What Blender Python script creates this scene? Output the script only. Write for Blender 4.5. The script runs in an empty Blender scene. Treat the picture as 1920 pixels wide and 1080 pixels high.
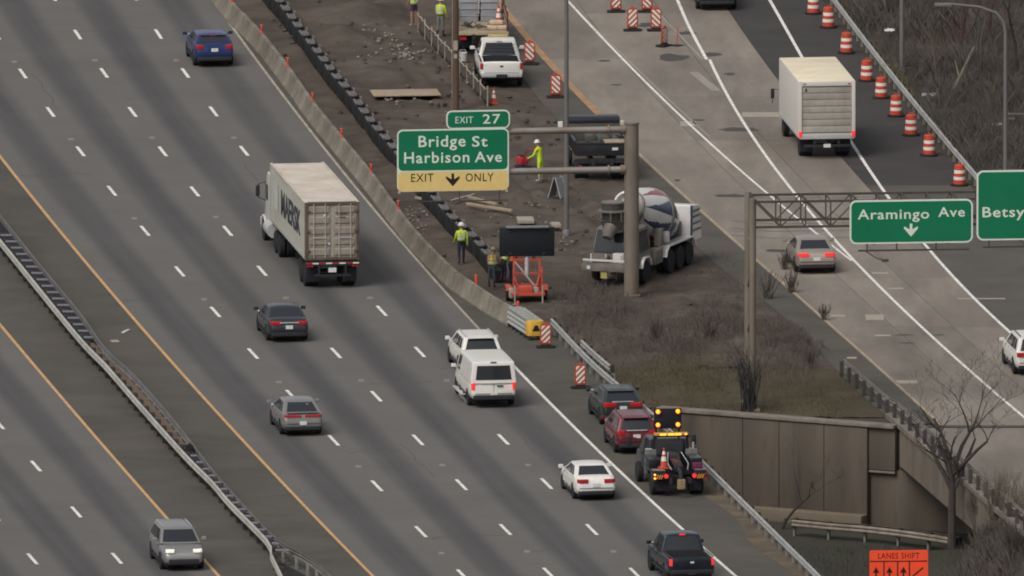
import bpy, bmesh, math, random
import numpy as np
from mathutils import Vector, Matrix

RNG = random.Random(11)
scene = bpy.context.scene
COL = scene.collection
rad = math.radians

# ------------------------------------------------------------------ camera
DIST, PITCH = 2230.0, rad(8.59)          # a helicopter about 330 m up and 2.2 km away, long lens
FPX = 42.0 * DIST                        # focal length in photograph pixels
cam_d = bpy.data.cameras.new('camera')
cam_d.sensor_width = 36.0
cam_d.lens = FPX / 1920.0 * 36.0
cam_d.clip_start = 50.0
cam_d.clip_end = 12000.0
cam = bpy.data.objects.new('camera', cam_d)
COL.objects.link(cam)
CAM = Vector((0, -DIST * math.cos(PITCH), DIST * math.sin(PITCH)))
cam.location = CAM
cam.rotation_euler = (math.pi / 2 - PITCH, 0, 0)
scene.camera = cam

# ------------------------------------------------------------------ sky, sun, exposure
SUN_EL, SUN_AZ = rad(50), rad(215)       # azimuth clockwise from +Y: light from behind the camera's left shoulder
world = bpy.data.worlds.new('World')
scene.world = world
world.use_nodes = True
wn = world.node_tree
wn.nodes.clear()
sky = wn.nodes.new('ShaderNodeTexSky')
sky.sky_type = 'NISHITA'
sky.sun_disc = False
sky.sun_elevation = SUN_EL
sky.sun_rotation = SUN_AZ
sky.air_density = 1.0
sky.dust_density = 4.0
sky.ozone_density = 1.0
hs = wn.nodes.new('ShaderNodeHueSaturation')
hs.inputs['Saturation'].default_value = 0.28
bg = wn.nodes.new('ShaderNodeBackground')
bg.inputs['Strength'].default_value = 0.085
wo = wn.nodes.new('ShaderNodeOutputWorld')
wn.links.new(sky.outputs[0], hs.inputs['Color'])
wn.links.new(hs.outputs[0], bg.inputs[0])
wn.links.new(bg.outputs[0], wo.inputs[0])

sun_d = bpy.data.lights.new('sun', 'SUN')
sun_d.energy = 1.1
sun_d.angle = rad(28)
sun_d.color = (1.0, 0.95, 0.88)
sun = bpy.data.objects.new('sun', sun_d)
COL.objects.link(sun)
sdir = Vector((math.sin(SUN_AZ) * math.cos(SUN_EL), math.cos(SUN_AZ) * math.cos(SUN_EL), math.sin(SUN_EL)))
sun.rotation_euler = (-sdir).to_track_quat('-Z', 'Y').to_euler()
sun.location = (0, -60, 120)

vs = scene.view_settings
vs.view_transform = 'Standard'
vs.look = 'None'
vs.exposure = 0.43
vs.gamma = 1.0
scene.cycles.filter_width = 1.9
scene.cycles.max_bounces = 6
scene.cycles.use_denoising = True

# ------------------------------------------------------------------ pixel -> place on the ground
def G(px, py, z=0.0):
    x = (px - 960.0) / FPX
    y = -(py - 540.0) / FPX
    cp, sp = math.cos(PITCH), math.sin(PITCH)
    d = Vector((x, cp + y * sp, -sp + y * cp))
    t = (z - CAM.z) / d.z
    return CAM + d * t

def HP(px, py, Y):
    """place at depth Y seen at a photograph position (for things up in the air)"""
    x = (px - 960.0) / FPX
    y = -(py - 540.0) / FPX
    cp, sp = math.cos(PITCH), math.sin(PITCH)
    d = Vector((x, cp + y * sp, -sp + y * cp))
    return CAM + d * ((Y - CAM.y) / d.y)

def fit(pts, deg=2):
    w = [G(*p) for p in pts]
    c = np.polyfit([p.y for p in w], [p.x for p in w], deg)
    f = lambda y, c=c: float(np.polyval(c, y))
    f.slope = lambda y, c=np.polyder(c): float(np.polyval(c, y))
    return f

# ------------------------------------------------------------------ materials
MATS = {}
def M(name, col, rough=0.65, metal=0.0, var=0.12, scale=3.0, bump=0.0, bscale=40.0, spec=0.35,
      emit=0.0, coat=0.0, rand=0.0, stretch=None, dirt=None, dirt_scale=0.7, dirt_amt=0.5):
    if name in MATS:
        return MATS[name]
    m = bpy.data.materials.new(name)
    m.use_nodes = True
    nt = m.node_tree
    b = nt.nodes['Principled BSDF']
    b.inputs['Roughness'].default_value = rough
    b.inputs['Metallic'].default_value = metal
    b.inputs['Specular IOR Level'].default_value = spec
    b.inputs['Coat Weight'].default_value = coat
    b.inputs['Coat Roughness'].default_value = 0.12
    col = tuple(col) + (1.0,)
    b.inputs['Base Color'].default_value = col
    tc = nt.nodes.new('ShaderNodeTexCoord')
    src = tc.outputs['Object']
    if stretch:
        mp = nt.nodes.new('ShaderNodeMapping')
        mp.inputs['Scale'].default_value = stretch
        nt.links.new(src, mp.inputs[0])
        src = mp.outputs[0]
    out = None
    if var > 0:
        n = nt.nodes.new('ShaderNodeTexNoise')
        n.inputs['Scale'].default_value = scale
        n.inputs['Detail'].default_value = 5
        n.inputs['Roughness'].default_value = 0.65
        nt.links.new(src, n.inputs['Vector'])
        r = nt.nodes.new('ShaderNodeValToRGB')
        r.color_ramp.elements[0].position = 0.28
        r.color_ramp.elements[1].position = 0.72
        r.color_ramp.elements[0].color = tuple(c * (1 - var) for c in col[:3]) + (1,)
        r.color_ramp.elements[1].color = tuple(min(1, c * (1 + var)) for c in col[:3]) + (1,)
        nt.links.new(n.outputs[0], r.inputs[0])
        out = r.outputs[0]
    if dirt:
        n = nt.nodes.new('ShaderNodeTexNoise')
        n.inputs['Scale'].default_value = dirt_scale
        n.inputs['Detail'].default_value = 6
        n.inputs['Roughness'].default_value = 0.7
        nt.links.new(src, n.inputs['Vector'])
        r = nt.nodes.new('ShaderNodeValToRGB')
        r.color_ramp.elements[0].position = 0.45
        r.color_ramp.elements[1].position = 0.68
        r.color_ramp.elements[0].color = (0, 0, 0, 1)
        r.color_ramp.elements[1].color = (dirt_amt,) * 3 + (1,)
        nt.links.new(n.outputs[0], r.inputs[0])
        mx = nt.nodes.new('ShaderNodeMix')
        mx.data_type = 'RGBA'
        nt.links.new(r.outputs[0], mx.inputs[0])
        if out:
            nt.links.new(out, mx.inputs[6])
        else:
            mx.inputs[6].default_value = col
        mx.inputs[7].default_value = tuple(dirt) + (1,)
        out = mx.outputs[2]
    if rand > 0:
        oi = nt.nodes.new('ShaderNodeObjectInfo')
        mr = nt.nodes.new('ShaderNodeMapRange')
        mr.inputs[3].default_value = 1 - rand
        mr.inputs[4].default_value = 1 + rand
        nt.links.new(oi.outputs['Random'], mr.inputs[0])
        h = nt.nodes.new('ShaderNodeHueSaturation')
        nt.links.new(mr.outputs[0], h.inputs['Value'])
        if out:
            nt.links.new(out, h.inputs['Color'])
        else:
            h.inputs['Color'].default_value = col
        out = h.outputs[0]
    if out:
        nt.links.new(out, b.inputs['Base Color'])
    if emit > 0:
        b.inputs['Emission Color'].default_value = col
        b.inputs['Emission Strength'].default_value = emit
    if bump > 0:
        n = nt.nodes.new('ShaderNodeTexNoise')
        n.inputs['Scale'].default_value = bscale
        n.inputs['Detail'].default_value = 4
        nt.links.new(src, n.inputs['Vector'])
        bp = nt.nodes.new('ShaderNodeBump')
        bp.inputs['Strength'].default_value = bump
        bp.inputs['Distance'].default_value = 0.05
        nt.links.new(n.outputs[0], bp.inputs['Height'])
        nt.links.new(bp.outputs[0], b.inputs['Normal'])
    MATS[name] = m
    return m

def lane_asphalt(name, light, dark, amt=0.85):
    """worn lanes: UV x counts lanes (oil darkened middle), UV y runs along the road in metres"""
    if name in MATS:
        return MATS[name]
    m = bpy.data.materials.new(name)
    m.use_nodes = True
    nt = m.node_tree
    N = nt.nodes.new
    L = nt.links.new
    b = nt.nodes['Principled BSDF']
    b.inputs['Roughness'].default_value = 0.85
    b.inputs['Specular IOR Level'].default_value = 0.15
    uv = N('ShaderNodeUVMap')
    sp = N('ShaderNodeSeparateXYZ')
    L(uv.outputs[0], sp.inputs[0])
    wob = N('ShaderNodeTexNoise')
    wob.inputs['Scale'].default_value = 1.0
    mp = N('ShaderNodeMapping')
    mp.inputs['Scale'].default_value = (0.6, 0.03, 1)
    L(uv.outputs[0], mp.inputs[0])
    L(mp.outputs[0], wob.inputs['Vector'])
    wo_ = N('ShaderNodeMath'); wo_.operation = 'MULTIPLY_ADD'
    L(wob.outputs[0], wo_.inputs[0]); wo_.inputs[1].default_value = 0.07; L(sp.outputs[0], wo_.inputs[2])
    ph = N('ShaderNodeMath'); ph.operation = 'MULTIPLY'
    L(wo_.outputs[0], ph.inputs[0]); ph.inputs[1].default_value = 2 * math.pi
    cs = N('ShaderNodeMath'); cs.operation = 'COSINE'
    L(ph.outputs[0], cs.inputs[0])
    mr = N('ShaderNodeMapRange')
    mr.inputs[1].default_value = 0.35; mr.inputs[2].default_value = -1.0
    mr.inputs[3].default_value = 0.0; mr.inputs[4].default_value = amt
    mr.interpolation_type = 'SMOOTHSTEP'
    L(cs.outputs[0], mr.inputs[0])
    # streaky noise stretched along the road
    mp2 = N('ShaderNodeMapping'); mp2.inputs['Scale'].default_value = (3.0, 0.016, 1)
    L(uv.outputs[0], mp2.inputs[0])
    n2 = N('ShaderNodeTexNoise'); n2.inputs['Scale'].default_value = 1.5; n2.inputs['Detail'].default_value = 5
    L(mp2.outputs[0], n2.inputs['Vector'])
    mul = N('ShaderNodeMath'); mul.operation = 'MULTIPLY'
    L(mr.outputs[0], mul.inputs[0])
    r2 = N('ShaderNodeMapRange'); r2.inputs[1].default_value = 0.3; r2.inputs[2].default_value = 0.6; r2.inputs[3].default_value = 0.6; r2.inputs[4].default_value = 1.0
    L(n2.outputs[0], r2.inputs[0]); L(r2.outputs[0], mul.inputs[1])
    mx = N('ShaderNodeMix'); mx.data_type = 'RGBA'
    L(mul.outputs[0], mx.inputs[0])
    mx.inputs[6].default_value = tuple(light) + (1,); mx.inputs[7].default_value = tuple(dark) + (1,)
    # broad mottling and warm patches
    tc = N('ShaderNodeTexCoord')
    n3 = N('ShaderNodeTexNoise'); n3.inputs['Scale'].default_value = 0.12; n3.inputs['Detail'].default_value = 8; n3.inputs['Roughness'].default_value = 0.7
    L(tc.outputs['Object'], n3.inputs['Vector'])
    r3 = N('ShaderNodeMapRange'); r3.inputs[1].default_value = 0.3; r3.inputs[2].default_value = 0.7; r3.inputs[3].default_value = 0.9; r3.inputs[4].default_value = 1.09
    L(n3.outputs[0], r3.inputs[0])
    n4 = N('ShaderNodeTexNoise'); n4.inputs['Scale'].default_value = 9.0; n4.inputs['Detail'].default_value = 3
    L(tc.outputs['Object'], n4.inputs['Vector'])
    r4 = N('ShaderNodeMapRange'); r4.inputs[1].default_value = 0.3; r4.inputs[2].default_value = 0.7; r4.inputs[3].default_value = 0.94; r4.inputs[4].default_value = 1.06
    L(n4.outputs[0], r4.inputs[0])
    mm = N('ShaderNodeMath'); mm.operation = 'MULTIPLY'
    L(r3.outputs[0], mm.inputs[0]); L(r4.outputs[0], mm.inputs[1])
    h = N('ShaderNodeHueSaturation')
    L(mm.outputs[0], h.inputs['Value']); L(mx.outputs[2], h.inputs['Color'])
    L(h.outputs[0], b.inputs['Base Color'])
    bn = N('ShaderNodeTexNoise'); bn.inputs['Scale'].default_value = 60
    L(tc.outputs['Object'], bn.inputs['Vector'])
    bp = N('ShaderNodeBump'); bp.inputs['Strength'].default_value = 0.15; bp.inputs['Distance'].default_value = 0.01
    L(bn.outputs[0], bp.inputs['Height']); L(bp.outputs[0], b.inputs['Normal'])
    MATS[name] = m
    return m

# ------------------------------------------------------------------ mesh builder
I4 = Matrix.Identity(4)
def T(x=0, y=0, z=0): return Matrix.Translation((x, y, z))
def RX(a): return Matrix.Rotation(a, 4, 'X')
def RY(a): return Matrix.Rotation(a, 4, 'Y')
def RZ(a): return Matrix.Rotation(a, 4, 'Z')

class MB:
    def __init__(s):
        s.v, s.f, s.m = [], [], []
    def add(s, vs_, fs_, mi=0, mat=None):
        o = len(s.v)
        for p in vs_:
            p = Vector(p)
            s.v.append(mat @ p if mat is not None else p)
        for f in fs_:
            s.f.append([i + o for i in f]); s.m.append(mi)
        return s
    def box(s, cx, cy, cz, sx, sy, sz, mi=0, mat=None):
        x0, x1, y0, y1, z0, z1 = cx - sx / 2, cx + sx / 2, cy - sy / 2, cy + sy / 2, cz - sz / 2, cz + sz / 2
        vs_ = [(x0, y0, z0), (x1, y0, z0), (x1, y1, z0), (x0, y1, z0), (x0, y0, z1), (x1, y0, z1), (x1, y1, z1), (x0, y1, z1)]
        return s.add(vs_, [(0, 3, 2, 1), (4, 5, 6, 7), (0, 1, 5, 4), (1, 2, 6, 5), (2, 3, 7, 6), (3, 0, 4, 7)], mi, mat)
    def hexa(s, a, b, mi=0, mat=None):
        """a: four bottom corners, b: four top corners"""
        return s.add(list(a) + list(b), [(0, 3, 2, 1), (4, 5, 6, 7), (0, 1, 5, 4), (1, 2, 6, 5), (2, 3, 7, 6), (3, 0, 4, 7)], mi, mat)
    def cyl(s, p0, p1, r0, r1=None, n=12, mi=0, mat=None, caps=True):
        return s.tube([p0, p1], [r0, r0 if r1 is None else r1], n, mi, mat, caps)
    def tube(s, pts, rs, n=8, mi=0, mat=None, caps=True):
        pts = [Vector(p) for p in pts]
        if not isinstance(rs, (list, tuple)):
            rs = [rs] * len(pts)
        vs_, fs_ = [], []
        up = None
        for i, p in enumerate(pts):
            a = pts[max(i - 1, 0)]; b = pts[min(i + 1, len(pts) - 1)]
            t = (b - a)
            if t.length < 1e-9: t = Vector((0, 0, 1))
            t.normalize()
            if up is None:
                up = Vector((0, 0, 1)) if abs(t.z) < 0.9 else Vector((1, 0, 0))
            x = t.cross(up).normalized()
            yv = x.cross(t).normalized()
            up = yv
            for k in range(n):
                q = 2 * math.pi * k / n
                vs_.append(p + x * math.cos(q) * rs[i] + yv * math.sin(q) * rs[i])
        for i in range(len(pts) - 1):
            for k in range(n):
                k2 = (k + 1) % n
                fs_.append((i * n + k, i * n + k2, (i + 1) * n + k2, (i + 1) * n + k))
        if caps:
            fs_.append(tuple(reversed(range(n))))
            fs_.append(tuple(range((len(pts) - 1) * n, len(pts) * n)))
        return s.add(vs_, fs_, mi, mat)
    def prism(s, poly, z0, z1, mi=0, mat=None):
        n = len(poly)
        vs_ = [(x, y, z0) for x, y in poly] + [(x, y, z1) for x, y in poly]
        fs_ = [tuple(reversed(range(n))), tuple(range(n, 2 * n))] + [(i, (i + 1) % n, n + (i + 1) % n, n + i) for i in range(n)]
        return s.add(vs_, fs_, mi, mat)
    def prismx(s, poly, x0, x1, mi=0, mat=None):
        """polygon in (y, z) extruded along x"""
        n = len(poly)
        vs_ = [(x0, y, z) for y, z in poly] + [(x1, y, z) for y, z in poly]
        fs_ = [tuple(reversed(range(n))), tuple(range(n, 2 * n))] + [(i, (i + 1) % n, n + (i + 1) % n, n + i) for i in range(n)]
        return s.add(vs_, fs_, mi, mat)
    def lathe(s, prof, n=20, mi=0, mat=None):
        vs_, fs_ = [], []
        for r, z in prof:
            for k in range(n):
                q = 2 * math.pi * k / n
                vs_.append((r * math.cos(q), r * math.sin(q), z))
        for i in range(len(prof) - 1):
            for k in range(n):
                k2 = (k + 1) % n
                fs_.append((i * n + k, i * n + k2, (i + 1) * n + k2, (i + 1) * n + k))
        if prof[0][0] > 1e-6: fs_.append(tuple(reversed(range(n))))
        if prof[-1][0] > 1e-6: fs_.append(tuple(range((len(prof) - 1) * n, len(prof) * n)))
        return s.add(vs_, fs_, mi, mat)
    def loft(s, rings, mi=0, mat=None, caps=True):
        n = len(rings[0])
        vs_ = [p for r in rings for p in r]
        fs_ = []
        for i in range(len(rings) - 1):
            for k in range(n):
                k2 = (k + 1) % n
                fs_.append((i * n + k, i * n + k2, (i + 1) * n + k2, (i + 1) * n + k))
        if caps:
            fs_.append(tuple(reversed(range(n))))
            fs_.append(tuple(range((len(rings) - 1) * n, len(rings) * n)))
        return s.add(vs_, fs_, mi, mat)
    def grid(s, fn, nu, nv, mi=0, mat=None):
        vs_ = [fn(i / nu, j / nv) for j in range(nv + 1) for i in range(nu + 1)]
        fs_ = [(j * (nu + 1) + i, j * (nu + 1) + i + 1, (j + 1) * (nu + 1) + i + 1, (j + 1) * (nu + 1) + i) for j in range(nv) for i in range(nu)]
        return s.add(vs_, fs_, mi, mat)
    def mesh(s, name, mats, bevel=0.0, smooth=38, merge=0.0, recalc=True, seg=2):
        me = bpy.data.meshes.new(name)
        me.from_pydata([tuple(p) for p in s.v], [], s.f)
        if not isinstance(mats, (list, tuple)): mats = [mats]
        for m in mats: me.materials.append(m)
        me.polygons.foreach_set('material_index', s.m)
        bm = bmesh.new(); bm.from_mesh(me)
        if merge > 0: bmesh.ops.remove_doubles(bm, verts=bm.verts, dist=merge)
        if recalc: bmesh.ops.recalc_face_normals(bm, faces=bm.faces)
        if bevel > 0:
            es = [e for e in bm.edges if len(e.link_faces) == 2 and e.calc_face_angle(0) > rad(28)]
            bmesh.ops.bevel(bm, geom=es, offset=bevel, segments=seg, profile=0.6, affect='EDGES', clamp_overlap=True)
        bm.to_mesh(me); bm.free()
        if smooth:
            me.shade_smooth()
            me.set_sharp_from_angle(angle=rad(smooth))
        me.update()
        return me
    def build(s, name, mats, parent=None, mat=None, **kw):
        return place(name, s.mesh(name, mats, **kw), parent, mat)

def place(name, me, parent=None, mat=None):
    o = bpy.data.objects.new(name, me)
    COL.objects.link(o)
    if parent is not None: o.parent = parent
    if mat is not None: o.matrix_local = mat
    return o

def tag(o, label=None, cat=None, group=None, kind=None):
    if label: o['label'] = label
    if cat: o['category'] = cat
    if group: o['group'] = group
    if kind: o['kind'] = kind
    return o

def thing(name, label, cat, loc=(0, 0, 0), rz=0.0, group=None):
    o = bpy.data.objects.new(name, None)
    COL.objects.link(o)
    o.location = loc
    o.rotation_euler = (0, 0, rz)
    o.empty_display_size = 0.2
    return tag(o, label, cat, group)

def copy_tree(o, parent=None):
    c = o.copy(); COL.objects.link(c)
    c.parent = parent
    if parent is not None: c.matrix_local = o.matrix_local.copy()
    for ch in list(o.children): copy_tree(ch, c)
    return c

def text_mesh(txt, size, extrude=0.006, spacing=1.0, offset=0.0, align='CENTER', xscale=1.0):
    cu = bpy.data.curves.new('lettering', 'FONT')
    cu.body = txt; cu.size = size; cu.extrude = extrude
    cu.space_character = spacing; cu.offset = offset
    cu.align_x = align; cu.align_y = 'CENTER'
    cu.resolution_u = 3
    o = bpy.data.objects.new('lettering', cu)
    COL.objects.link(o)
    bpy.context.view_layer.update()
    dg = bpy.context.evaluated_depsgraph_get()
    me = bpy.data.meshes.new_from_object(o.evaluated_get(dg))
    bpy.data.objects.remove(o); bpy.data.curves.remove(cu)
    if xscale != 1.0:
        me.transform(Matrix.Diagonal((xscale, 1, 1, 1)))
    return me

def lettering(txt, size, mat, parent, m4, w=None, h=None, **kw):
    me = text_mesh(txt, size, **kw)
    xs = [v.co.x for v in me.vertices]; ys = [v.co.y for v in me.vertices]
    sx = w / (max(xs) - min(xs)) if w else 1
    sy = h / (max(ys) - min(ys)) if h else sx
    cx, cy = (max(xs) + min(xs)) / 2, (max(ys) + min(ys)) / 2
    me.transform(Matrix.Diagonal((sx, sy, 1, 1)) @ T(-cx, -cy, 0))
    me.materials.clear(); me.materials.append(mat)
    return place('lettering', me, parent, m4)

def boolean(me, cutter_me, op='DIFFERENCE'):
    a = bpy.data.objects.new('tmp_a', me); b = bpy.data.objects.new('tmp_b', cutter_me)
    COL.objects.link(a); COL.objects.link(b)
    md = a.modifiers.new('cut', 'BOOLEAN'); md.object = b; md.operation = op; md.solver = 'EXACT'
    bpy.context.view_layer.update()
    dg = bpy.context.evaluated_depsgraph_get()
    out = bpy.data.meshes.new_from_object(a.evaluated_get(dg))
    bpy.data.objects.remove(a); bpy.data.objects.remove(b)
    out.name = me.name
    return out

def interp(tab, t):
    if t <= tab[0][0]: return tab[0][1]
    for (a, b), (c, d) in zip(tab, tab[1:]):
        if t <= c: return b + (d - b) * (t - a) / (c - a)
    return tab[-1][1]

def resample(pts, step):
    pts = [Vector(p) for p in pts]
    seg = [(b - a).length for a, b in zip(pts, pts[1:])]
    tot = sum(seg); n = max(1, round(tot / step)); out = []
    for k in range(n + 1):
        d = tot * k / n; i = 0
        while i < len(seg) - 1 and d > seg[i]: d -= seg[i]; i += 1
        out.append(pts[i].lerp(pts[i + 1], min(1, d / seg[i])))
    return out

def smooth_path(pts, n=6):
    """Catmull-Rom through the points"""
    p = [Vector(q) for q in pts]; p = [2 * p[0] - p[1]] + p + [2 * p[-1] - p[-2]]
    out = []
    for i in range(1, len(p) - 2):
        for k in range(n):
            t = k / n
            out.append(0.5 * ((2 * p[i]) + (p[i + 1] - p[i - 1]) * t + (2 * p[i - 1] - 5 * p[i] + 4 * p[i + 1] - p[i + 2]) * t * t + (3 * p[i] - p[i - 1] - 3 * p[i + 1] + p[i + 2]) * t ** 3))
    out.append(p[-2])
    return out

# shared palette
def c255(r, g, b):
    f = lambda c: ((c / 255 + 0.055) / 1.055) ** 2.4 if c > 10 else c / 255 / 12.92
    return (f(r), f(g), f(b))
BLACK = M('black_rubber', (0.018, 0.018, 0.02), 0.85, var=0.2)
DARK = M('dark_plastic', (0.025, 0.026, 0.03), 0.55, var=0.1)
GLASS = M('tinted_glass', (0.024, 0.027, 0.032), 0.12, var=0.0, spec=0.5)
STEEL = M('galvanised_steel', (0.42, 0.42, 0.40), 0.5, 0.35, var=0.18, scale=2.0, dirt=(0.2, 0.17, 0.13), dirt_scale=1.5)
RIM = M('alloy_rim', (0.50, 0.50, 0.49), 0.4, 0.25, var=0.05)
TAIL = M('tail_lamp_red', (0.42, 0.015, 0.02), 0.25, var=0.0, coat=0.5)
TAIL_ON = M('tail_lamp_lit', (0.85, 0.035, 0.04), 0.3, var=0.0, emit=0.38)
AMBER_ON = M('amber_lamp_lit', (1.0, 0.30, 0.02), 0.3, var=0.0, emit=2.4)
HEAD = M('head_lamp', (0.75, 0.76, 0.74), 0.15, var=0.0, coat=0.5)
HEAD_ON = M('head_lamp_lit', (0.9, 0.9, 0.76), 0.2, var=0.0, emit=0.3)
PLATE = M('number_plate', (0.62, 0.63, 0.62), 0.5, var=0.1)
WHITE_LINE = M('white_road_paint', (0.80, 0.77, 0.72), 0.75, var=0.12, scale=2.5, dirt=(0.34, 0.31, 0.28), dirt_scale=3.0, dirt_amt=0.75)
FADED_LINE = M('faded_edge_paint', (0.40, 0.35, 0.285), 0.8, var=0.25, scale=1.2, dirt=(0.2, 0.175, 0.15), dirt_scale=1.6, dirt_amt=0.7)
YELLOW_LINE = M('yellow_road_paint', (0.56, 0.33, 0.14), 0.75, var=0.16, scale=2.0, dirt=(0.3, 0.2, 0.13), dirt_scale=1.2, dirt_amt=0.5)
CONCRETE = M('barrier_concrete', (0.205, 0.182, 0.148), 0.9, var=0.16, scale=1.2, bump=0.2, dirt=(0.105, 0.09, 0.068), dirt_scale=0.9, dirt_amt=0.8, rand=0.12)
ORANGE = M('safety_orange', (0.50, 0.066, 0.034), 0.5, var=0.12, scale=4, dirt=(0.3, 0.06, 0.03), dirt_scale=3, dirt_amt=0.5)
WHITE_TAPE = M('reflective_white', (0.72, 0.66, 0.60), 0.5, var=0.08)
SIGN_GREEN = M('sign_green', (0.004, 0.16, 0.075), 0.45, var=0.06, scale=0.8)
SIGN_WHITE = M('sign_white', (0.66, 0.72, 0.62), 0.5, var=0.05)
SIGN_YELLOW = M('sign_yellow', (0.72, 0.53, 0.20), 0.5, var=0.06)
SIGN_BLACK = M('sign_black', (0.015, 0.013, 0.012), 0.5, var=0.0)
WOOD = M('weathered_wood', (0.30, 0.24, 0.17), 0.85, var=0.25, scale=2.0, stretch=(6, 1, 6), rand=0.15)
# ================================================================== THE SETTING
from mathutils import noise as mnoise
YMIN, YMAX = -125.0, 135.0
LOW = -4.5                                # level of the street that passes underneath

# lines of the main carriageway, fitted through the places where the markings lie
YL = fit([(0, 287), (67, 380), (256, 601), (435, 800), (460, 828), (660, 1038), (700, 1080)])
RE = fit([(400, 0), (437, 57), (480, 110), (555, 207), (605, 270), (675, 367), (739, 442), (780, 486), (899, 613), (965, 686), (1065, 790), (1230, 950), (1378, 1078)], 3)
L1P = [(296, 64), (348, 137), (402, 209), (458, 283), (715, 583), (785, 660), (945, 824), (1027, 907), (1110, 993), (1190, 1075)]
L2P = [(144, 65), (197, 137), (250, 210), (305, 284), (364, 359), (427, 433), (491, 508), (630, 662), (705, 743), (783, 825), (867, 909), (949, 993), (1028, 1075)]
L3P = [(43, 138), (95, 210), (149, 284), (211, 358), (273, 433), (340, 509), (404, 585), (471, 663), (543, 741), (627, 826), (709, 911), (792, 997), (865, 1078)]
L1, L2, L3 = fit(L1P, 3), fit(L2P, 3), fit(L3P, 3)
OY = fit([(0, 609), (60, 680), (180, 819), (248, 900), (322, 981), (410, 1080)])
M1P = [(0, 795), (65, 874), (143, 960), (220, 1047)]
M1 = fit(M1P, 1)

BARP = [(405, 0), (432, 34), (452, 54), (490, 94), (539, 156), (587, 224), (640, 289), (697, 358), (740, 417), (785, 473), (853, 541), (891, 567), (925, 590), (964, 611)]
RAILP = [(1040, 628), (1120, 711), (1225, 801), (1330, 901), (1517, 1085)]
BARW = [G(*p) for p in BARP]
RAILW = [G(*p) for p in RAILP]
def line_of(pts):
    tab = sorted((p.y, p.x) for p in pts)
    (a, b), (c, d) = tab[0], tab[1]
    (e, f), (g, h) = tab[-2], tab[-1]
    def fn(y):
        if y < a: return b + (d - b) / (c - a) * (y - a)
        if y > g: return h + (h - f) / (g - e) * (y - g)
        return interp(tab, y)
    return fn
BAR = line_of(BARW)
RAIL = line_of(RAILW)
ROADR = line_of(BARW[:-1] + [G(985, 618), G(1040, 634)] + RAILW[1:])

# ramp on the other side
RYF = fit([(952, 37), (1000, 85), (1055, 140), (1088, 200), (1114, 217), (1204, 298), (1255, 343), (1340, 417), (1377, 456), (1409, 480), (1497, 560), (1615, 665), (1656, 709), (1776, 808)], 3)
LA = [(1065, 0), (1085, 29), (1135, 75), (1185, 127), (1235, 175), (1297, 240), (1340, 279), (1409, 340), (1448, 368), (1491, 403), (1523, 432), (1560, 460), (1595, 489)]
LB = [(1270, 0), (1292, 50), (1325, 112), (1360, 170), (1397, 225), (1427, 270), (1474, 340), (1499, 370), (1523, 403), (1546, 432), (1564, 458), (1584, 480), (1600, 500), (1679, 560), (1738, 613), (1786, 657), (1867, 739), (1925, 791)]
LC = [(1445, 0), (1462, 37), (1500, 102), (1619, 300), (1662, 361), (1737, 471), (1784, 514), (1811, 541), (1896, 623), (1930, 656)]
DB = fit([(1367, 22), (1420, 95), (1457, 147), (1580, 300), (1637, 361), (1690, 420), (1737, 468), (1784, 512), (1811, 541), (1896, 623)], 3)
RRF = fit([(1565, 31), (1625, 113), (1680, 180), (1742, 256), (1830, 361)], 2)
W_A, W_B = G(1225, 765), G(1675, 800)                 # top edge of the retaining wall
WDIR = (W_B - W_A).normalized()
def wall_y(x): return W_A.y + WDIR.y / WDIR.x * (x - W_A.x)
DECKL = line_of([G(1560, 694), G(1639, 762), G(1676, 793), G(1777, 881), G(1850, 944), G(1920, 1004)])

def strip(name, fl, fr, y0, y1, z, mat, nu=4, step=3.0, lanes=None, parent=None, thick=0.0, ulen=3.66):
    """a sheet between two lines x(y); UV x counts lanes, UV y is metres along"""
    n = max(1, int(abs(y1 - y0) / step))
    me = bpy.data.meshes.new(name)
    vs_, uv_, fs_ = [], [], []
    for j in range(n + 1):
        y = y0 + (y1 - y0) * j / n
        a, b = fl(y), fr(y)
        xs = [l(y) for l in lanes] if lanes else [a + (b - a) * i / nu for i in range(nu + 1)]
        for i, x in enumerate(xs):
            vs_.append((x, y, z)); uv_.append((float(i) if lanes else (x - a) / ulen, y))
    w = len(xs)
    for j in range(n):
        for i in range(w - 1):
            fs_.append((j * w + i, j * w + i + 1, (j + 1) * w + i + 1, (j + 1) * w + i))
    me.from_pydata(vs_, [], fs_)
    ul = me.uv_layers.new(name='UVMap')
    for lp in me.loops: ul.data[lp.index].uv = uv_[lp.vertex_index]
    me.materials.append(mat)
    o = place(name, me, parent)
    if thick:
        md = o.modifiers.new('thickness', 'SOLIDIFY'); md.thickness = thick; md.offset = -1
    return o

LANE = lane_asphalt('worn_lane_asphalt', (0.133, 0.127, 0.120), (0.076, 0.074, 0.075), 0.95)
SHOULDER = M('shoulder_asphalt', (0.088, 0.082, 0.072), 0.9, var=0.16, scale=0.35, bump=0.15, bscale=50, spec=0.15, dirt=(0.12, 0.105, 0.085), dirt_scale=0.16, dirt_amt=0.6)
NEWASPH = M('new_dark_asphalt', (0.052, 0.048, 0.047), 0.85, var=0.14, scale=0.4, bump=0.15, bscale=50, spec=0.2, dirt=(0.075, 0.068, 0.064), dirt_scale=0.25, dirt_amt=0.5)
OLDASPH = M('grey_asphalt', (0.102, 0.094, 0.084), 0.9, var=0.16, scale=0.3, bump=0.15, bscale=50, spec=0.15, dirt=(0.075, 0.07, 0.064), dirt_scale=0.2)
SLAB = M('ramp_concrete', (0.228, 0.200, 0.170), 0.92, var=0.17, scale=0.6, bump=0.12, bscale=40, spec=0.15, dirt=(0.125, 0.108, 0.092), dirt_scale=0.16, dirt_amt=0.7, rand=0.09, stretch=(1, 0.22, 1))
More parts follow.
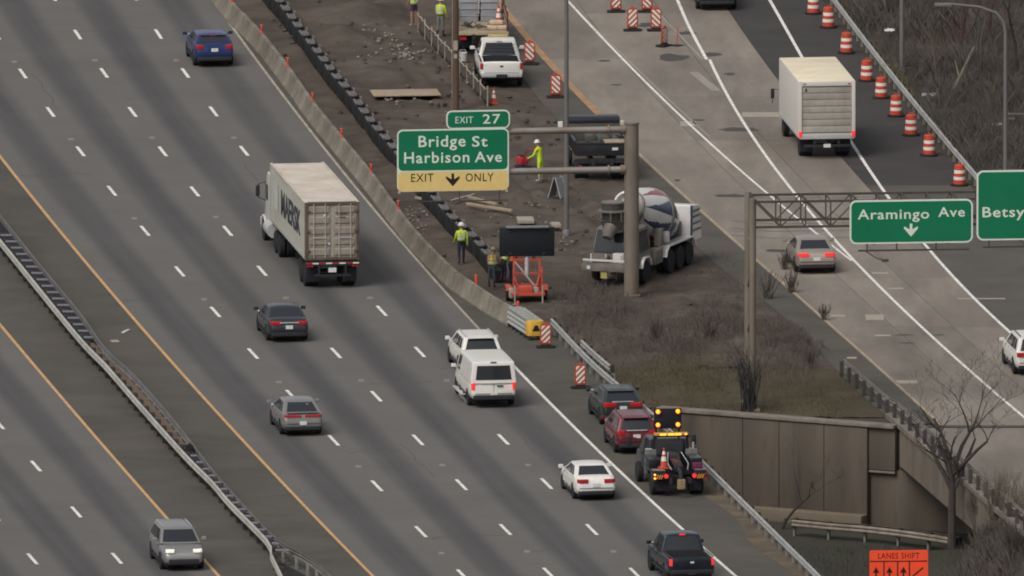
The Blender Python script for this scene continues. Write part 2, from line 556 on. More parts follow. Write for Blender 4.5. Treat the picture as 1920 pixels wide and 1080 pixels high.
EARTH = M('packed_earth', (0.100, 0.082, 0.067), 0.95, var=0.3, scale=0.5, bump=0.5, bscale=6, spec=0.1, dirt=(0.052, 0.043, 0.037), dirt_scale=0.22, dirt_amt=0.8)
GRASSY = M('thin_winter_grass', (0.082, 0.068, 0.045), 0.95, var=0.35, scale=0.6, bump=0.5, bscale=8, spec=0.1, dirt=(0.05, 0.042, 0.032), dirt_scale=0.3, dirt_amt=0.8)
LOWG = M('lower_ground', (0.060, 0.057, 0.048), 0.95, var=0.25, scale=0.3, bump=0.4, bscale=6, spec=0.1, dirt=(0.036, 0.040, 0.026), dirt_scale=0.15, dirt_amt=0.8)

# the ground: one wide low sheet, and the raised level that carries both roads
tag(MB().add([(-2500, -1400, LOW), (2500, -1400, LOW), (2500, 4000, LOW), (-2500, 4000, LOW)], [(0, 1, 2, 3)]).build('ground', LOWG, smooth=0), kind='structure')
plate = [(-260, YMIN - 60)] + [(ROADR(y) + 0.42, y) for y in np.linspace(YMIN - 60, wall_y(RAIL(-38)) - 0.0, 14) if y < wall_y(ROADR(y) + 0.42)]
xw = [x for x in np.linspace(plate[-1][0], 70, 8)]
plate += [(x, wall_y(x) + 0.25) for x in xw[0:]]
plate += [(260, wall_y(70)), (260, 420), (-260, 420)]
tag(MB().prism(plate, LOW - 0.3, -0.06).build('embankment', EARTH, smooth=0), kind='structure')

road = tag(strip('highway_carriageway', YL, RE, YMIN, YMAX, 0.0, LANE, lanes=[YL, L3, L2, L1, RE]), kind='structure')
opp = tag(strip('oncoming_carriageway', lambda y: OY(y) - 14.6, OY, YMIN, YMAX, 0.0, LANE, nu=8), kind='structure')
tag(strip('median_shoulder', OY, YL, YMIN, YMAX, -0.002, SHOULDER, nu=4), kind='structure')
tag(strip('highway_shoulder', RE, lambda y: ROADR(y) + 0.4, YMIN, YMAX, -0.002, SHOULDER, nu=4), kind='structure')
# dusty strip of grit gathered against the rail
DUST = M('road_grit', (0.135, 0.108, 0.078), 0.95, var=0.3, scale=0.8, bump=0.3, bscale=12, spec=0.1, dirt=(0.085, 0.078, 0.068), dirt_scale=0.5, dirt_amt=0.9)
tag(strip('shoulder_grit', lambda y: ROADR(y) - 0.75 - 0.25 * math.sin(y * .4), lambda y: ROADR(y) + 0.36, YMIN, G(1290, 870).y, 0.006, DUST, nu=3), kind='structure')

def ribbon(name, path, width, z, mat, parent):
    """painted line along a list of ground points"""
    pts = [Vector((p[0], p[1], z)) for p in path]
    vs_, fs_ = [], []
    for i, p in enumerate(pts):
        t = (pts[min(i + 1, len(pts) - 1)] - pts[max(i - 1, 0)]).normalized()
        nrm = Vector((t.y, -t.x, 0)) * width / 2
        vs_ += [p - nrm, p + nrm]
        if i: fs_.append((2 * i - 2, 2 * i - 1, 2 * i + 1, 2 * i))
    me = bpy.data.meshes.new(name)
    me.from_pydata(vs_, [], fs_); me.materials.append(mat)
    return place(name, me, parent)

def along(f, y0, y1, step=3.0, dx=0.0):
    n = int(abs(y1 - y0) / step) + 1
    return [(f(y0 + (y1 - y0) * i / n) + dx, y0 + (y1 - y0) * i / n) for i in range(n + 1)]

ribbon('edge_line', along(YL, YMIN, YMAX, dx=-0.05), 0.15, 0.006, YELLOW_LINE, road)
YF = G(905, 620).y
ribbon('edge_line', along(RE, YMIN, YF), 0.15, 0.006, WHITE_LINE, road)
ribbon('edge_line', along(RE, YF, YMAX), 0.12, 0.006, FADED_LINE, road)
ribbon('edge_line', along(OY, YMIN, YMAX), 0.15, 0.006, YELLOW_LINE, opp)

def dashes(f, ys, parent):
    ys = sorted(ys)
    pitch = (ys[-1] - ys[0]) / max(1, round((ys[-1] - ys[0]) / 12.19))
    full = [ys[0] + k * pitch for k in range(-6, 24)]
    for y in full:
        if not YMIN < y < YMAX: continue
        near = [q for q in ys if abs(q - y) < 3.5]
        yc = near[0] if near else y
        yc = min(max(yc, YMIN + 3), YMAX - 3)
        ribbon('lane_dash', along(f, yc - 1.5, yc + 1.5, 1.0), 0.155, 0.006, WHITE_LINE, parent)
STUD = M('marker_casting', (0.22, 0.19, 0.165), 0.8, var=0.2)
stud_me = MB().hexa([(-.13, -.35, 0), (.13, -.35, 0), (.13, .35, 0), (-.13, .35, 0)], [(-.09, -.2, .025), (.09, -.2, .025), (.09, .2, .025), (-.09, .2, .025)]).mesh('pavement_marker', STUD)
for f, P in ((L1, L1P), (L2, L2P), (L3, L3P)):
    yy_ = sorted(G(*p).y for p in P)
    dashes(f, yy_, road)
    k_ = -4
    while k_ < 16:
        y = yy_[0] + 6.1 + 12.19 * k_
        if YMIN < y < YMAX: place('pavement_marker', stud_me, road, T(f(y), y, 0.001))
        k_ += 2
# faint sealed cracks and patches on the lanes
SEAL = M('crack_seal', (0.085, 0.079, 0.074), 0.9, var=0.2)
rs_ = random.Random(31)
for k in range(26):
    f = rs_.choice((YL, L3, L2, L1)); y = rs_.uniform(-95, 100); dx = rs_.uniform(.3, 3.3); n_ = rs_.randint(4, 9)
    if rs_.random() < .5:
        path = [(f(y + i * 1.6) + dx + rs_.uniform(-.12, .12), y + i * 1.6) for i in range(n_)]
        ribbon('sealed_crack', path, .045, 0.003, SEAL, road)
    else:
        path = [(f(y) + .2 + i * .45, y + rs_.uniform(-.5, .5) + i * .1) for i in range(min(8, n_))]
        ribbon('sealed_crack', path, .16, 0.003, SEAL, road)
dashes(M1, [G(*p).y for p in M1P], opp)
dashes(lambda y: M1(y) - 3.66, [G(55, 1048).y, G(55, 1048).y + 12.2, G(-100, 880).y], opp)
dashes(lambda y: M1(y) - 7.32, [G(-100, 1048).y, G(-100, 1048).y + 12.2], opp)

# ------------------------------------------------------------ ramp: concrete slabs, asphalt lane
ramp = tag(strip('ramp_bed', lambda y: RYF(y) - 0.15, RRF, wall_y(16.5) - 0.2, YMAX, -0.012, OLDASPH, nu=4), kind='structure')
def slab_piece(y0, y1, u0, u1):
    f = lambda u: (lambda y: RYF(y) + (DB(y) - RYF(y)) * u)
    n = 3; vs_, fs_ = [], []
    for j in range(n + 1):
        y = y0 + (y1 - y0) * j / n
        for u, s in ((u0, .015), (u1, -.015)):
            vs_.append((f(u)(y) + s, y))
    poly = [vs_[2 * j + 1] for j in range(n + 1)] + [vs_[2 * j] for j in reversed(range(n + 1))]
    b = MB(); b.prism(poly, -0.2, 0.0)
    return b.build('concrete_slab', SLAB, ramp, smooth=0)
ye = wall_y(16.5) + 0.2
edges = [ye]
while edges[-1] < YMAX: edges.append(edges[-1] + RNG.choice((12.0, 13.7, 13.7, 14.5)))
for a, b in zip(edges, edges[1:]):
    for u0, u1 in ((0, .36), (.36, .70), (.70, 1.0)):
        slab_piece(a + 0.02, b - 0.02, u0, u1)
SEAM = G(1720, 347).y
strip('asphalt_overlay', lambda y: DB(y) + 0.0, RRF, SEAM, YMAX, 0.002, NEWASPH, nu=3, parent=ramp)
strip('asphalt_lane', lambda y: DB(y) + 0.0, RRF, wall_y(19), SEAM - 0.04, 0.0, OLDASPH, nu=3, parent=ramp)
tag(strip('ramp_shoulder', lambda y: RYF(y) - 1.75 - 0.2 * math.sin(y * .15), RYF, wall_y(15.0), YMAX, -0.004, SHOULDER, nu=2), kind='structure')

def px_ribbon(pts, w, z, mat, parent, name='edge_line'):
    return ribbon(name, smooth_path([G(*p) for p in pts], 5), w, z, mat, parent)
FA, FB, FC = fit(LA, 3), fit(LB[2:], 3), fit(LC, 3)
ribbon('edge_line', along(FA, G(*LA[-1]).y, YMAX), 0.12, 0.008, WHITE_LINE, ramp)
px_ribbon([(1252, -40)] + LB[:3], 0.15, 0.008, WHITE_LINE, ramp)
ribbon('edge_line', along(FB, wall_y(22), G(*LB[2]).y), 0.14, 0.010, WHITE_LINE, ramp)
ribbon('edge_line', along(FC, wall_y(22), YMAX), 0.15, 0.008, WHITE_LINE, ramp)
px_ribbon([(1100, 38), (1180, 115), (1260, 192), (1330, 256)], 0.08, 0.006, M('ghost_line', (0.29, 0.26, 0.22), 0.85, var=0.25), ramp, 'worn_line')
px_ribbon([(1240, 30), (1283, 75), (1318, 112)], 0.10, 0.006, MATS['ghost_line'], ramp, 'worn_line')
px_ribbon([(1300, 135), (1343, 170)], 0.42, 0.006, MATS['ghost_line'], ramp, 'worn_line')
ribbon('edge_line', along(RYF, wall_y(16.5), G(1114, 217).y, dx=0.12), 0.13, 0.006, M('pale_edge_line', (0.34, 0.27, 0.19), 0.85, var=0.25, scale=1.0), ramp)
ribbon('edge_line', along(RYF, G(1130, 230).y, YMAX, dx=0.15), 0.34, 0.006, M('worn_orange_line', (0.34, 0.205, 0.115), 0.85, var=0.3, scale=0.8), ramp)
# tar and patch marks lying on the slabs
TAR = M('tar_patch', (0.07, 0.063, 0.058), 0.85, var=0.2, scale=2)
PALE = M('pale_patch', (0.33, 0.29, 0.24), 0.9, var=0.15, scale=2)
def blotch(px, py, wpx, hpx, mat, z, name, seed):
    r = random.Random(seed); c = G(px, py)
    w, h = wpx / 42 / 2, hpx / 6.2 / 2
    n = 14
    poly = []
    for k in range(n):
        q = 2 * math.pi * k / n; s = r.uniform(.7, 1.12)
        poly.append((c.x + math.cos(q) * w * s, c.y + math.sin(q) * h * s, z))
    MB().add(poly, [tuple(range(n))]).build(name, mat, ramp, smooth=0)
for i, (a, b, w, h) in enumerate([(1335, 102, 38, 9), (1368, 139, 26, 6), (1262, 108, 60, 17), (1132, 114, 30, 4), (1157, 159, 24, 4), (1212, 47, 34, 9), (1310, 225, 26, 4), (1385, 243, 90, 10), (1270, 338, 12, 5), (1370, 367, 70, 7), (1455, 470, 46, 6), (1695, 628, 40, 3), (1700, 643, 32, 3), (1760, 628, 26, 3), (1500, 480, 60, 10), (1290, 62, 36, 8)]):
    blotch(a, b, w, h, TAR, 0.004, 'tar_patch', i)
for i, (px, py, w, h) in enumerate([(1640, 595, 34, 10), (1571, 592, 26, 3), (1655, 629, 30, 3), (1597, 671, 18, 3), (1700, 716, 40, 6), (1680, 541, 28, 3), (1430, 215, 80, 9), (1290, 232, 30, 9), (1650, 512, 30, 3), (1840, 560, 90, 2)]):
    c = G(px, py); a, b = w / 84, h / 12.6
    MB().box(c.x, c.y, 0.004, 2 * a, 2 * b, 0.004).build('pavement_patch', PALE, ramp, smooth=0)
for y, w in ((420, 200), (372, 190), (447, 220), (434, 200)):
    c = G(1450, y); d = G(1450 + w, y - 3)
    ribbon('tar_joint', [(c.x - 1.9, c.y + 1), (c.x, c.y), (d.x, d.y)], 0.10, 0.005, TAR, ramp)

# ------------------------------------------------------------ dirt work zone between the roads (heaped, rutted)
RUTS = [(G(960, 300).x + .12 * 38, -.12, 0.4), (G(1020, 330).x + .14 * 33, -.14, 2.0), (G(1150, 470).x, -.10, 1.0)]
HEAPS = [(*G(640, 70).xy, 1.0, .45), (*G(690, 25).xy, 1.4, .6), (*G(905, 335).xy, 1.1, .4), (*G(1090, 420).xy, .9, .35), (*G(720, 150).xy, 1.2, .35), (*G(835, 300).xy, 1.0, .4), (*G(985, 365).xy, .8, .3)]
def earth_sheet(name, fl, fr, y0, y1, mat, amp, step=0.45, seed=0.0, n=44, lift=0.0):
    ny = int((y1 - y0) / step)
    vs_, fs_ = [], []
    for j in range(ny + 1):
        y = y0 + (y1 - y0) * j / ny
        a, b = fl(y), fr(y)
        for i in range(n + 1):
            u = i / n; x = a + (b - a) * u
            e = min(1, min(u, 1 - u) * 9)
            z = amp * (mnoise.fractal(Vector((x * .45 + seed, y * .22, seed)), 1.0, 2.0, 5) * .8 + 0.25) + 0.3 * amp * mnoise.noise(Vector((x * 2.2, y * 1.3, seed)))
            for rx0, sl_, ph_ in RUTS:
                xr = rx0 + sl_ * y + .6 * math.sin(y * .07 + ph_)
                for w_ in (-.85, .85): z -= .10 * math.exp(-((x - xr - w_) / .2) ** 2)
            for hx, hy, hr, hh in HEAPS: z += hh * math.exp(-((x - hx) / hr) ** 2 - ((y - hy) / (hr * 2)) ** 2)
            yc = max(y, wall_y(x) + .27)
            vs_.append((x, yc, -0.03 + max(-0.02, z) * e * (1 if yc == y else .3) + lift * e))
    for j in range(ny):
        for i in range(n):
            fs_.append((j * (n + 1) + i, j * (n + 1) + i + 1, (j + 1) * (n + 1) + i + 1, (j + 1) * (n + 1) + i))
    me = bpy.data.meshes.new(name); me.from_pydata(vs_, [], fs_); me.materials.append(mat); me.shade_smooth()
    return tag(place(name, me), kind='structure')
RSH = lambda y: RYF(y) - 1.7 - 0.2 * math.sin(y * .15)
YG = G(1300, 690).y
earth_sheet('dirt_ground', lambda y: ROADR(y) + 0.41, RSH, YG, YMAX, EARTH, 0.22, seed=3.1)
earth_sheet('grassy_verge', lambda y: ROADR(y) + 0.41, RSH, wall_y(9) - 1.2, YG, GRASSY, 0.12, seed=7.7, step=0.4)
HILL = M('scrub_earth', (0.075, 0.062, 0.050), 0.95, var=0.35, scale=0.5, bump=0.5, bscale=5, spec=0.1, dirt=(0.036, 0.038, 0.022), dirt_scale=0.3, dirt_amt=0.9)
def bank(name, y0, y1):
    vs_, fs_ = [], []; nx, ny = 40, int((y1 - y0) / 1.5)
    for j in range(ny + 1):
        y = y0 + (y1 - y0) * j / ny
        for i in range(nx + 1):
            u = i / nx; x = RRF(y) + u * 45
            z = -0.02 + (0.10 * mnoise.fractal(Vector((x * .3, y * .15, 2)), 1, 2, 4) + 1.8 * (u ** 1.3)) * min(1, u * 12)
            vs_.append((x, y, z))
    for j in range(ny):
        for i in range(nx):
            fs_.append((j * (nx + 1) + i, j * (nx + 1) + i + 1, (j + 1) * (nx + 1) + i + 1, (j + 1) * (nx + 1) + i))
    me = bpy.data.meshes.new(name); me.from_pydata(vs_, [], fs_); me.materials.append(HILL); me.shade_smooth()
    return tag(place(name, me), kind='structure')
bank('hillside', -20, YMAX + 60)

# ------------------------------------------------------------ retaining wall, ramp bridge, lower street
WALLM = M('stained_wall_concrete', (0.120, 0.100, 0.079), 0.9, var=0.34, scale=0.7, stretch=(2.2, 2.2, 0.25), bump=0.1, bscale=20, spec=0.15, dirt=(0.055, 0.048, 0.042), dirt_scale=0.35, dirt_amt=0.85, rand=0.05)
CAPM = M('wall_cap_concrete', (0.20, 0.175, 0.145), 0.9, var=0.2, scale=1.5, dirt=(0.09, 0.078, 0.065), dirt_scale=1.0, dirt_amt=0.6)
FOOTM = M('footing_concrete', (0.19, 0.155, 0.112), 0.9, var=0.2, scale=0.8, dirt=(0.1, 0.083, 0.062), dirt_scale=0.8, dirt_amt=0.6)
wa = math.atan2(WDIR.y, WDIR.x)
wall = thing('retaining_wall', 'stained tall concrete retaining wall below the grassy verge and behind the lower guardrail', 'wall', (W_A.x, W_A.y, 0), wa)
wl = (W_B - W_A).length
def wx(px): return (G(px, 775).x - W_A.x) / WDIR.x
panels = [wx(1236), wx(1397), wx(1465), wx(1549), wx(1630)]
for a, b in zip(panels, panels[1:]):
    MB().box((a + b) / 2, 0.0, (LOW - .1) / 2, b - a - 0.025, 0.5, -LOW - .1).build('wall_panel', WALLM, wall, bevel=0.02)
MB().box((wx(1630) + wx(1680)) / 2, 0.12, -1.0, wx(1680) - wx(1630) - .03, 0.5, 1.9).build('wing_panel', WALLM, wall, bevel=0.03)
MB().box((wx(1630) + wx(1680)) / 2 + 4.5, 0.32, (LOW - 1.95) / 2, wx(1680) - wx(1630) + 9, 0.5, -LOW - 1.95).build('abutment_panel', WALLM, wall, bevel=0.02)
MB().box((wx(1630) + wx(1680)) / 2, 0.0, -2.03, wx(1680) - wx(1630) - .05, 0.3, 0.1).build('ledge', CAPM, wall, bevel=0.02)
MB().box((wx(1236) + wx(1680)) / 2, -0.02, 0.02, wx(1680) - wx(1236), 0.62, 0.16).build('coping', CAPM, wall, bevel=0.03)
MB().box((wx(1340) + wx(1630)) / 2, -0.55, LOW + 0.28, wx(1630) - wx(1340), 0.6, 0.56).build('footing', FOOTM, wall, bevel=0.03)

# ramp bridge over the lower street
FASC = M('fascia_concrete', (0.185, 0.155, 0.125), 0.9, var=0.2, scale=0.5, stretch=(1, 1, 0.4), bump=0.1, spec=0.15, dirt=(0.11, 0.095, 0.078), dirt_scale=0.4, dirt_amt=0.8)
bridge = thing('ramp_bridge', 'tan concrete ramp bridge crossing over the lower street beside the bare tree', 'bridge')
y_in, y_out = wall_y(17.1), -135.0
DY0 = y_in + 0.1
strip('deck', lambda y: DECKL(y) + 0.3, lambda y: DECKL(y) + 22, y_out, DY0, -0.02, SLAB, nu=4, parent=bridge, thick=0.9)
strip('deck_joint', lambda y: DECKL(y) + 0.4, lambda y: DECKL(y) + 22, DY0 - 0.15, DY0 + 0.45, 0.012, TAR, nu=2, step=0.5, parent=bridge)
def side_run(name, f, y0, y1, dx0, dx1, z0, z1, mat, parent, step=2.5):
    ys = np.linspace(y0, y1, max(2, int(abs(y1 - y0) / step)))
    rings = [[(f(y) + dx0, y, z0), (f(y) + dx1, y, z0), (f(y) + dx1, y, z1), (f(y) + dx0, y, z1)] for y in ys]
    return MB().loft(rings).build(name, mat, parent, smooth=20)
YB2 = G(1843, 938).y
side_run('fascia_beam', DECKL, YB2, DY0, 0.05, 0.45, -1.72, -0.05, FASC, bridge)
side_run('kerb', DECKL, y_out, DY0 + 3.0, -0.05, 0.42, -0.045, 0.16, CAPM, bridge)
nb = thing('bridge_abutment', 'low concrete abutment block carrying the near end of the ramp bridge', 'abutment')
side_run('block', DECKL, -135, YB2 - 0.05, 0.15, 20, LOW - .2, -0.06, FASC, nb)
def berm_z(x, y):
    q = min(1, max(0, (-50.8 - y) / 7.0)); q = q * q * (3 - 2 * q)
    s1 = min(1, max(0, (-61.0 - y) / 5.0)); s2 = min(1, max(0, (x - DECKL(y) + 2.6) / 2.6))
    return LOW + .02 + (1.62 + .12 * mnoise.fractal(Vector((x * .4, y * .2, 1)), 1, 2, 4)) * q + 2.35 * s1 * s1 * (3 - 2 * s1) * s2 * s2 * (3 - 2 * s2)
def berm():
    vs_, fs_ = [], []; nx, ny = 50, 90
    for j in range(ny + 1):
        y = -130 + 82 * j / ny
        for i in range(nx + 1):
            x = ROADR(y) + .46 + 34 * i / nx
            vs_.append((x, y, berm_z(x, y)))
    for j in range(ny):
        for i in range(nx):
            fs_.append((j * (nx + 1) + i, j * (nx + 1) + i + 1, (j + 1) * (nx + 1) + i + 1, (j + 1) * (nx + 1) + i))
    me = bpy.data.meshes.new('lower_verge'); me.from_pydata(vs_, [], fs_); me.materials.append(LOWG); me.shade_smooth()
    return tag(place('lower_verge', me), kind='structure')
berm()
# ================================================================== BARRIERS AND RAILS
RNG = random.Random(5)
def frame_at(p, q):
    """local frame: y along p->q, x to the right of it"""
    d = (Vector(q) - Vector(p)); a = math.atan2(-d.x, d.y)
    return a, d.length

# concrete barrier: precast sections standing end to end
def jersey_mesh(L):
    h = [(-.30, 0), (.30, 0), (.30, .075), (.165, .30), (.085, .81), (-.085, .81), (-.165, .30), (-.30, .075)]
    r0 = [(x, 0.012, z) for x, z in h]; r1 = [(x, L - 0.012, z) for x, z in h]
    b = MB().loft([r0, r1])
    b.box(0.31 * .55, L * .25, .02, .02, .01, .01)
    return b.mesh('concrete_barrier', CONCRETE, bevel=0.018)
bpts = resample(smooth_path([Vector((p.x, p.y, 0)) for p in BARW], 8), 3.66)
slotm = M('barrier_slot', (0.085, 0.075, 0.062), 0.9)
sec_me = {}
ORD = 'first second third fourth fifth sixth seventh eighth ninth tenth eleventh twelfth thirteenth fourteenth fifteenth sixteenth seventeenth eighteenth nineteenth twentieth twenty-first twenty-second twenty-third twenty-fourth twenty-fifth twenty-sixth twenty-seventh twenty-eighth twenty-ninth thirtieth thirty-first thirty-second'.split()
gp_ = [(-.303, 0), (.303, 0), (.303, .077), (.168, .30), (.089, .815), (-.089, .815), (-.168, .30), (-.303, .077)]
gap_me = MB().loft([[(x, -.022, z) for x, z in gp_], [(x, .022, z) for x, z in gp_]]).mesh('joint_gap', slotm, smooth=0)
for i, (p, q) in enumerate(zip(bpts, bpts[1:])):
    a, L = frame_at(p, q)
    key = round(L, 2)
    if key not in sec_me: sec_me[key] = jersey_mesh(L)
    o = place('concrete_barrier', sec_me[key]); o.location = p; o.rotation_euler = (0, 0, a)
    k_ = len(bpts) - 2 - i
    tag(o, 'tan concrete barrier section, %s counting from the crash cushion' % ORD[k_], 'barrier', 'concrete barrier sections along the work zone')
    place('joint_gap', gap_me, o, T(0, L, 0))
    MB().box(-.292, L * .5, .03, .03, .5, .05).build('drain_slot', slotm, o, smooth=0)

# small orange markers clipped on top of the barrier
def marker_mesh():
    b = MB()
    b.box(0, 0, .03, .14, .18, .06)
    b.hexa([(-.03, -.09, .06), (.03, -.09, .06), (.03, .09, .06), (-.03, .09, .06)], [(-.02, -.08, .34), (.02, -.08, .34), (.02, .08, .34), (-.02, .08, .34)])
    b.box(0, 0, .36, .13, .10, .05)
    b.cyl((-.02, -.105, .22), (.02, -.105, .22), .055, n=10)
    return b.mesh('barrier_marker', M('marker_red_orange', (0.72, 0.075, 0.045), 0.5, var=0.1), bevel=0.008)
mk = marker_mesh()
ypx = [(432, 2, 'nearest the top edge of the picture'), (490, 60, 'near the blue car'), (539, 122, 'second down from the blue car'), (587, 188, 'third down from the blue car'), (640, 255, 'across from the roof of the container truck'), (695, 322, 'beside the container doors'), (751, 391, 'just below the exit sign')]
for px, py, where in ypx:
    y = G(px, py + 34).y
    o = place('barrier_marker', mk); o.location = (BAR(y), y, .81)
    tag(o, 'small orange marker on the concrete barrier ' + where, 'marker', 'orange markers on the barrier')
def tube_marker(px, py, label):
    g = G(px, py); y = g.y
    t = thing('delineator_tube', label, 'delineator', (g.x, g.y, 0.0))
    MB().lathe([(.17, 0), (.17, .05), (.06, .06)], 12).build('base', BLACK, t)
    MB().lathe([(.075, .05), (.075, .95), (.05, 1.0), (0, 1.0)], 12).build('tube', ORANGE, t)
tube_marker(893, 556, 'orange tube marker standing behind the concrete barrier near the two vested workers')
tube_marker(971, 606, 'orange tube marker standing at the foot of the message board trailer')

# W-beam guardrails
def wbeam(pts, off, zc, closed=False):
    """sheet steel W profile swept along pts; off = sideways offset (+ to the right of travel)"""
    prof = [(0, -.155), (.025, -.15), (.083, -.11), (.083, -.055), (.03, 0), (.083, .055), (.083, .11), (.025, .15), (0, .155)]
    ring = [(x, z) for x, z in prof] + [(x - .012, z * .97) for x, z in reversed(prof)]
    rings = []
    for i, p in enumerate(pts):
        t = (pts[min(i + 1, len(pts) - 1)] - pts[max(i - 1, 0)]); t.z = 0; t.normalize()
        n = Vector((t.y, -t.x, 0)); s = 1 if off >= 0 else -1
        rings.append([p + n * (off + s * x) + Vector((0, 0, zc + z)) for x, z in ring])
    return MB().loft(rings)
POST = M('steel_post', (0.30, 0.29, 0.27), 0.6, 0.3, var=0.2)
TIMBER = M('dark_timber_block', (0.045, 0.038, 0.034), 0.9, var=0.3)
post_me = MB().box(0, 0, .35, .15, .10, .78).mesh('post', POST, bevel=0.01)
tpost_me = MB().box(0, 0, .36, .18, .2, .80).mesh('post', TIMBER, bevel=0.015)
spost_me = MB().box(0, 0, .27, .12, .10, .54).mesh('post', POST, bevel=0.01)
bpost_me = MB().box(0, 0, .32, .16, .14, .70).mesh('post', M('dark_post', (0.06, 0.054, 0.05), 0.8, var=0.25), bevel=0.01)
block_me = MB().box(0, 0, 0, .16, .15, .36).mesh('block', TIMBER, bevel=0.01)
def guardrail(label, path, sides=(1,), half=0.11, zc=.60, step=1.905, z0=0.0, post=post_me, panel=4, rail_mat=STEEL, blocks=True, name='guardrail', zf=None):
    pts = resample(path, step)
    for p in pts: p.z = zf(p) if zf else z0
    base = pts[0].copy()
    t = thing(name, label, 'guardrail', base)
    loc = [p - base for p in pts]
    for k in range(0, len(loc) - 1, panel):
        seg = loc[k:k + panel + 1]
        if len(seg) < 2: continue
        for s in sides:
            wbeam(seg, s * half, zc).build('rail_panel', rail_mat, t, smooth=30)
    for i, p in enumerate(loc):
        q = loc[min(i + 1, len(loc) - 1)] - loc[max(i - 1, 0)]
        a = math.atan2(-q.x, q.y)
        place('post', post, t, T(p.x, p.y, p.z) @ RZ(a))
        if blocks:
            for s in sides:
                place('block', block_me, t, T(p.x, p.y, p.z + zc) @ RZ(a) @ T(s * (half - .09), 0, 0))
    return t

# highway rail past the barrier's end, facing the lanes
rp = smooth_path([Vector((p.x, p.y, 0)) for p in RAILW + [Vector((RAIL(-110), -110, 0))]], 6)
guardrail('long steel guardrail along the shoulder from the crash cushion past the tow truck', rp[:-1], sides=(1,), half=.12)
gp = [G(1096, 668), G(1118, 689), G(1150, 716)]
guardrail('short leftover steel guardrail piece in the scrub behind the striped panel', [Vector((p.x, p.y, 0)) for p in gp], sides=(1,), half=.12)

# median: two rails back to back on timber blocks
med_l = [(-60, 410), (0, 480), (119, 627), (164, 680), (197, 713), (263, 789), (347, 883), (397, 933), (430, 972), (501, 1045), (508, 1070), (528, 1112), (548, 1160)]
med_r = [(-60, 352), (11, 440), (80, 526), (156, 618), (202, 682), (261, 738), (336, 824), (419, 930), (518, 1037), (552, 1060), (583, 1076), (624, 1109), (680, 1170)]
ML = smooth_path([Vector((G(*p).x + .20, G(*p).y, 0)) for p in med_l], 5)
MR = smooth_path([Vector((G(*p).x - .28, G(*p).y, 0)) for p in med_r], 5)
CREAM = M('pale_rail_steel', (0.46, 0.455, 0.41), 0.5, 0.25, var=0.16, scale=1.5, dirt=(0.22, 0.19, 0.15), dirt_scale=1.2)
guardrail('pale steel median guardrail facing the oncoming lanes', list(reversed(ML)), sides=(-1,), half=.16, rail_mat=CREAM, post=tpost_me)
guardrail('steel median guardrail facing the yellow line of the main lanes', list(reversed(MR)), sides=(1,), half=.12, rail_mat=M('dull_rail_steel', (0.20, 0.195, 0.19), 0.6, 0.3, var=0.25, scale=1.5, dirt=(0.12, 0.10, 0.085), dirt_scale=1.2, dirt_amt=0.7), post=spost_me, blocks=False)
# the gap between them: cross blocks, then a trough of rusty earth
mlf, mrf = line_of(ML), line_of([p for p in MR])
trough = thing('median_trough', 'rusty brown filled trough between the two median guardrails', 'trough')
ya, yb = G(190, 668).y, G(352, 858).y
strip('fill', lambda y: mlf(y) + .06, lambda y: mrf(y) - .08, yb, ya, 0.60, M('rusty_fill', (0.125, 0.088, 0.062), 0.95, var=0.25, scale=1.0, bump=0.4, bscale=8), nu=3, parent=trough, thick=.36)
strip('side_board', lambda y: mrf(y) - .075, lambda y: mrf(y) - .02, yb, ya, 0.44, TIMBER, nu=1, parent=trough, thick=.4)
yy = G(0, 470).y
spread_me = MB().box(0, 0, 0, .5, .40, .05).mesh('spreader', M('spreader_steel', (0.17, 0.17, 0.19), 0.6, 0.2, var=0.2), bevel=0.01)
spr = thing('median_spreader', 'row of grey cross spreaders tying the two median guardrails together', 'guardrail')
k = 0
while yy > YMIN + 8:
    if not (yb - 1 < yy < ya + .5) and (mrf(yy) - mlf(yy)) < .8:
        w = mrf(yy) - mlf(yy)
        place('spreader', spread_me, spr, T((mlf(yy) + mrf(yy)) / 2, yy, .705) @ Matrix.Diagonal((max(.3, w - .02) / .5, 1, 1, 1)))
    yy -= 1.905
GAP_SHADE = M('gap_shade_black', (0.013, 0.0125, 0.016), .9, var=.3)  # black sheet painting the shade seen in the gaps between the two rails
yj = G(505, 1030).y
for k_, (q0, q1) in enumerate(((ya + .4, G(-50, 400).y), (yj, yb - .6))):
    strip('gap_shade_sheet', lambda y: mlf(y) - .02, lambda y: mrf(y) - .02, q0, q1, .675, GAP_SHADE, nu=1, parent=spr, thick=.5)
pit = thing('black_tar_mound', 'black tarry lump at the lower end of the brown median trough', 'mound', ((mlf(G(367, 872).y) + mrf(G(367, 872).y)) / 2, G(367, 872).y, 0.05))
b = MB()
for i in range(14):
    q = RNG.uniform(0, 6.28); r = RNG.uniform(0, .14)
    b.lathe([(0.02, 0), (RNG.uniform(.10, .2), .05), (RNG.uniform(.1, .18), RNG.uniform(.4, .72)), (0, RNG.uniform(.75, .92))], 7, mat=T(r * math.cos(q), r * math.sin(q) * 6, 0))
b.build('lump', M('black_mound', (0.012, 0.012, 0.014), 0.9, var=0.3), pit)
# drop of the gap below the rails: ground strip with the gap's shadow put into its colour
tag(strip('median_shade_strip', lambda y: mlf(y) + .05, lambda y: mrf(y) - .05, YMIN, YMAX - 40, 0.004, M('median_shade_dark', (0.022, 0.020, 0.021), 0.95, var=0.3), nu=1), kind='structure')

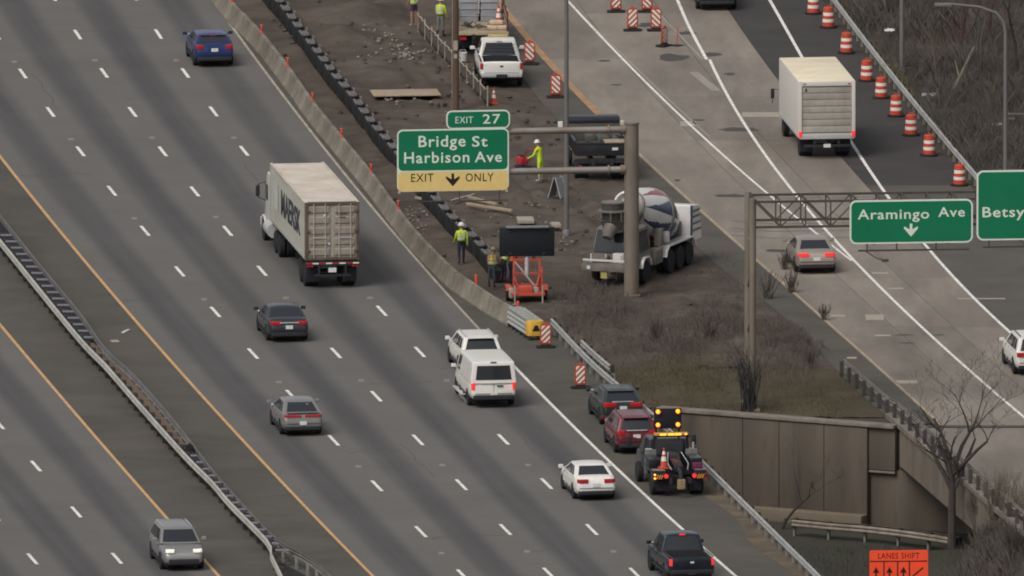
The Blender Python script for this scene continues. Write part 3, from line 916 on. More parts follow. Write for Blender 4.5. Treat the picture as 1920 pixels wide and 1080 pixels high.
# ramp rails
rr = [Vector((RRF(y) + .25, y, 0)) for y in np.linspace(YMAX, G(1900, 440).y, 40)]
guardrail('steel guardrail along the far edge of the ramp behind the orange drums', rr, sides=(1,), half=.12)
br = [Vector((DECKL(y) + .12, y, 0)) for y in np.linspace(G(1525, 705).y, -120, 46)]
guardrail('steel guardrail on the kerb of the ramp bridge above the lower street', br, sides=(-1,), half=.10, z0=0.0, blocks=False, rail_mat=M('bridge_rail_steel', (0.25, 0.23, 0.205), 0.6, 0.25, var=0.25, scale=1.5, dirt=(0.14, 0.115, 0.09), dirt_scale=1.2, dirt_amt=0.7), post=bpost_me, zf=lambda p: 0.12 if p.y < y_in + 2.5 else 0.0)
lr = [Vector((*G(px, py, LOW).xy, LOW)) for px, py in ((1490, 1005), (1560, 1012), (1640, 1018), (1720, 1028), (1795, 1040))]
RUSTY = M('rusty_rail', (0.27, 0.235, 0.20), 0.7, 0.2, var=0.25, scale=1.5, dirt=(0.12, 0.08, 0.055), dirt_scale=1.2, dirt_amt=0.8)
guardrail('weathered lower street guardrail running in front of the retaining wall', lr, sides=(-1, 1), half=.2, z0=LOW, rail_mat=RUSTY)
lr2 = [Vector((*G(px, py, LOW).xy, LOW)) for px, py in ((1895, 1025), (1915, 1060), (1950, 1120))]
guardrail('weathered short guardrail end beside the bridge abutment at the frame edge', lr2, sides=(-1,), half=.12, z0=LOW, rail_mat=RUSTY)

# crash cushion at the barrier's end
a0, a1 = G(966, 612), G(1003, 637)
ang, Lc = frame_at(a0, a1)
cc = thing('crash_cushion', 'steel crash cushion with yellow nose plate at the end of the concrete barrier', 'crash cushion', a0, ang)
GALV = M('cushion_steel', (0.40, 0.41, 0.38), 0.5, 0.3, var=0.15, scale=2)
nseg = 5
for k in range(nseg):
    y0 = Lc * k / nseg; y1 = Lc * (k + 1) / nseg + .12
    for s in (-1, 1):
        pr = []
        for z in np.linspace(.22, .86, 13):
            pr.append((.34 + .045 * math.cos((z - .22) / .64 * 2 * math.pi * 3) - k * .006, z))
        ring = pr + [(x - .015, z) for x, z in reversed(pr)]
        MB().loft([[(s * x, y0, z) for x, z in ring], [(s * x, y1, z) for x, z in ring]]).build('fender_panel', GALV, cc, smooth=40)
    MB().box(0, y0 + .08, .5, .60, .07, .8).build('diaphragm', GALV, cc, bevel=.01)
    MB().box(0, y0 + .55, .84, .56, .10, .05).build('cross_bar', GALV, cc, bevel=.01)
MB().box(0, Lc / 2, .12, .16, Lc, .14).build('track', POST, cc)
for s in (-1, 1):
    for k in range(nseg + 1):
        MB().box(s * .30, Lc * k / nseg + .1, .11, .1, .14, .22).build('foot', TIMBER, cc)
YEL = M('nose_yellow', (0.62, 0.36, 0.05), 0.55, var=0.15)
nose = MB()
nose.prism([(-.40, Lc - .15), (-.36, Lc + .16), (-.2, Lc + .26), (.2, Lc + .26), (.36, Lc + .16), (.40, Lc - .15)], .2, .86)
no = nose.build('nose_plate', YEL, cc, bevel=.02)
MB().hexa([(-.18, Lc + .27, .42), (.18, Lc + .27, .42), (.18, Lc + .255, .42), (-.18, Lc + .255, .42)], [(-.06, Lc + .27, .68), (.06, Lc + .27, .68), (.06, Lc + .255, .68), (-.06, Lc + .255, .68)]).build('black_chevron', SIGN_BLACK, no)

# ================================================================== CHANNELIZERS
STRIPE_O = M('panel_orange', (0.36, 0.058, 0.028), 0.5, var=0.12)
def stripe_panel(w, h, z0, y, n, rev, mi_o=0, mi_w=1):
    """diagonal striped panel face built from parallelogram strips clipped to the rectangle"""
    b = MB()
    per = h / n
    # clip helper
    def clip(poly):
        for axis, lim, sgn in ((0, -w / 2, 1), (0, w / 2, -1), (1, 0, 1), (1, h, -1)):
            out = []
            for i in range(len(poly)):
                p, q = poly[i], poly[(i + 1) % len(poly)]
                a = sgn * (p[axis] - lim); c = sgn * (q[axis] - lim)
                if a >= 0: out.append(p)
                if (a >= 0) != (c >= 0):
                    t = a / (a - c); out.append((p[0] + (q[0] - p[0]) * t, p[1] + (q[1] - p[1]) * t))
            poly = out
            if not poly: return []
        return poly
    k = -2; sl = w * (1 if not rev else -1)
    zz = -2 * per
    i = 0
    while zz < h + 2 * per:
        poly = clip([(-w / 2, zz - sl / 2), (w / 2, zz + sl / 2), (w / 2, zz + per * .56 + sl / 2), (-w / 2, zz + per * .56 - sl / 2)])
        if len(poly) > 2:
            b.add([(x, y, z0 + z) for x, z in poly], [tuple(range(len(poly)))], mi_w)
        zz += per
    return b
def channelizer_parts(t, h=1.08, w=.40, rev=False):
    bl = MB().prism([(-.36, -.24), (.36, -.24), (.42, -.1), (.42, .1), (.36, .24), (-.36, .24), (-.42, .1), (-.42, -.1)], 0, .09)
    bl.prism([(-.2, -.1), (.2, -.1), (.2, .1), (-.2, .1)], .09, .16)
    bl.build('rubber_base', BLACK, t, bevel=.015)
    p = MB()
    pts = [(-w / 2 - .05, .14), (w / 2 + .05, .14), (w / 2 + .06, .3), (w / 2 + .04, h - .1), (w / 2 - .04, h), (-w / 2 + .04, h), (-w / 2 - .04, h - .1), (-w / 2 - .06, .3)]
    p.add([(x, -.03, z) for x, z in pts] + [(x, .03, z) for x, z in pts], [tuple(range(8)), tuple(reversed(range(8, 16)))] + [(i, (i + 1) % 8, 8 + (i + 1) % 8, 8 + i) for i in range(8)])
    p.build('panel', STRIPE_O, t, bevel=.012)
    for s in (-1, 1):
        stripe_panel(w - .02, h * .70, h * .22, s * .036, 3.0, rev).build('white_stripes', [STRIPE_O, WHITE_TAPE], t, smooth=0, recalc=False)
    MB().box(0, 0, h + .03, .12, .05, .08).build('handle', ORANGE, t, bevel=.01)
def channelizer(px, py, label, rev=False, rot=0.0, tilt=0.0):
    g = G(px, py)
    t = thing('striped_channelizer', label, 'channelizer', (g.x, g.y, 0), rad(6) + rot, 'striped vertical panel channelizers')
    channelizer_parts(t, rev=rev)
    if tilt: t.rotation_euler = (0, tilt, rad(6) + rot)
    return t
channelizer(1023, 652, 'orange and white striped panel touching the crash cushion nose')
channelizer(1088, 728, 'orange and white striped panel alone on the shoulder above the dark car')
channelizer(993, 121, 'orange and white striped panel beside the white pickup tailgate', rev=True)
channelizer(1042, 183, 'orange and white striped panel right below the white pickup on the ramp edge', rev=True)
channelizer(1155, 23, 'striped panel at the top edge, nearest the dirt side of the group on the ramp')
channelizer(1213, 23, 'striped panel at the top edge, farthest from the dirt side of the group', rev=True)
channelizer(1186, 58, 'striped panel standing upright beside the leaning one, on the dirt side', rev=False)
channelizer(1230, 58, 'striped panel standing just above the broken leaning panel', rev=True)
g = G(1245, 87)
t = thing('broken_channelizer', 'narrow orange striped panel turned edgeways on a crooked dark base, with a thin stake', 'channelizer', (g.x, g.y, 0), rad(58), 'striped vertical panel channelizers')
channelizer_parts(t, h=.9)
t.rotation_euler = (0, rad(3), rad(58))
MB().cyl((.55, -.35, 0), (.6, -.35, .95), .025, n=8).build('stake', ORANGE, t)
MB().prism([(.2, -.6), (.9, -.65), (.95, -.1), (.3, -.05)], 0, .05).build('loose_base', BLACK, t)

# drums
def drum_parts(t):
    def band(z0, z1, r0, r1, mat, nm):
        MB().lathe([(r0 - .012, z0), (r0, z0 + .01), (r1, z1 - .01), (r1 - .012, z1)], 24).build(nm, mat, t)
    MB().lathe([(.40, 0), (.41, .03), (.40, .075), (.30, .085)], 24).build('rubber_base', BLACK, t)
    zs = [(.085, .27, 'orange_band', ORANGE), (.27, .42, 'white_band', WHITE_TAPE), (.42, .57, 'orange_band', ORANGE), (.57, .72, 'white_band', WHITE_TAPE), (.72, .93, 'orange_band', ORANGE)]
    for i, (a, b_, nm, m) in enumerate(zs):
        band(a, b_, .285 - .012 * i, .278 - .012 * i, m, nm)
    MB().lathe([(.225, .92), (.21, .96), (.12, .97), (0, .97)], 24).build('lid', ORANGE, t)
    MB().tube([(-.1, 0, .96), (-.09, 0, 1.03), (.09, 0, 1.03), (.1, 0, .96)], .018, 6).build('handle', ORANGE, t)
drum0 = None
drums = [(1525, 26, 'cut by the top edge'), (1553, 52, 'second from the top edge'), (1587, 100, 'third from the top edge'), (1625, 152, 'just above the roof line end of the box truck'), (1652, 184, 'beside the upper part of the box truck door'), (1680, 218, 'level with the middle of the box truck door'), (1708, 254, 'level with the box truck tail lamps'), (1742, 292, 'last but one before the big green sign'), (1799, 348, 'lowest one, next to the big green sign')]
for px, py, where in drums:
    g = G(px, py)
    if drum0 is None:
        drum0 = thing('traffic_drum', '', 'traffic drum', (g.x, g.y, 0.004)); drum_parts(drum0); o = drum0
    else:
        o = copy_tree(drum0)
    o.location = (g.x, g.y, 0.004); o.rotation_euler = (0, 0, RNG.uniform(0, 6))
    tag(o, 'orange drum by the ramp guardrail, ' + where, 'traffic drum', 'orange drums lining the ramp guardrail')

def cone(px, py, label, z=0.0, h=.72, loc=None):
    g = loc if loc is not None else G(px, py, z)
    t = thing('traffic_cone', label, 'traffic cone', (g[0], g[1], g[2]), .2)
    s = h / .72
    MB().box(0, 0, .02 * s, .38 * s, .38 * s, .04 * s).build('base', ORANGE, t, bevel=.01)
    MB().lathe([(.14 * s, .04 * s), (.105 * s, .26 * s)], 16).build('skirt', ORANGE, t)
    MB().lathe([(.104 * s, .26 * s), (.078 * s, .42 * s)], 16).build('lower_collar', WHITE_TAPE, t)
    MB().lathe([(.077 * s, .42 * s), (.066 * s, .49 * s)], 16).build('middle_ring', ORANGE, t)
    MB().lathe([(.065 * s, .49 * s), (.047 * s, .60 * s)], 16).build('upper_collar', WHITE_TAPE, t)
    MB().lathe([(.046 * s, .60 * s), (.028 * s, .72 * s), (.02 * s, .72 * s)], 16).build('tip', ORANGE, t)
    return t
cone(926, 194, 'orange cone with white collars on the dirt behind the white pickup', 0.03)

# ================================================================== SIGNS, GANTRIES AND POLES
POLEM = M('weathered_post', (0.21, 0.182, 0.15), 0.6, 0.2, var=0.25, scale=0.8, stretch=(1, 1, .3), dirt=(0.13, 0.085, 0.05), dirt_scale=0.5, dirt_amt=0.85)
PIPEM = M('grey_pipe', (0.27, 0.25, 0.225), 0.55, 0.3, var=0.2, scale=1.0, dirt=(0.16, 0.10, 0.065), dirt_scale=0.5, dirt_amt=0.8)
LAMPM = M('grey_lamp_pole', (0.17, 0.162, 0.156), 0.6, 0.3, var=0.12, scale=1.0)
BRACKET = M('bracket_dark', (0.07, 0.065, 0.06), 0.6, 0.3, var=0.15)

def rrect(w, h, r, n=5):
    out = []
    for cx, cz, a0 in ((w / 2 - r, h / 2 - r, 0), (-w / 2 + r, h / 2 - r, 90), (-w / 2 + r, -h / 2 + r, 180), (w / 2 - r, -h / 2 + r, 270)):
        for k in range(n + 1):
            q = rad(a0 + 90 * k / n); out.append((cx + r * math.cos(q), cz + r * math.sin(q)))
    return out
def plate_y(b, poly, y0, y1, mi=0, cx=0, cz=0):
    n = len(poly)
    b.add([(x + cx, y0, z + cz) for x, z in poly] + [(x + cx, y1, z + cz) for x, z in poly], [tuple(range(n)), tuple(reversed(range(n, 2 * n)))] + [(i, (i + 1) % n, n + (i + 1) % n, n + i) for i in range(n)], mi)
    return b
FACE = RX(math.pi / 2)          # text lying in XY -> standing, read from -Y
def sign_panel(t, cx, cz, w, h, fill, border, r=.3, bw=.07, thick=.06, name='panel'):
    p = plate_y(MB(), rrect(w, h, r), -thick / 2, thick / 2, cx=cx, cz=cz).build(name, border, t, smooth=0)
    plate_y(MB(), rrect(w - 2 * bw, h - 2 * bw, r * .75), -thick / 2 - .006, -thick / 2 - .001, cx=cx, cz=cz).build('sign_face', fill, p, smooth=0)
    return p
def down_arrow(t, cx, cz, s, mat, y):
    pts = [(-.08, .5), (.08, .5), (.08, .05), (.42, .30), (.42, .12), (0, -.5), (-.42, .12), (-.42, .30), (-.08, .05)]
    n = len(pts)
    b = MB(); vs_ = [(cx + x * s * 1.25, y, cz + z * s) for x, z in pts]
    b.add(vs_ + [(x, yy + .006, z) for x, yy, z in vs_], [tuple(range(n)), tuple(reversed(range(n, 2 * n)))] + [(i, (i + 1) % n, n + (i + 1) % n, n + i) for i in range(n)])
    return b.build('arrow', mat, t, smooth=0)

# --- exit sign on its cantilever
pb = G(1184, 556)
syaw = rad(6.6)
cant = thing('cantilever_sign_structure', 'thick weathered cantilever post with two horizontal pipe arms carrying the exit sign', 'sign gantry', (pb.x, pb.y, 0), syaw)
s_ = 41.5
Hh = (556 - 232) / s_
MB().lathe([(.33, 0), (.335, Hh * .5), (.32, Hh)], 22).build('post', POLEM, cant)
MB().lathe([(.42, 0), (.42, .08), (.36, .12)], 22).build('base_plate', POLEM, cant)
MB().lathe([(.36, Hh), (.36, Hh + .06), (.3, Hh + .09), (0, Hh + .09)], 22).build('cap', PIPEM, cant)
zt, zb_ = (556 - 243) / s_ , (556 - 318) / s_
for z, r in ((zt, .15), (zb_, .15)):
    MB().cyl((.1, -.02, z), (-10.3, -.02, z), r, n=16).build('arm_pipe', PIPEM, cant)
    MB().cyl((-.28, -.02, z), (-.50, -.02, z), r + .06, n=16).build('flange', POLEM, cant)
    MB().cyl((-1.0, -.02, z), (-1.06, -.02, z), r + .07, n=16).build('flange', POLEM, cant)
exit_sign = thing('exit_sign', 'green and yellow exit 27 sign for Bridge St and Harbison Ave hanging over the shoulder', 'road sign', (pb.x, pb.y, 0), syaw)
def slx(px): return (px - 1184) / 42 / math.cos(syaw)
def slz(py): return (556 - py) / s_ + 0.0
def sxz(px, py):
    x = slx(px)
    return x, slz(py) - 0 + x * math.sin(syaw) * -.15 * 1.0
gx0, gx1 = slx(744), slx(953)
cx = (gx0 + gx1) / 2; w = gx1 - gx0
def zof(py, px): return slz(py) - (px - 1184) / 42 * math.tan(syaw) * .151
ztop, zmid, zbot = zof(241, 848), zof(319, 848), zof(357, 848)
yo = -.26
pan = plate_y(MB(), rrect(w, ztop - zbot, .25), yo - .03, yo + .03, cx=cx, cz=(ztop + zbot) / 2).build('panel', SIGN_WHITE, exit_sign, smooth=0)
plate_y(MB(), [(x, z) for x, z in rrect(w - .12, ztop - zmid - .09, .2)], yo - .036, yo - .0305, cx=cx, cz=(ztop + zmid) / 2 - .015).build('green_face', SIGN_GREEN, pan, smooth=0)
plate_y(MB(), [(x, z) for x, z in rrect(w - .06, zmid - zbot - .03, .2)], yo - .036, yo - .0305, cx=cx, cz=(zmid + zbot) / 2).build('yellow_face', SIGN_YELLOW, pan, smooth=0)
MB().box(cx, yo - .034, zmid + .0, w - .03, .008, .05).build('divider', SIGN_WHITE, pan, smooth=0)
def word(txt, px0, px1, py, hpx, mat, t, y=yo - .040, bold=.012, sp=1.12):
    x0, x1 = slx(px0), slx(px1); c = (px0 + px1) / 2
    lettering(txt, 1.0, mat, t, T((x0 + x1) / 2, y, zof(py, c)) @ FACE, w=x1 - x0, h=hpx / s_, spacing=sp, offset=bold, extrude=.004)
word('Bridge', 784, 872, 267, 28, SIGN_WHITE, pan)
word('St', 884, 913, 264, 20, SIGN_WHITE, pan)
word('Harbison', 757, 879, 294, 21, SIGN_WHITE, pan)
word('Ave', 889, 940, 293, 20, SIGN_WHITE, pan)
word('EXIT', 770, 812, 332, 15, SIGN_BLACK, pan, bold=.0)
word('ONLY', 872, 924, 331, 15, SIGN_BLACK, pan, bold=.0)
down_arrow(pan, slx(848), zof(336, 848), 24 / s_, SIGN_BLACK, yo - .044)
tx0, tx1 = slx(836), slx(955); tz0, tz1 = zof(241, 895) + .02, zof(206, 895)
tab = plate_y(MB(), rrect(tx1 - tx0, tz1 - tz0, .25), yo - .03, yo + .03, cx=(tx0 + tx1) / 2, cz=(tz0 + tz1) / 2).build('exit_tab', SIGN_WHITE, exit_sign, smooth=0)
plate_y(MB(), rrect(tx1 - tx0 - .12, tz1 - tz0 - .12, .2), yo - .036, yo - .0305, cx=(tx0 + tx1) / 2, cz=(tz0 + tz1) / 2).build('green_face', SIGN_GREEN, tab, smooth=0)
word('EXIT', 853, 886, 224, 12, SIGN_WHITE, tab, bold=.0)
word('27', 904, 937, 222, 18, SIGN_WHITE, tab, bold=.01)
for px in (790, 905):
    MB().box(slx(px), yo + .10, (ztop + zbot) / 2, .10, .14, ztop - zbot).build('backing_beam', BRACKET, exit_sign)
for px in (748, 949):
    MB().box(slx(px), yo, zbot - .02, .10, .08, .10).build('corner_clip', CREAM, exit_sign)
MB().box(cx + .0, yo - .2, zbot - .42, w * .98, .05, .05).build('walkway_rail', BRACKET, exit_sign)
for px in (860, 935): MB().box(slx(px), yo - .12, zbot - .2, .05, .05, .45).build('hanger', BRACKET, exit_sign)

# --- box truss gantry over the ramp
gb = G(1402, 757)
gyaw = rad(5.5)
gan = thing('truss_gantry', 'dark steel box truss gantry on twin legs spanning the ramp', 'sign gantry', (gb.x, gb.y, 0), gyaw)
H2 = (757 - 372) / s_; DEP = 2.1; TH = 1.12; LT = 15.5
TRUSS = M('truss_steel', (0.085, 0.072, 0.06), 0.6, 0.3, var=0.25, scale=1.5)
for yv in (0, -DEP):
    MB().lathe([(.15, 0), (.15, H2 + .15)], 14, mat=T(-.0, yv, 0)).build('leg', POLEM, gan)
    MB().box(0, yv, .06, .6, .6, .12).build('foot_plate', POLEM, gan, bevel=.01)
for z in (1.2, 3.2, 5.2, 7.4): MB().cyl((0, 0, z), (0, -DEP, z + (1.2 if z < 7 else 0)), .045, n=8).build('leg_brace', POLEM, gan)
zc0 = H2 - TH
for yv in (0, -DEP):
    for z in (H2, zc0):
        MB().box(LT / 2 + .1, yv, z, LT, .10, .10).build('chord', TRUSS, gan)
nb_ = 14; bay = LT / nb_
for k in range(nb_ + 1):
    x = .12 + k * bay
    for yv in (0, -DEP):
        MB().box(x, yv, H2 - TH / 2, .06, .06, TH).build('vertical', TRUSS, gan)
        if k < nb_:
            a, b_ = ((x, zc0), (x + bay, H2)) if k % 2 else ((x, H2), (x + bay, zc0))
            MB().cyl((a[0], yv, a[1]), (b_[0], yv, b_[1]), .035, n=6).build('diagonal', TRUSS, gan)
    for z in (H2, zc0):
        MB().box(x, -DEP / 2, z, .05, DEP, .05).build('cross_strut', TRUSS, gan)
def gword_setup(px): return (px - 1402) / 42 / math.cos(gyaw)
ysg = -DEP - .22
def gz(py, px):  # height of a point on the sign plane
    return (757 - py) / s_ - (px - 1402) / 42 * math.tan(gyaw) * .151 - (-ysg) * -.0 + ysg * -.151 * -1
def gzz(py, px): 
    Y = gb.y + (px - 1402) / 42 * math.tan(gyaw) + ysg * math.cos(gyaw)
    return HP(px, py, Y).z
def gxx(px):
    Y = gb.y + (px - 1402) / 42 * math.tan(gyaw) + ysg * math.cos(gyaw)
    X = HP(px, 420, Y).x - gb.x
    return (X + ysg * math.sin(gyaw)) / math.cos(gyaw)
def gsign(px0, px1, py0, py1, name, label, r=.3):
    t = thing(name, label, 'road sign', (gb.x, gb.y, 0), gyaw)
    c = (px0 + px1) / 2
    x0, x1 = gxx(px0), gxx(px1); z1, z0 = gzz(py0, c), gzz(py1, c)
    p = plate_y(MB(), rrect(x1 - x0, z1 - z0, r), ysg - .03, ysg + .03, cx=(x0 + x1) / 2, cz=(z0 + z1) / 2).build('panel', SIGN_WHITE, t, smooth=0)
    plate_y(MB(), rrect(x1 - x0 - .15, z1 - z0 - .15, r * .75), ysg - .037, ysg - .031, cx=(x0 + x1) / 2, cz=(z0 + z1) / 2).build('green_face', SIGN_GREEN, p, smooth=0)
    for q in (.2, .8):
        MB().box(x0 + (x1 - x0) * q, ysg + .09, (z0 + z1) / 2, .1, .12, z1 - z0 + .1).build('backing_beam', BRACKET, t)
    return t, p, x0, x1, z0, z1
def gword(txt, px0, px1, py, hpx, p, bold=.012):
    c = (px0 + px1) / 2
    lettering(txt, 1.0, SIGN_WHITE, p, T((gxx(px0) + gxx(px1)) / 2, ysg - .040, gzz(py, c)) @ FACE, w=gxx(px1) - gxx(px0), h=hpx / s_, spacing=1.1, offset=bold, extrude=.004)
t1, p1, x0, x1, z0, z1 = gsign(1593, 1824, 374, 456, 'ramp_sign', 'green Aramingo Ave sign with a down arrow on the truss gantry')
gword('Aramingo', 1608, 1742, 404, 24, p1)
gword('Ave', 1759, 1809, 397, 18, p1)
down_arrow(p1, gxx(1708), gzz(431, 1708), 24 / s_, SIGN_WHITE, ysg - .044)
for q in (.14, .38, .7): MB().box(x0 + (x1 - x0) * q, ysg - .1, z0 - .12, .06, .06, .28).build('hanger', BRACKET, t1)
MB().box((x0 + x1) / 2 + .1, ysg - .1, z0 - .28, (x1 - x0) * .9, .12, .07).build('light_bar', BRACKET, t1)
MB().tube([(x0 + .7, ysg - .1, z0 - .3), (x0 + 1.1, ysg - .9, z0 - .5), (x0 + 1.35, ysg - 1.1, z0 - .55)], .03, 6).build('lamp_arm', BRACKET, t1)
MB().box(x0 + 1.45, ysg - 1.15, z0 - .57, .3, .18, .1).build('sign_lamp', BRACKET, t1)
t2, p2, x0, x1, z0, z1 = gsign(1831, 2060, 318, 449, 'bridge_sign', 'taller green sign reading Betsy at the frame edge on the truss gantry')
gword('Betsy', 1842, 1921, 400, 25, p2)
MB().box((x0 + x1) / 2, ysg - .1, z0 - .28, (x1 - x0) * .9, .12, .07).build('light_bar', BRACKET, t2)
for q in (.1, .4): MB().box(x0 + (x1 - x0) * q, ysg - .1, z0 - .12, .06, .06, .28).build('hanger', BRACKET, t2)

# --- orange lane shift sign on the lower ground
lg = G(1685, 1180, -2.9)
ls = thing('lane_shift_sign', 'orange lanes shift sign with lane arrows standing on the lower ground', 'road sign', (lg.x, lg.y, -2.95), rad(3))
SIGN_OR = M('sign_orange', (0.95, 0.085, 0.03), 0.5, var=0.06)
wz = 2.52; zt_ = (1180 - 1037) / s_ + .05
pz = 1.75
op = plate_y(MB(), rrect(wz, pz, .08), -.03, .03, cz=zt_ - pz / 2).build('panel', SIGN_OR, ls, smooth=0)
lettering('LANES', .3, SIGN_BLACK, op, T(-.46, -.034, zt_ - .23) @ FACE, w=.86, h=.25, extrude=.003, spacing=1.1)
lettering('SHIFT', .3, SIGN_BLACK, op, T(.50, -.034, zt_ - .23) @ FACE, w=.78, h=.25, extrude=.003, spacing=1.1)
MB().box(0, -.034, zt_ - .47, wz - .06, .008, .045).build('divider', SIGN_BLACK, op, smooth=0)
for x in (-.64, -.05, .46): MB().box(x, -.034, zt_ - .47 - .6, .05, .008, 1.2).build('divider', SIGN_BLACK, op, smooth=0)
for x in (-.98, -.40, .2):
    b = MB(); b.add([(x - .14, -.036, zt_ - .97), (x + .14, -.036, zt_ - .97), (x, -.036, zt_ - .70)], [(0, 1, 2)])
    b.box(x, -.034, zt_ - 1.3, .07, .006, .7); b.build('arrow', SIGN_BLACK, op, smooth=0, recalc=False)
MB().box(.82, -.034, zt_ - .95, .06, .006, .6, mat=T(.82, 0, zt_ - .95) @ RY(rad(50)) @ T(-.82, 0, -(zt_ - .95))).build('arrow', SIGN_BLACK, op, smooth=0)
for x in (-.8, .8): MB().box(x, .06, (zt_ - .1) / 2, .1, .06, zt_ - .1).build('post', POST, ls)

# --- lamp posts and poles
def pole(name, label, cat, px, py, h, r0, r1, mat, z=0.0):
    g = G(px, py, z)
    t = thing(name, label, cat, (g.x, g.y, z - 0.1))
    MB().lathe([(r0, 0), (r1, h), (0, h)], 14).build('shaft', mat, t)
    return t
t = pole('lamp_post', 'tall grey lamp post rising from the dirt beside the message board', 'lamp post', 1062, 440, 13.5, .12, .085, LAMPM)
MB().lathe([(.2, 0), (.2, .25), (.13, .35)], 14).build('base', LAMPM, t)
MB().tube([(0, 0, 13.3), (.4, 0, 14.1), (2.2, 0, 14.5)], [.06, .05, .04], 8).build('arm', LAMPM, t)
MB().box(2.5, 0, 14.48, .8, .3, .14).build('lamp_head', LAMPM, t, bevel=.03)
WPOLE = M('wood_pole', (0.105, 0.068, 0.048), 0.9, var=0.25, scale=1.2, stretch=(3, 3, .3))
t = pole('utility_pole', 'brown wooden utility pole standing in the work zone left of the white pickup', 'utility pole', 854, 206, 11.5, .17, .13, WPOLE)
MB().box(0, -.155, 3.1, .2, .03, .45).build('notice', PALE, t)
MB().box(0, -.152, 2.6, .16, .025, .2).build('notice', PALE, t)
MB().box(-.14, -.06, 4.5, .04, .03, 9).build('conduit', PALE, t)
MB().box(0, 0, 10.6, 2.2, .1, .12).build('crossarm', WPOLE, t)
t = pole('lamp_post', 'grey lamp post with curved arm among the scrub behind the big green sign', 'lamp post', 1885, 420, 8.9, .10, .085, LAMPM, z=0.0)
MB().tube([(0, 0, 8.8), (-.1, 0, 9.3), (-.45, 0, 9.72), (-1.2, 0, 9.98), (-2.4, 0, 10.1)], [.085, .08, .075, .065, .05], 10).build('curved_arm', LAMPM, t)
MB().box(-2.8, 0, 10.08, .8, .32, .14).build('lamp_head', LAMPM, t, bevel=.04)
MB().box(.45, 0, 5.12, .95, .05, .06).build('bracket', LAMPM, t)
MB().box(.2, 0, 4.9, .45, .05, .05).build('bracket', LAMPM, t)
t = pole('lamp_post', 'plain grey post in the scrub just beyond the ramp guardrail', 'lamp post', 1691, 140, 11, .11, .085, LAMPM)
MB().lathe([(.17, 0), (.17, .3), (.12, .4)], 12).build('base', LAMPM, t)
MB().tube([(0, 0, 10.9), (.3, 0, 11.6), (2.0, 0, 11.9)], [.07, .06, .05], 8).build('arm', LAMPM, t)
MB().box(2.35, 0, 11.9, .8, .3, .14).build('lamp_head', LAMPM, t, bevel=.04)
# ================================================================== VEHICLES
def paint(name, col, rough=0.32, metal=0.0):
    return M(name, col, rough, metal, var=0.05, scale=1.5, spec=0.4, coat=0.35, dirt=tuple(c * .7 + .03 for c in col), dirt_scale=1.4, dirt_amt=0.35)

SEDAN = dict(
    top=[(0, .66), (.010, .90), (.045, 1.02), (.14, 1.06), (.30, 1.00), (.60, .97), (.72, .95), (.88, .86), (.96, .76), (.988, .66), (1, .55)],
    bot=[(0, .42), (.010, .34), (.045, .27), (.15, .2), (.85, .2), (.95, .22), (.988, .28), (1, .36)],
    wid=[(0, .80), (.010, .88), (.045, .95), (.12, .99), (.3, 1), (.8, 1), (.93, .93), (.985, .82), (1, .7)],
    L=4.75, W=1.84, H=1.45, gh=(.12, .75, .32, .56), zb=.97, wt=.72, wheel=.33, axles=(.20, .80), tl=(.80, .96), tlx=(.42, 1.0), plate_z=.70)
SUV = dict(
    top=[(0, .70), (.010, 1.0), (.04, 1.10), (.2, 1.10), (.6, 1.07), (.72, 1.05), (.88, .99), (.96, .88), (.988, .76), (1, .62)],
    bot=[(0, .48), (.010, .38), (.045, .30), (.15, .24), (.85, .24), (.95, .27), (.988, .32), (1, .42)],
    wid=[(0, .84), (.010, .90), (.045, .96), (.12, .99), (.3, 1), (.8, 1), (.93, .93), (.985, .84), (1, .74)],
    L=4.7, W=1.88, H=1.70, gh=(.012, .75, .085, .58), zb=1.06, wt=.76, wheel=.36, axles=(.19, .81), tl=(.86, 1.06), tlx=(.62, 1.0), plate_z=.82)
HATCH = dict(SEDAN, top=[(0, .70), (.010, .95), (.045, 1.04), (.14, 1.06), (.30, 1.00), (.60, .97), (.72, .95), (.88, .86), (.96, .76), (.988, .66), (1, .55)],
    gh=(.04, .77, .26, .54), H=1.47, L=4.6, tl=(.86, .96), tlx=(.10, 1.0), plate_z=.60)
MINIVAN = dict(SUV, L=5.0, W=1.95, H=1.76, gh=(.012, .82, .06, .62), wheel=.34, tl=(.82, 1.15), tlx=(.80, 1.0), plate_z=.78)
VAN = dict(
    top=[(0, .80), (.008, 1.08), (.03, 1.16), (.3, 1.18), (.7, 1.16), (.80, 1.14), (.90, 1.06), (.96, .95), (.99, .80), (1, .62)],
    bot=[(0, .52), (.008, .44), (.03, .36), (.15, .32), (.85, .32), (.95, .32), (.988, .36), (1, .44)],
    wid=[(0, .88), (.008, .93), (.03, .97), (.10, 1), (.3, 1), (.85, 1), (.94, .94), (.985, .86), (1, .76)],
    L=5.55, W=2.06, H=2.10, gh=(.004, .84, .018, .70), zb=1.12, wt=.90, wbf=.985, wheel=.36, axles=(.20, .83), tl=(.82, 1.15), tlx=(.84, 1.0), plate_z=.62)
PICKUP = dict(
    top=[(0, .90), (.006, 1.20), (.02, 1.26), (.36, 1.26), (.40, 1.20), (.68, 1.18), (.74, 1.20), (.92, 1.12), (.97, 1.0), (.99, .82), (1, .66)],
    bot=[(0, .56), (.006, .50), (.02, .46), (.15, .40), (.85, .40), (.95, .42), (.988, .46), (1, .5)],
    wid=[(0, .92), (.006, .95), (.02, .98), (.10, 1), (.3, 1), (.85, 1), (.94, .96), (.985, .90), (1, .82)],
    L=5.85, W=2.02, H=1.94, gh=(.385, .77, .42, .63), zb=1.18, wt=.74, wheel=.41, axles=(.215, .835), tl=(.92, 1.20), tlx=(.86, 1.0), plate_z=.62, bed=True)

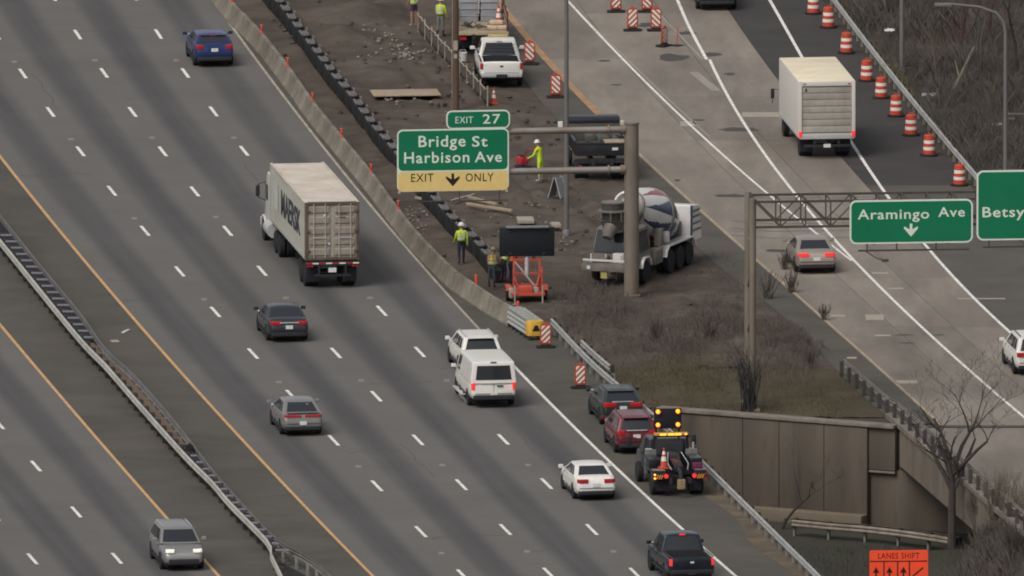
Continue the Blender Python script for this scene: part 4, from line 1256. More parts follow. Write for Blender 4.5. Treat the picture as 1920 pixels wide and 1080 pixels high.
def wheel_meshes(r, wdt=.22, key=None):
    ty = MB().lathe([(r * .60, -wdt / 2), (r * .93, -wdt / 2), (r, -wdt * .36), (r, wdt * .36), (r * .93, wdt / 2), (r * .60, wdt / 2)], 22, mat=RY(math.pi / 2)).mesh('wheel', BLACK)
    b = MB()
    b.lathe([(0, wdt * .30), (r * .12, wdt * .34), (r * .16, wdt * .25), (r * .52, wdt * .20), (r * .60, wdt * .46), (r * .64, wdt * .46), (r * .64, -wdt * .4), (0, -wdt * .4)], 20, mat=RY(math.pi / 2))
    for k in range(5):
        q = 2 * math.pi * k / 5
        b.box(wdt * .32, 0, r * .34, .03, r * .16, r * .5, mat=RX(q))
    return ty, b.mesh('rim', RIM)
WH = {}
def add_wheel(t, x, y, r, wdt=.22):
    k = (r, wdt)
    if k not in WH: WH[k] = wheel_meshes(r, wdt)
    s = 1 if x > 0 else -1
    w = place('wheel', WH[k][0], t, T(x, y, r) @ (I4 if s > 0 else RZ(math.pi)))
    place('rim', WH[k][1], w)
    return w

def ry_of(sp, x):      # rear surface y (from the rear end) at half width x
    w = sp['W'] / 2; tab = sorted((b * w * .99, a * sp['L']) for a, b in sp['wid'][:4])
    return -sp['L'] / 2 + interp(tab, abs(x))
def fy_of(sp, x):
    w = sp['W'] / 2; tab = sorted((b * w * .99, a * sp['L']) for a, b in sp['wid'][-4:])
    tab = [(h, l) for h, l in tab]
    return -sp['L'] / 2 + interp(tab, abs(x))

def end_strip(sp, x0, x1, z0, z1, proud=.015, depth=.10, front=False, lean=0.0, n=8):
    b = MB(); f = fy_of if front else ry_of; s = -1 if not front else 1
    xs = [x0 + (x1 - x0) * i / n for i in range(n + 1)]
    outer = [(x * 1.006, f(sp, x) + s * proud) for x in xs]; inner = [(x * .95, f(sp, x) - s * depth) for x in reversed(xs)]
    poly = outer + inner
    k = len(poly)
    b.add([(x, y, z0) for x, y in poly] + [(x, y + lean, z1) for x, y in poly], [tuple(range(k)), tuple(range(k, 2 * k))] + [(i, (i + 1) % k, k + (i + 1) % k, k + i) for i in range(k)])
    return b

def greenhouse(sp):
    L = sp['L']; w = sp['W'] / 2
    yb0, yb1, yt0, yt1 = [-L / 2 + q * L for q in sp['gh']]
    zb, zt = sp['zb'], sp['H']; wb = w * sp.get('wbf', .945); wt = w * sp['wt']
    br, bf = .05, .10
    def rear(u, v):
        x = (2 * u - 1) * (wb + (wt - wb) * v); c = 1 - (2 * u - 1) ** 2
        return Vector((x, yb0 + (yt0 - yb0) * v - br * c * (1 - .3 * v), zb + (zt - .06 - zb) * v))
    def front(u, v):
        x = (2 * u - 1) * (wb + (wt - wb) * v); c = 1 - (2 * u - 1) ** 2
        return Vector((x, yb1 + (yt1 - yb1) * v + bf * c * (1 - .5 * v), zb + (zt - .06 - zb) * v))
    def side(s):
        def f(u, v):
            ya, yb = yb0 + (yt0 - yb0) * v, yb1 + (yt1 - yb1) * v
            bow = .03 * math.sin(math.pi * u)
            return Vector((s * (wb + (wt - wb) * v + bow * (1 - .4 * v)), ya + (yb - ya) * u, zb + (zt - .06 - zb) * v))
        return f
    def roof(u, v):
        a, b = rear(u, 1), front(u, 1); p = a.lerp(b, v)
        s = side(1 if u > .5 else -1)(v, 1)
        e = abs(2 * u - 1)
        x = (2 * u - 1) * abs(s.x)
        crown = .06 * (1 - e ** 3) * (math.sin(math.pi * min(1, max(0, v))) ** .35)
        return Vector((x, p.y, zt - .06 + crown))
    return rear, front, side, roof

def patch(fn, u0, u1, v0, v1, off, nu=6, nv=4, inset=None):
    """thin panel lying on a surface function, raised by off along the normal; corners clipped slightly"""
    b = MB(); vs_ = []
    for j in range(nv + 1):
        for i in range(nu + 1):
            v = v0 + (v1 - v0) * j / nv; a0, a1 = u0, u1
            if inset:
                a0 = u0 + inset[0] * (j / nv); a1 = u1 - inset[1] * (j / nv)
            u = a0 + (a1 - a0) * i / nu
            e = 1e-3
            p = fn(u, v); du = fn(min(u + e, 1), v) - fn(max(u - e, 0), v); dv = fn(u, min(v + e, 1)) - fn(u, max(v - e, 0))
            n = du.cross(dv); n.normalize()
            vs_.append((p, n))
    c = sum((p for p, n in vs_), Vector()) / len(vs_)
    sgn = 1 if sum(n.dot(Vector((c.x, c.y * .6, 0.2))) for p, n in vs_) > 0 else -1
    fs_ = [(j * (nu + 1) + i, j * (nu + 1) + i + 1, (j + 1) * (nu + 1) + i + 1, (j + 1) * (nu + 1) + i) for j in range(nv) for i in range(nu)]
    k = len(vs_)
    front_ = [p + n * sgn * off for p, n in vs_]; back = [p - n * sgn * .02 for p, n in vs_]
    b.add(front_ + back, fs_ + [tuple(x + k for x in reversed(f)) for f in fs_])
    rim = [i for i in range(nu + 1)] + [j * (nu + 1) + nu for j in range(1, nv + 1)] + [nv * (nu + 1) + i for i in range(nu - 1, -1, -1)] + [j * (nu + 1) for j in range(nv - 1, 0, -1)]
    o = len(b.v) - 2 * k
    for a, c2 in zip(rim, rim[1:] + rim[:1]):
        b.f.append([o + a, o + c2, o + k + c2, o + k + a]); b.m.append(0)
    return b

CHASSB = M('underbody_black', (0.012, 0.012, 0.013), .9, var=.2)
def car_body_mesh(sp):
    L, W = sp['L'], sp['W']
    ts = sorted(set([a for a, _ in sp['top']] + [a for a, _ in sp['bot']] + [a for a, _ in sp['wid']] + [.2, .4, .5, .7, .8]))
    rings = []
    for t in ts:
        zt, zb, w = interp(sp['top'], t), interp(sp['bot'], t), interp(sp['wid'], t) * W / 2
        h = zt - zb
        half = [(.80 * w, zb), (.95 * w, zb + .16 * h), (w, zb + .40 * h), (.99 * w, zb + .66 * h), (.965 * w, zb + .86 * h), (.90 * w, zb + .96 * h), (.72 * w, zt), (.36 * w, zt + .012)]
        ring = [(x, z) for x, z in half] + [(-x, z) for x, z in reversed(half)]
        rings.append([(x, -L / 2 + t * L, z) for x, z in ring])
    b = MB().loft(rings)
    return b
def make_car(label, sp, pt, loc, rz, cat='car', name='car', lit=False, group=None, rear_x=None, extras=None, roofmat=None, hatch_gap=True, front_lit=False, blank_sides=False):
    t = thing(name, label, cat, loc, rz, group)
    L, W = sp['L'], sp['W']; w = W / 2; r = sp['wheel']
    ys = [-L / 2 + q * L for q in sp['axles']]
    b = car_body_mesh(sp)
    me = b.mesh('body', [pt, DARK], smooth=50)
    cut = MB()
    for y in ys:
        for s in (-1, 1):
            cut.cyl((s * (w - .30), y, r), (s * (w + .3), y, r), r + .055, n=22, mi=1)
    if sp.get('bed'):
        cut.box(0, -L / 2 + .10 + .355 * L / 2, 1.05, W * .80, .345 * L, .75, mi=1)
    me = boolean(me, cut.mesh('cutter', [pt, DARK], smooth=0))
    me.shade_smooth(); me.set_sharp_from_angle(angle=rad(45))
    body = place('body', me, t)
    rear, front, side, roof = greenhouse(sp)
    g = MB()
    g.grid(rear, 10, 4); g.grid(front, 10, 4); g.grid(side(1), 10, 4); g.grid(side(-1), 10, 4); g.grid(roof, 10, 10)
    cab = g.build('cabin', roofmat or pt, t, merge=.004, smooth=55, bevel=.05, seg=3)
    # glass
    isvan = sp is VAN
    patch(front, .06, .94, .10, .93, .008).build('windshield', GLASS, t)
    if isvan:
        patch(rear, .10, .90, .16, .84, .008, inset=(.015, .015)).build('rear_window', GLASS, t)
    else:
        patch(rear, .09, .91, .14 if sp['gh'][2] - sp['gh'][0] > .12 else .10, .90, .008, inset=(.02, .02)).build('rear_window', GLASS, t)
    for s in (-1, 1):
        f = side(s)
        if isvan:
            patch(f, .735, .93, .12, .86, .008, inset=(0, .02)).build('side_window', GLASS, t)
        elif sp.get('bed'):
            patch(f, .54, .90, .12, .88, .008, inset=(0, .04)).build('side_window', GLASS, t)
            patch(f, .10, .49, .12, .88, .008, inset=(.03, 0)).build('side_window', GLASS, t)
        else:
            patch(f, .56, .90, .12, .88, .008, inset=(0, .05)).build('side_window', GLASS, t)
            patch(f, .28, .53, .12, .88, .008).build('side_window', GLASS, t)
            patch(f, .09, .25, .12, .84, .008, inset=(.04, 0)).build('quarter_window', GLASS, t)
    # lamps, plate, trim
    tm = TAIL_ON if lit else TAIL
    z0, z1 = sp['tl']
    hw = interp(sp['wid'], .03) * w
    for s in (-1, 1):
        end_strip(sp, s * sp['tlx'][0] * hw, s * sp['tlx'][1] * hw * .985, z0, z1, .02, .10).build('tail_lamp', tm, t, bevel=.012)
        end_strip(sp, s * .45 * w, s * .84 * w, sp['top'][-3][1] - .06, sp['top'][-3][1] + .08, .012, .16, front=True).build('head_lamp', HEAD_ON if front_lit else HEAD, t, bevel=.02)
        fm = front(.02 if s < 0 else .98, .12)
        mr = MB().hexa([(-.11, -.05, -.07), (.11, -.05, -.07), (.10, .10, -.06), (-.11, .08, -.06)], [(-.10, -.05, .09), (.10, -.05, .09), (.09, .08, .08), (-.10, .07, .08)])
        mr.box(-s * .13, .0, -.04, .10, .05, .04)
        mo = mr.build('mirror', [pt], t, T(s * (w * .93 + .20), fm.y - .28, fm.z + .07), bevel=.03)
    zl = interp(sp['bot'], .045)
    end_strip(sp, -.86 * w, .86 * w, zl + .02, zl + .19, .012, .14).build('bumper_trim', DARK, t, bevel=.02)
    end_strip(sp, -.70 * w, .70 * w, zl + .04, zl + .24, .012, .14, front=True).build('front_grille', DARK, t, bevel=.02)
    MB().box(0, -L / 2 - .018, sp['plate_z'], .32, .02, .16).build('number_plate', PLATE, t)
    MB().box(0, -L / 2 - .005, zl + .30, W * .80, .03, .02).build('bumper_seam', DARK, t)
    for s in (-1, 1):
        for q in (.36, .54) if not isvan else (.64,):
            MB().box(s * (w * 1.0 + .005), -L / 2 + L * q, sp['zb'] - .16, .03, .17, .035).build('door_handle', pt, t, bevel=.008)
        MB().box(s * (w * .965), -L / 2 + L * .5, interp(sp['bot'], .5) + .07, .06, L * .40, .10).build('sill', DARK, t, bevel=.02)
    seams = (.345, .52, .69) if not isvan else (.58, .745)
    for s in (-1, 1):
        for q in seams:
            zlo, zhi = interp(sp['bot'], q) + .18, sp['zb'] - .06
            MB().hexa([(s * w * .97, -L / 2 + L * q - .008, zlo), (s * (w * 1.0 + .004), -L / 2 + L * q - .008, zlo), (s * (w * 1.0 + .004), -L / 2 + L * q + .008, zlo), (s * w * .97, -L / 2 + L * q + .008, zlo)],
                      [(s * w * .93, -L / 2 + L * q - .008, zhi), (s * (w * .965 + .004), -L / 2 + L * q - .008, zhi), (s * (w * .965 + .004), -L / 2 + L * q + .008, zhi), (s * w * .93, -L / 2 + L * q + .008, zhi)]).build('door_seam', DARK, t)
    MB().box(0, 0, interp(sp['bot'], .5) + .02, W * .84, L * .9, .10).build('underbody', CHASSB, t)
    for y in ys:
        for s in (-1, 1):
            add_wheel(t, s * (w - .115), y, r)
    if extras: extras(t, sp, dict(rear=rear, front=front, side=side, roof=roof))
    return t

def put(px, py, sp, slope=None, f=None, flip=False, ax=0):
    """origin and heading so that the rear axle (or front axle when flipped) stands at the pixel"""
    g = G(px, py)
    sl = slope if slope is not None else f.slope(g.y)
    a = math.atan(-sl)                       # heading rotation about z
    if flip: a += math.pi
    ya = -sp['L'] / 2 + sp['L'] * (sp['axles'][1] if flip else sp['axles'][0])
    d = Vector((-math.sin(a), math.cos(a), 0))
    o = Vector((g.x, g.y, 0)) - d * ya
    return (o.x, o.y, 0.006), a

WHITEP = paint('white_paint', (0.72, 0.70, 0.65))
BLACKP = paint('black_paint', (0.014, 0.015, 0.019), .25)
CHARP = paint('charcoal_paint', (0.035, 0.037, 0.046), .28, .3)
BLUEP = paint('blue_paint', (0.018, 0.032, 0.13), .28, .2)
SILVERP = paint('silver_paint', (0.30, 0.29, 0.285), .35, .5)
GREYP = paint('grey_silver_paint', (0.25, 0.24, 0.238), .38, .4)
TANP = paint('champagne_paint', (0.36, 0.31, 0.265), .35, .4)
REDP = paint('dark_red_paint', (0.135, 0.012, 0.022), .3, .1)
TEALP = paint('dark_teal_paint', (0.008, 0.014, 0.022), .25, .1)
DKGREEN = paint('dark_slate_paint', (0.05, 0.055, 0.056), .35, .3)

def spoiler(w=.6, z=None, back=.04):
    def f(t, sp, S):
        p = S['rear'](.5, 1)
        MB().box(0, p.y - back, p.z - .0, sp['W'] * w, .20, .04).build('spoiler', t.children[0].data.materials[0], t, bevel=.015)
        MB().box(0, p.y - back - .10, p.z - .01, .3, .02, .03).build('brake_lamp', TAIL, t)
    return f
def rails_top(mat):
    def f(t, sp, S):
        for s in (.06, .94):
            pts = [S['roof'](s, v) + Vector((0, 0, .05)) for v in np.linspace(.06, .94, 6)]
            MB().tube(pts, .022, 6).build('roof_rail', mat, t)
        p = S['rear'](.5, 1)
        MB().box(0, p.y - .06, p.z - .0, sp['W'] * .6, .22, .04).build('spoiler', t.children[0].data.materials[0], t, bevel=.015)
        q = S['rear'](.5, .03)
        MB().box(0, q.y - .02, q.z, sp['W'] * .5, .03, .05).build('tailgate_trim', RIM, t, bevel=.01)
    return f

loc, a = put(399, 122, SUV, f=RE)
make_car('dark blue car near the top of the main lanes beside the concrete barrier', dict(SUV, H=1.46, L=4.6, W=1.84, wt=.74, gh=(.04, .75, .2, .56)), BLUEP, loc, a, extras=spoiler())
loc, a = put(537, 637, SEDAN, f=L2)
def trunk_garnish(t, sp, S):
    MB().box(0, -sp['L'] / 2 - .012, .90, sp['W'] * .46, .02, .05).build('chrome_strip', RIM, t, bevel=.008)
make_car('dark charcoal sedan right behind the container truck', SEDAN, CHARP, loc, a, extras=trunk_garnish)
loc, a = put(563, 813, HATCH, f=L3)
def sporty(t, sp, S):
    p = S['rear'](.5, .08)
    MB().box(0, -sp['L'] / 2 + .10, 1.06, sp['W'] * .80, .16, .035).build('tail_spoiler', SILVERP, t, bevel=.012)
    MB().box(.3, S['rear'](.5, .75).y - .02, S['rear'](.5, .75).z, .12, .01, .05).build('window_sticker', PALE, t)
make_car('silver grey hatchback alone in the middle lanes below the charcoal sedan', HATCH, SILVERP, loc, a, extras=sporty)
loc, a = put(898, 697, SUV, f=RE)
make_car('white crossover with roof rails partly hidden ahead of the white van', dict(SUV, H=1.66), WHITEP, loc, a, extras=rails_top(RIM), lit=False)
loc, a = put(919, 759, VAN, f=L1)
def van_extra(t, sp, S):
    MB().box(0, S['rear'](.5, 1).y + .02, sp['H'] - .07, .26, .08, .05).build('brake_lamp', DARK, t, bevel=.01)
    end_strip(sp, -.95 * sp['W'] / 2 * .93, .95 * sp['W'] / 2 * .93, .40, .60, .06, .1).build('rear_bumper', DARK, t, bevel=.03)
    MB().box(-.0, S['rear'](.5, .4).y - .012, 1.3, .012, .012, 1.2).build('door_seam', DARK, t)
    MB().box(.28, -sp['L'] / 2 - .02, 1.0, .28, .03, .05).build('door_latch', DARK, t)
    MB().box(-1.12, .2, .40, .22, 2.6, .04).build('side_step', RIM, t, bevel=.01)
    for y in (-.9, .2, 1.3): MB().box(-1.03, y, .44, .14, .06, .06).build('step_bracket', DARK, t)
    f = S['side'](-1)
    patch(f, .40, .72, .08, .90, .006).build('panel_recess', WHITEP, t)
    patch(f, .06, .37, .08, .90, .006).build('panel_recess', WHITEP, t)
make_car('white cargo van with big rear window following the white crossover', VAN, WHITEP, loc, a, cat='van', name='cargo_van', lit=True, extras=van_extra)
loc, a = put(1112, 934, SEDAN, f=RE)
make_car('white sedan in the right lane beside the tow truck', dict(SEDAN, L=4.65), WHITEP, loc, a, lit=False, extras=None)
loc, a = put(1163, 794, SUV, f=RE)
make_car('dark green car with grey roof stopped on the shoulder in front of the red car', dict(SUV, H=1.52, wt=.74, gh=(.04, .74, .2, .56), tlx=(.35, 1.0)), paint('dark_green_paint', (0.013, 0.024, 0.021), .28), loc, a, roofmat=DKGREEN, extras=rails_top(DKGREEN))
loc, a = put(1191, 848, MINIVAN, f=RE)
def pale_box(t, sp, S):
    p = S['roof'](.5, .9)
    MB().box(0, p.y, p.z + .05, .28, .2, .09).build('roof_dome', PALE, t, bevel=.02)
make_car('dark red wagon stopped on the shoulder between the dark car and the tow truck', dict(SUV, L=4.6, W=1.83, H=1.66), REDP, loc, a + rad(-1), extras=rails_top(REDP))
loc, a = put(1288, 1092, PICKUP, f=RE)
def pickup_extra(lit, txtcol):
    def f(t, sp, S):
        L, W = sp['L'], sp['W']
        MB().box(0, -L / 2 - .012, .98, W * .80, .03, .44).build('tailgate', t.children[0].data.materials[0], t, bevel=.02)
        MB().box(0, -L / 2 - .03, 1.06, .16, .02, .08).build('badge', txtcol, t, bevel=.01)
        end_strip(sp, -.93 * W / 2, .93 * W / 2, .56, .74, .10, .1).build('rear_bumper', RIM if txtcol is DARK else DARK, t, bevel=.03)
        MB().box(0, -L / 2 - .14, .64, .5, .03, .14).build('bumper_step', DARK, t)
        p = S['rear'](.5, 1)
        MB().box(0, p.y - .03, p.z + .02, .26, .06, .06).build('brake_lamp', TAIL_ON if lit else TAIL, t, bevel=.01)
        for s in (-1, 1): MB().box(s * W * .465, -L / 2 + .19 * L, 1.275, .07, .35 * L, .03).build('bed_rail', DARK, t, bevel=.01)
    return f
make_car('dark pickup truck with lit tail lamps leaving the bottom edge of the picture', PICKUP, TEALP, loc, a, cat='pickup truck', name='pickup_truck', lit=True, extras=pickup_extra(True, PLATE))
loc, a = put(938, 160, PICKUP, slope=-.05)
def rack_extra(t, sp, S):
    pickup_extra(False, DARK)(t, sp, S)
    yr = -sp['L'] / 2 + sp['L'] * .375
    for x in (-.8, .8): MB().cyl((x, yr, 1.25), (x * .86, yr, 1.92), .03, n=8).build('rack_post', WHITEP, t)
    MB().cyl((-.7, yr, 1.92), (.7, yr, 1.92), .03, n=8).build('rack_bar', WHITEP, t)
    for z in (1.45, 1.6, 1.75): MB().cyl((-.77, yr, z), (.77, yr, z), .012, n=6).build('rack_slat', DARK, t)
    MB().box(0, .55, 1.985, .9, .26, .07).build('beacon_bar', M('amber_lens', (0.5, 0.36, 0.12), .35, var=0), t, bevel=.02)
make_car('white work pickup parked on the dirt behind the loaded flatbed truck', PICKUP, WHITEP, loc, a, cat='pickup truck', name='pickup_truck', extras=rack_extra)
loc, a = put(1527, 509, SEDAN, slope=-.115)
make_car('champagne sedan with brake lamps on driving under the truss gantry', SEDAN, TANP, loc, a, lit=True)
loc, a = put(1938, 700, SUV, slope=-.14)
make_car('white sport utility car cut by the frame edge on the ramp', dict(SUV, H=1.72), WHITEP, loc, a, extras=rails_top(DARK))
loc, a = put(1342, 16, SUV, slope=-.07)
make_car('black vehicle cut by the top edge of the picture on the ramp', SUV, BLACKP, loc, a)
loc, a = put(340, 1066, SUV, f=OY, flip=True)
make_car('silver crossover with headlamps on in the oncoming lanes', dict(SUV, H=1.64, wt=.74), SILVERP, loc, a, front_lit=True, extras=rails_top(RIM))

# ---------------------------------------------------------------- container truck
def dual_wheel(t, s, y, r=.50, x=1.0):
    add_wheel(t, s * x, y, r, .27)
    return add_wheel(t, s * (x - .33), y, r, .27)
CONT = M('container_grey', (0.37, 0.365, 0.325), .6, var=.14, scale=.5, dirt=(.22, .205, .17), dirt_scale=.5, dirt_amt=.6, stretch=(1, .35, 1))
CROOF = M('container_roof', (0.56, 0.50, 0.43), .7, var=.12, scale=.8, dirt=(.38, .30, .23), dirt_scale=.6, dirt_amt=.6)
CDOOR = M('container_door', (0.295, 0.255, 0.215), .6, var=.15, scale=1.0, dirt=(.18, .135, .10), dirt_scale=.9, dirt_amt=.7)
CFRAME = M('container_frame', (0.10, 0.07, 0.055), .65, var=.2, dirt=(.2, .15, .11))
CHASS = M('chassis_dark', (0.022, 0.023, 0.027), .6, var=.2)
NAVYF = M('mud_flap', (0.012, 0.014, 0.022), .7, var=.1)
REDT = M('red_reflector', (0.35, 0.02, 0.02), .5, var=.1)

g = G(617, 535); sl = RE.slope(g.y); a = math.atan(-sl)
d = Vector((-math.sin(a), math.cos(a), 0))
o = Vector((g.x, g.y, 0)) - d * 1.1                          # rear end of the chassis; tandem axle starts 1.1 m ahead
semi = thing('container_truck', 'big truck hauling a pale grey shipping container in the main lanes', 'truck', (o.x, o.y, 0.006), a)
CL, CW, z0, z1 = 12.19, 2.44, 1.32, 3.92
# container: corrugated sides, flat ribbed roof, doors
cont = MB()
n = 60; amp = .030
def sidewall(s):
    ring = []
    ys = []
    for k in range(n):
        y = .12 + (CL - .24) * k / n; dy = (CL - .24) / n
        ys += [(y, 0), (y + dy * .3, 0), (y + dy * .45, -amp), (y + dy * .85, -amp)]
    ys.append((CL - .12, 0))
    b = MB()
    vs_ = []
    for y, q in ys: vs_ += [(s * (CW / 2 - .012 + q), y, z0 + .12), (s * (CW / 2 - .012 + q), y, z1 - .06)]
    b.add(vs_, [(2 * i, 2 * i + 2, 2 * i + 3, 2 * i + 1) for i in range(len(ys) - 1)])
    return b
box_ = MB().box(0, CL / 2, (z0 + z1) / 2, CW - .16, CL - .1, z1 - z0 - .1).build('container_core', CONT, semi)
for s in (-1, 1): sidewall(s).build('side_wall', CONT, semi, recalc=False, smooth=0)
for s in (-1, 1):
    MB().box(s * (CW / 2 - .05), CL / 2, z1 - .05, .10, CL, .10).build('top_rail', CROOF, semi, bevel=.01)
    MB().box(s * (CW / 2 - .06), CL / 2, z0 + .06, .12, CL, .13).build('bottom_rail', CONT, semi, bevel=.01)
    MB().box(s * (CW / 2 - .065), CL - .07, (z0 + z1) / 2, .14, .15, z1 - z0 - .02).build('corner_post', CONT, semi)
    MB().box(s * (CW / 2 - .065), .07, (z0 + z1) / 2, .14, .15, z1 - z0 - .02).build('corner_post', CFRAME, semi, bevel=.01)
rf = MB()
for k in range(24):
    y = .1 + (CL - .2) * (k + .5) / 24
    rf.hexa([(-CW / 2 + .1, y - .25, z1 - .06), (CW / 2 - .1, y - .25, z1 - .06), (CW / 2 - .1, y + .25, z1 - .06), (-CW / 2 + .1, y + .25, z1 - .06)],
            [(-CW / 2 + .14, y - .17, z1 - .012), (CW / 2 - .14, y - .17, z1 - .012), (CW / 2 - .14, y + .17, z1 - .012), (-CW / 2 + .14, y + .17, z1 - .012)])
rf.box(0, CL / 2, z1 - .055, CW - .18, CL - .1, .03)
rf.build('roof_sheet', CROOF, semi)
MB().box(0, .06, z1 - .07, CW - .26, .14, .14).build('door_header', CFRAME, semi, bevel=.01)
MB().box(0, .06, z0 + .05, CW - .26, .14, .14).build('door_sill', CFRAME, semi, bevel=.01)
for s in (-1, 1):
    dx = s * (CW / 4 - .04)
    dr = MB().box(dx, .06, (z0 + z1) / 2, CW / 2 - .17, .06, z1 - z0 - .32).build('door', CDOOR, semi, bevel=.01)
    for k in range(5):
        zc = z0 + .34 + k * .48
        MB().hexa([(dx - .45, .03, zc - .17), (dx + .45, .03, zc - .17), (dx + .45, .03, zc + .17), (dx - .45, .03, zc + .17)],
                  [(dx - .42, -.012, zc - .12), (dx + .42, -.012, zc - .12), (dx + .42, -.012, zc + .12), (dx - .42, -.012, zc + .12)]).build('door_rib', CDOOR, dr)
    for q in (-.26, .26):
        MB().cyl((dx + q, -.035, z0 + .08), (dx + q, -.035, z1 - .08), .02, n=8).build('lock_rod', RIM, dr)
        MB().box(dx + q * .6, -.05, z0 + 1.0, .3, .03, .05).build('rod_handle', RIM, dr)
    for zc in (z0 + .4, z0 + 1.3, z0 + 2.2):
        MB().box(s * (CW / 2 - .15), -.03, zc, .14, .05, .08).build('hinge', CFRAME, dr)
MB().box(-.35, -.02, z0 + 2.0, .1, .01, .1).build('placard', PLATE, semi)
MB().box(.42, -.02, z0 + 2.1, .5, .01, .07).build('stencil', CFRAME, semi)
MB().box(.42, -.02, z0 + 1.9, .35, .01, .06).build('stencil', CFRAME, semi)
MB().box(-.14, -.02, z0 + .72, .08, .01, .08).build('placard', PLATE, semi)
NAVYL = M('dark_lettering', (0.045, 0.05, 0.06), .6, var=.3, scale=4)
lettering('MAERSK', 1.0, NAVYL, semi, T(-CW / 2 - .004, 5.0, (z0 + z1) / 2 + .10) @ RZ(-math.pi / 2) @ RX(math.pi / 2), w=6.6, h=1.15, extrude=.006, offset=.02)
MB().box(-CW / 2 - .006, 10.0, (z0 + z1) / 2 + .1, .012, 1.2, 1.25).build('pale_emblem', M('pale_emblem', (.47, .48, .44), .6, var=.1), semi)
# chassis
for s in (-1, 1): MB().box(s * .42, 5.3, 1.16, .14, 10.6, .26).build('frame_rail', CHASS, semi)
for y in (.15, 2.6, 5.2, 7.8, 10.3): MB().box(0, y, 1.2, 2.3, .16, .18).build('bolster', CHASS, semi)
MB().box(0, .02, 1.14, 2.42, .10, .20).build('rear_beam', CHASS, semi, bevel=.01)
for k in range(8):
    MB().box(-1.06 + k * .303, -.035, 1.16, .28, .012, .06).build('reflector', REDT if k % 2 == 0 else WHITE_TAPE, semi)
for x in (-1.08, -.93, .93, 1.08): MB().box(x, -.05, 1.04, .12, .03, .07).build('tail_lamp', TAIL, semi)
MB().box(0, -.03, .62, 1.6, .08, .10).build('bumper_bar', CHASS, semi)
for x in (-.6, .6): MB().box(x, -.02, .85, .08, .08, .5).build('bumper_upright', CHASS, semi)
MB().box(0, -.055, .86, .36, .02, .2).build('number_plate', PLATE, semi)
MB().box(0, -.05, .60, .6, .02, .05).build('bumper_tape', WHITE_TAPE, semi)
for s in (-1, 1): MB().box(s * .82, .30, .66, .64, .02, .74).build('mud_flap', NAVYF, semi, bevel=.005)
for y in (1.1, 2.35):
    MB().cyl((-1, y, .5), (1, y, .5), .08, n=10).build('axle', CHASS, semi)
    for s in (-1, 1): dual_wheel(semi, s, y)
for s in (-1, 1): MB().box(s * .5, 8.2, .66, .12, .12, 1.0).build('landing_leg', CHASS, semi)
# tractor
TRW = paint('tractor_white', (0.58, 0.57, 0.53))
for s in (-1, 1): MB().box(s * .42, 12.2, .95, .12, 6.4, .22).build('tractor_frame', CHASS, semi)
for y in (9.9, 11.15):
    MB().cyl((-1, y, .5), (1, y, .5), .08, n=10).build('axle', CHASS, semi)
    for s in (-1, 1): dual_wheel(semi, s, y)
for s in (-1, 1): add_wheel(semi, s * 1.02, 15.0, .5, .3)
cabp = [(12.75, 1.0), (12.75, 3.0), (13.0, 3.28), (13.7, 3.3), (14.05, 3.1), (14.45, 2.1), (15.5, 1.98), (15.95, 1.75), (16.05, 1.0)]
MB().prismx([(y, z) for y, z in cabp if y < 14.6] + [(14.6, 1.0)], -1.14, 1.14).build('cab', TRW, semi, bevel=.07, seg=3)
MB().hexa([(-1.0, 14.4, .8), (1.0, 14.4, .8), (.8, 16.05, .7), (-.8, 16.05, .7)], [(-.95, 14.4, 2.08), (.95, 14.4, 2.08), (.7, 15.9, 1.7), (-.7, 15.9, 1.7)]).build('hood', TRW, semi, bevel=.08, seg=3)
for s in (-1, 1):
    MB().box(s * 1.145, 13.95, 2.35, .02, .85, .7).build('side_window', GLASS, semi, bevel=.008)
    MB().prismx([(14.5, .5), (14.35, .9), (14.6, 1.12), (15.4, 1.12), (15.65, .9), (15.6, .5), (15.5, .5), (15.45, .85), (15.25, 1.0), (14.75, 1.0), (14.55, .85), (14.6, .5)], s * .85, s * 1.18).build('fender', TRW, semi, bevel=.02)
    MB().tube([(s * 1.12, 14.3, 2.75), (s * 1.48, 14.35, 2.65), (s * 1.48, 14.35, 2.05), (s * 1.12, 14.3, 1.9)], .025, 6).build('mirror_arm', CHASS, semi)
    MB().box(s * 1.5, 14.33, 2.35, .18, .1, .5).build('mirror', CHASS, semi, bevel=.03)
    MB().cyl((s * 1.05, 12.0, .85), (s * 1.05, 13.5, .85), .33, n=18).build('fuel_tank', RIM, semi)
    MB().cyl((s * 1.0, 12.55, 1.1), (s * 1.0, 12.55, 3.6), .09, n=12).build('exhaust_stack', RIM, semi)
    MB().box(s * .78, 16.0, 1.15, .34, .1, .25).build('head_lamp', HEAD, semi, bevel=.03)
MB().box(0, 16.12, .72, 2.3, .2, .38).build('front_bumper', RIM, semi, bevel=.04)
MB().hexa([(-1.0, 14.45, 2.15), (1.0, 14.45, 2.15), (1.0, 14.48, 2.15), (-1.0, 14.48, 2.15)], [(-.95, 14.08, 3.02), (.95, 14.08, 3.02), (.95, 14.12, 3.02), (-.95, 14.12, 3.02)]).build('windshield', GLASS, semi)

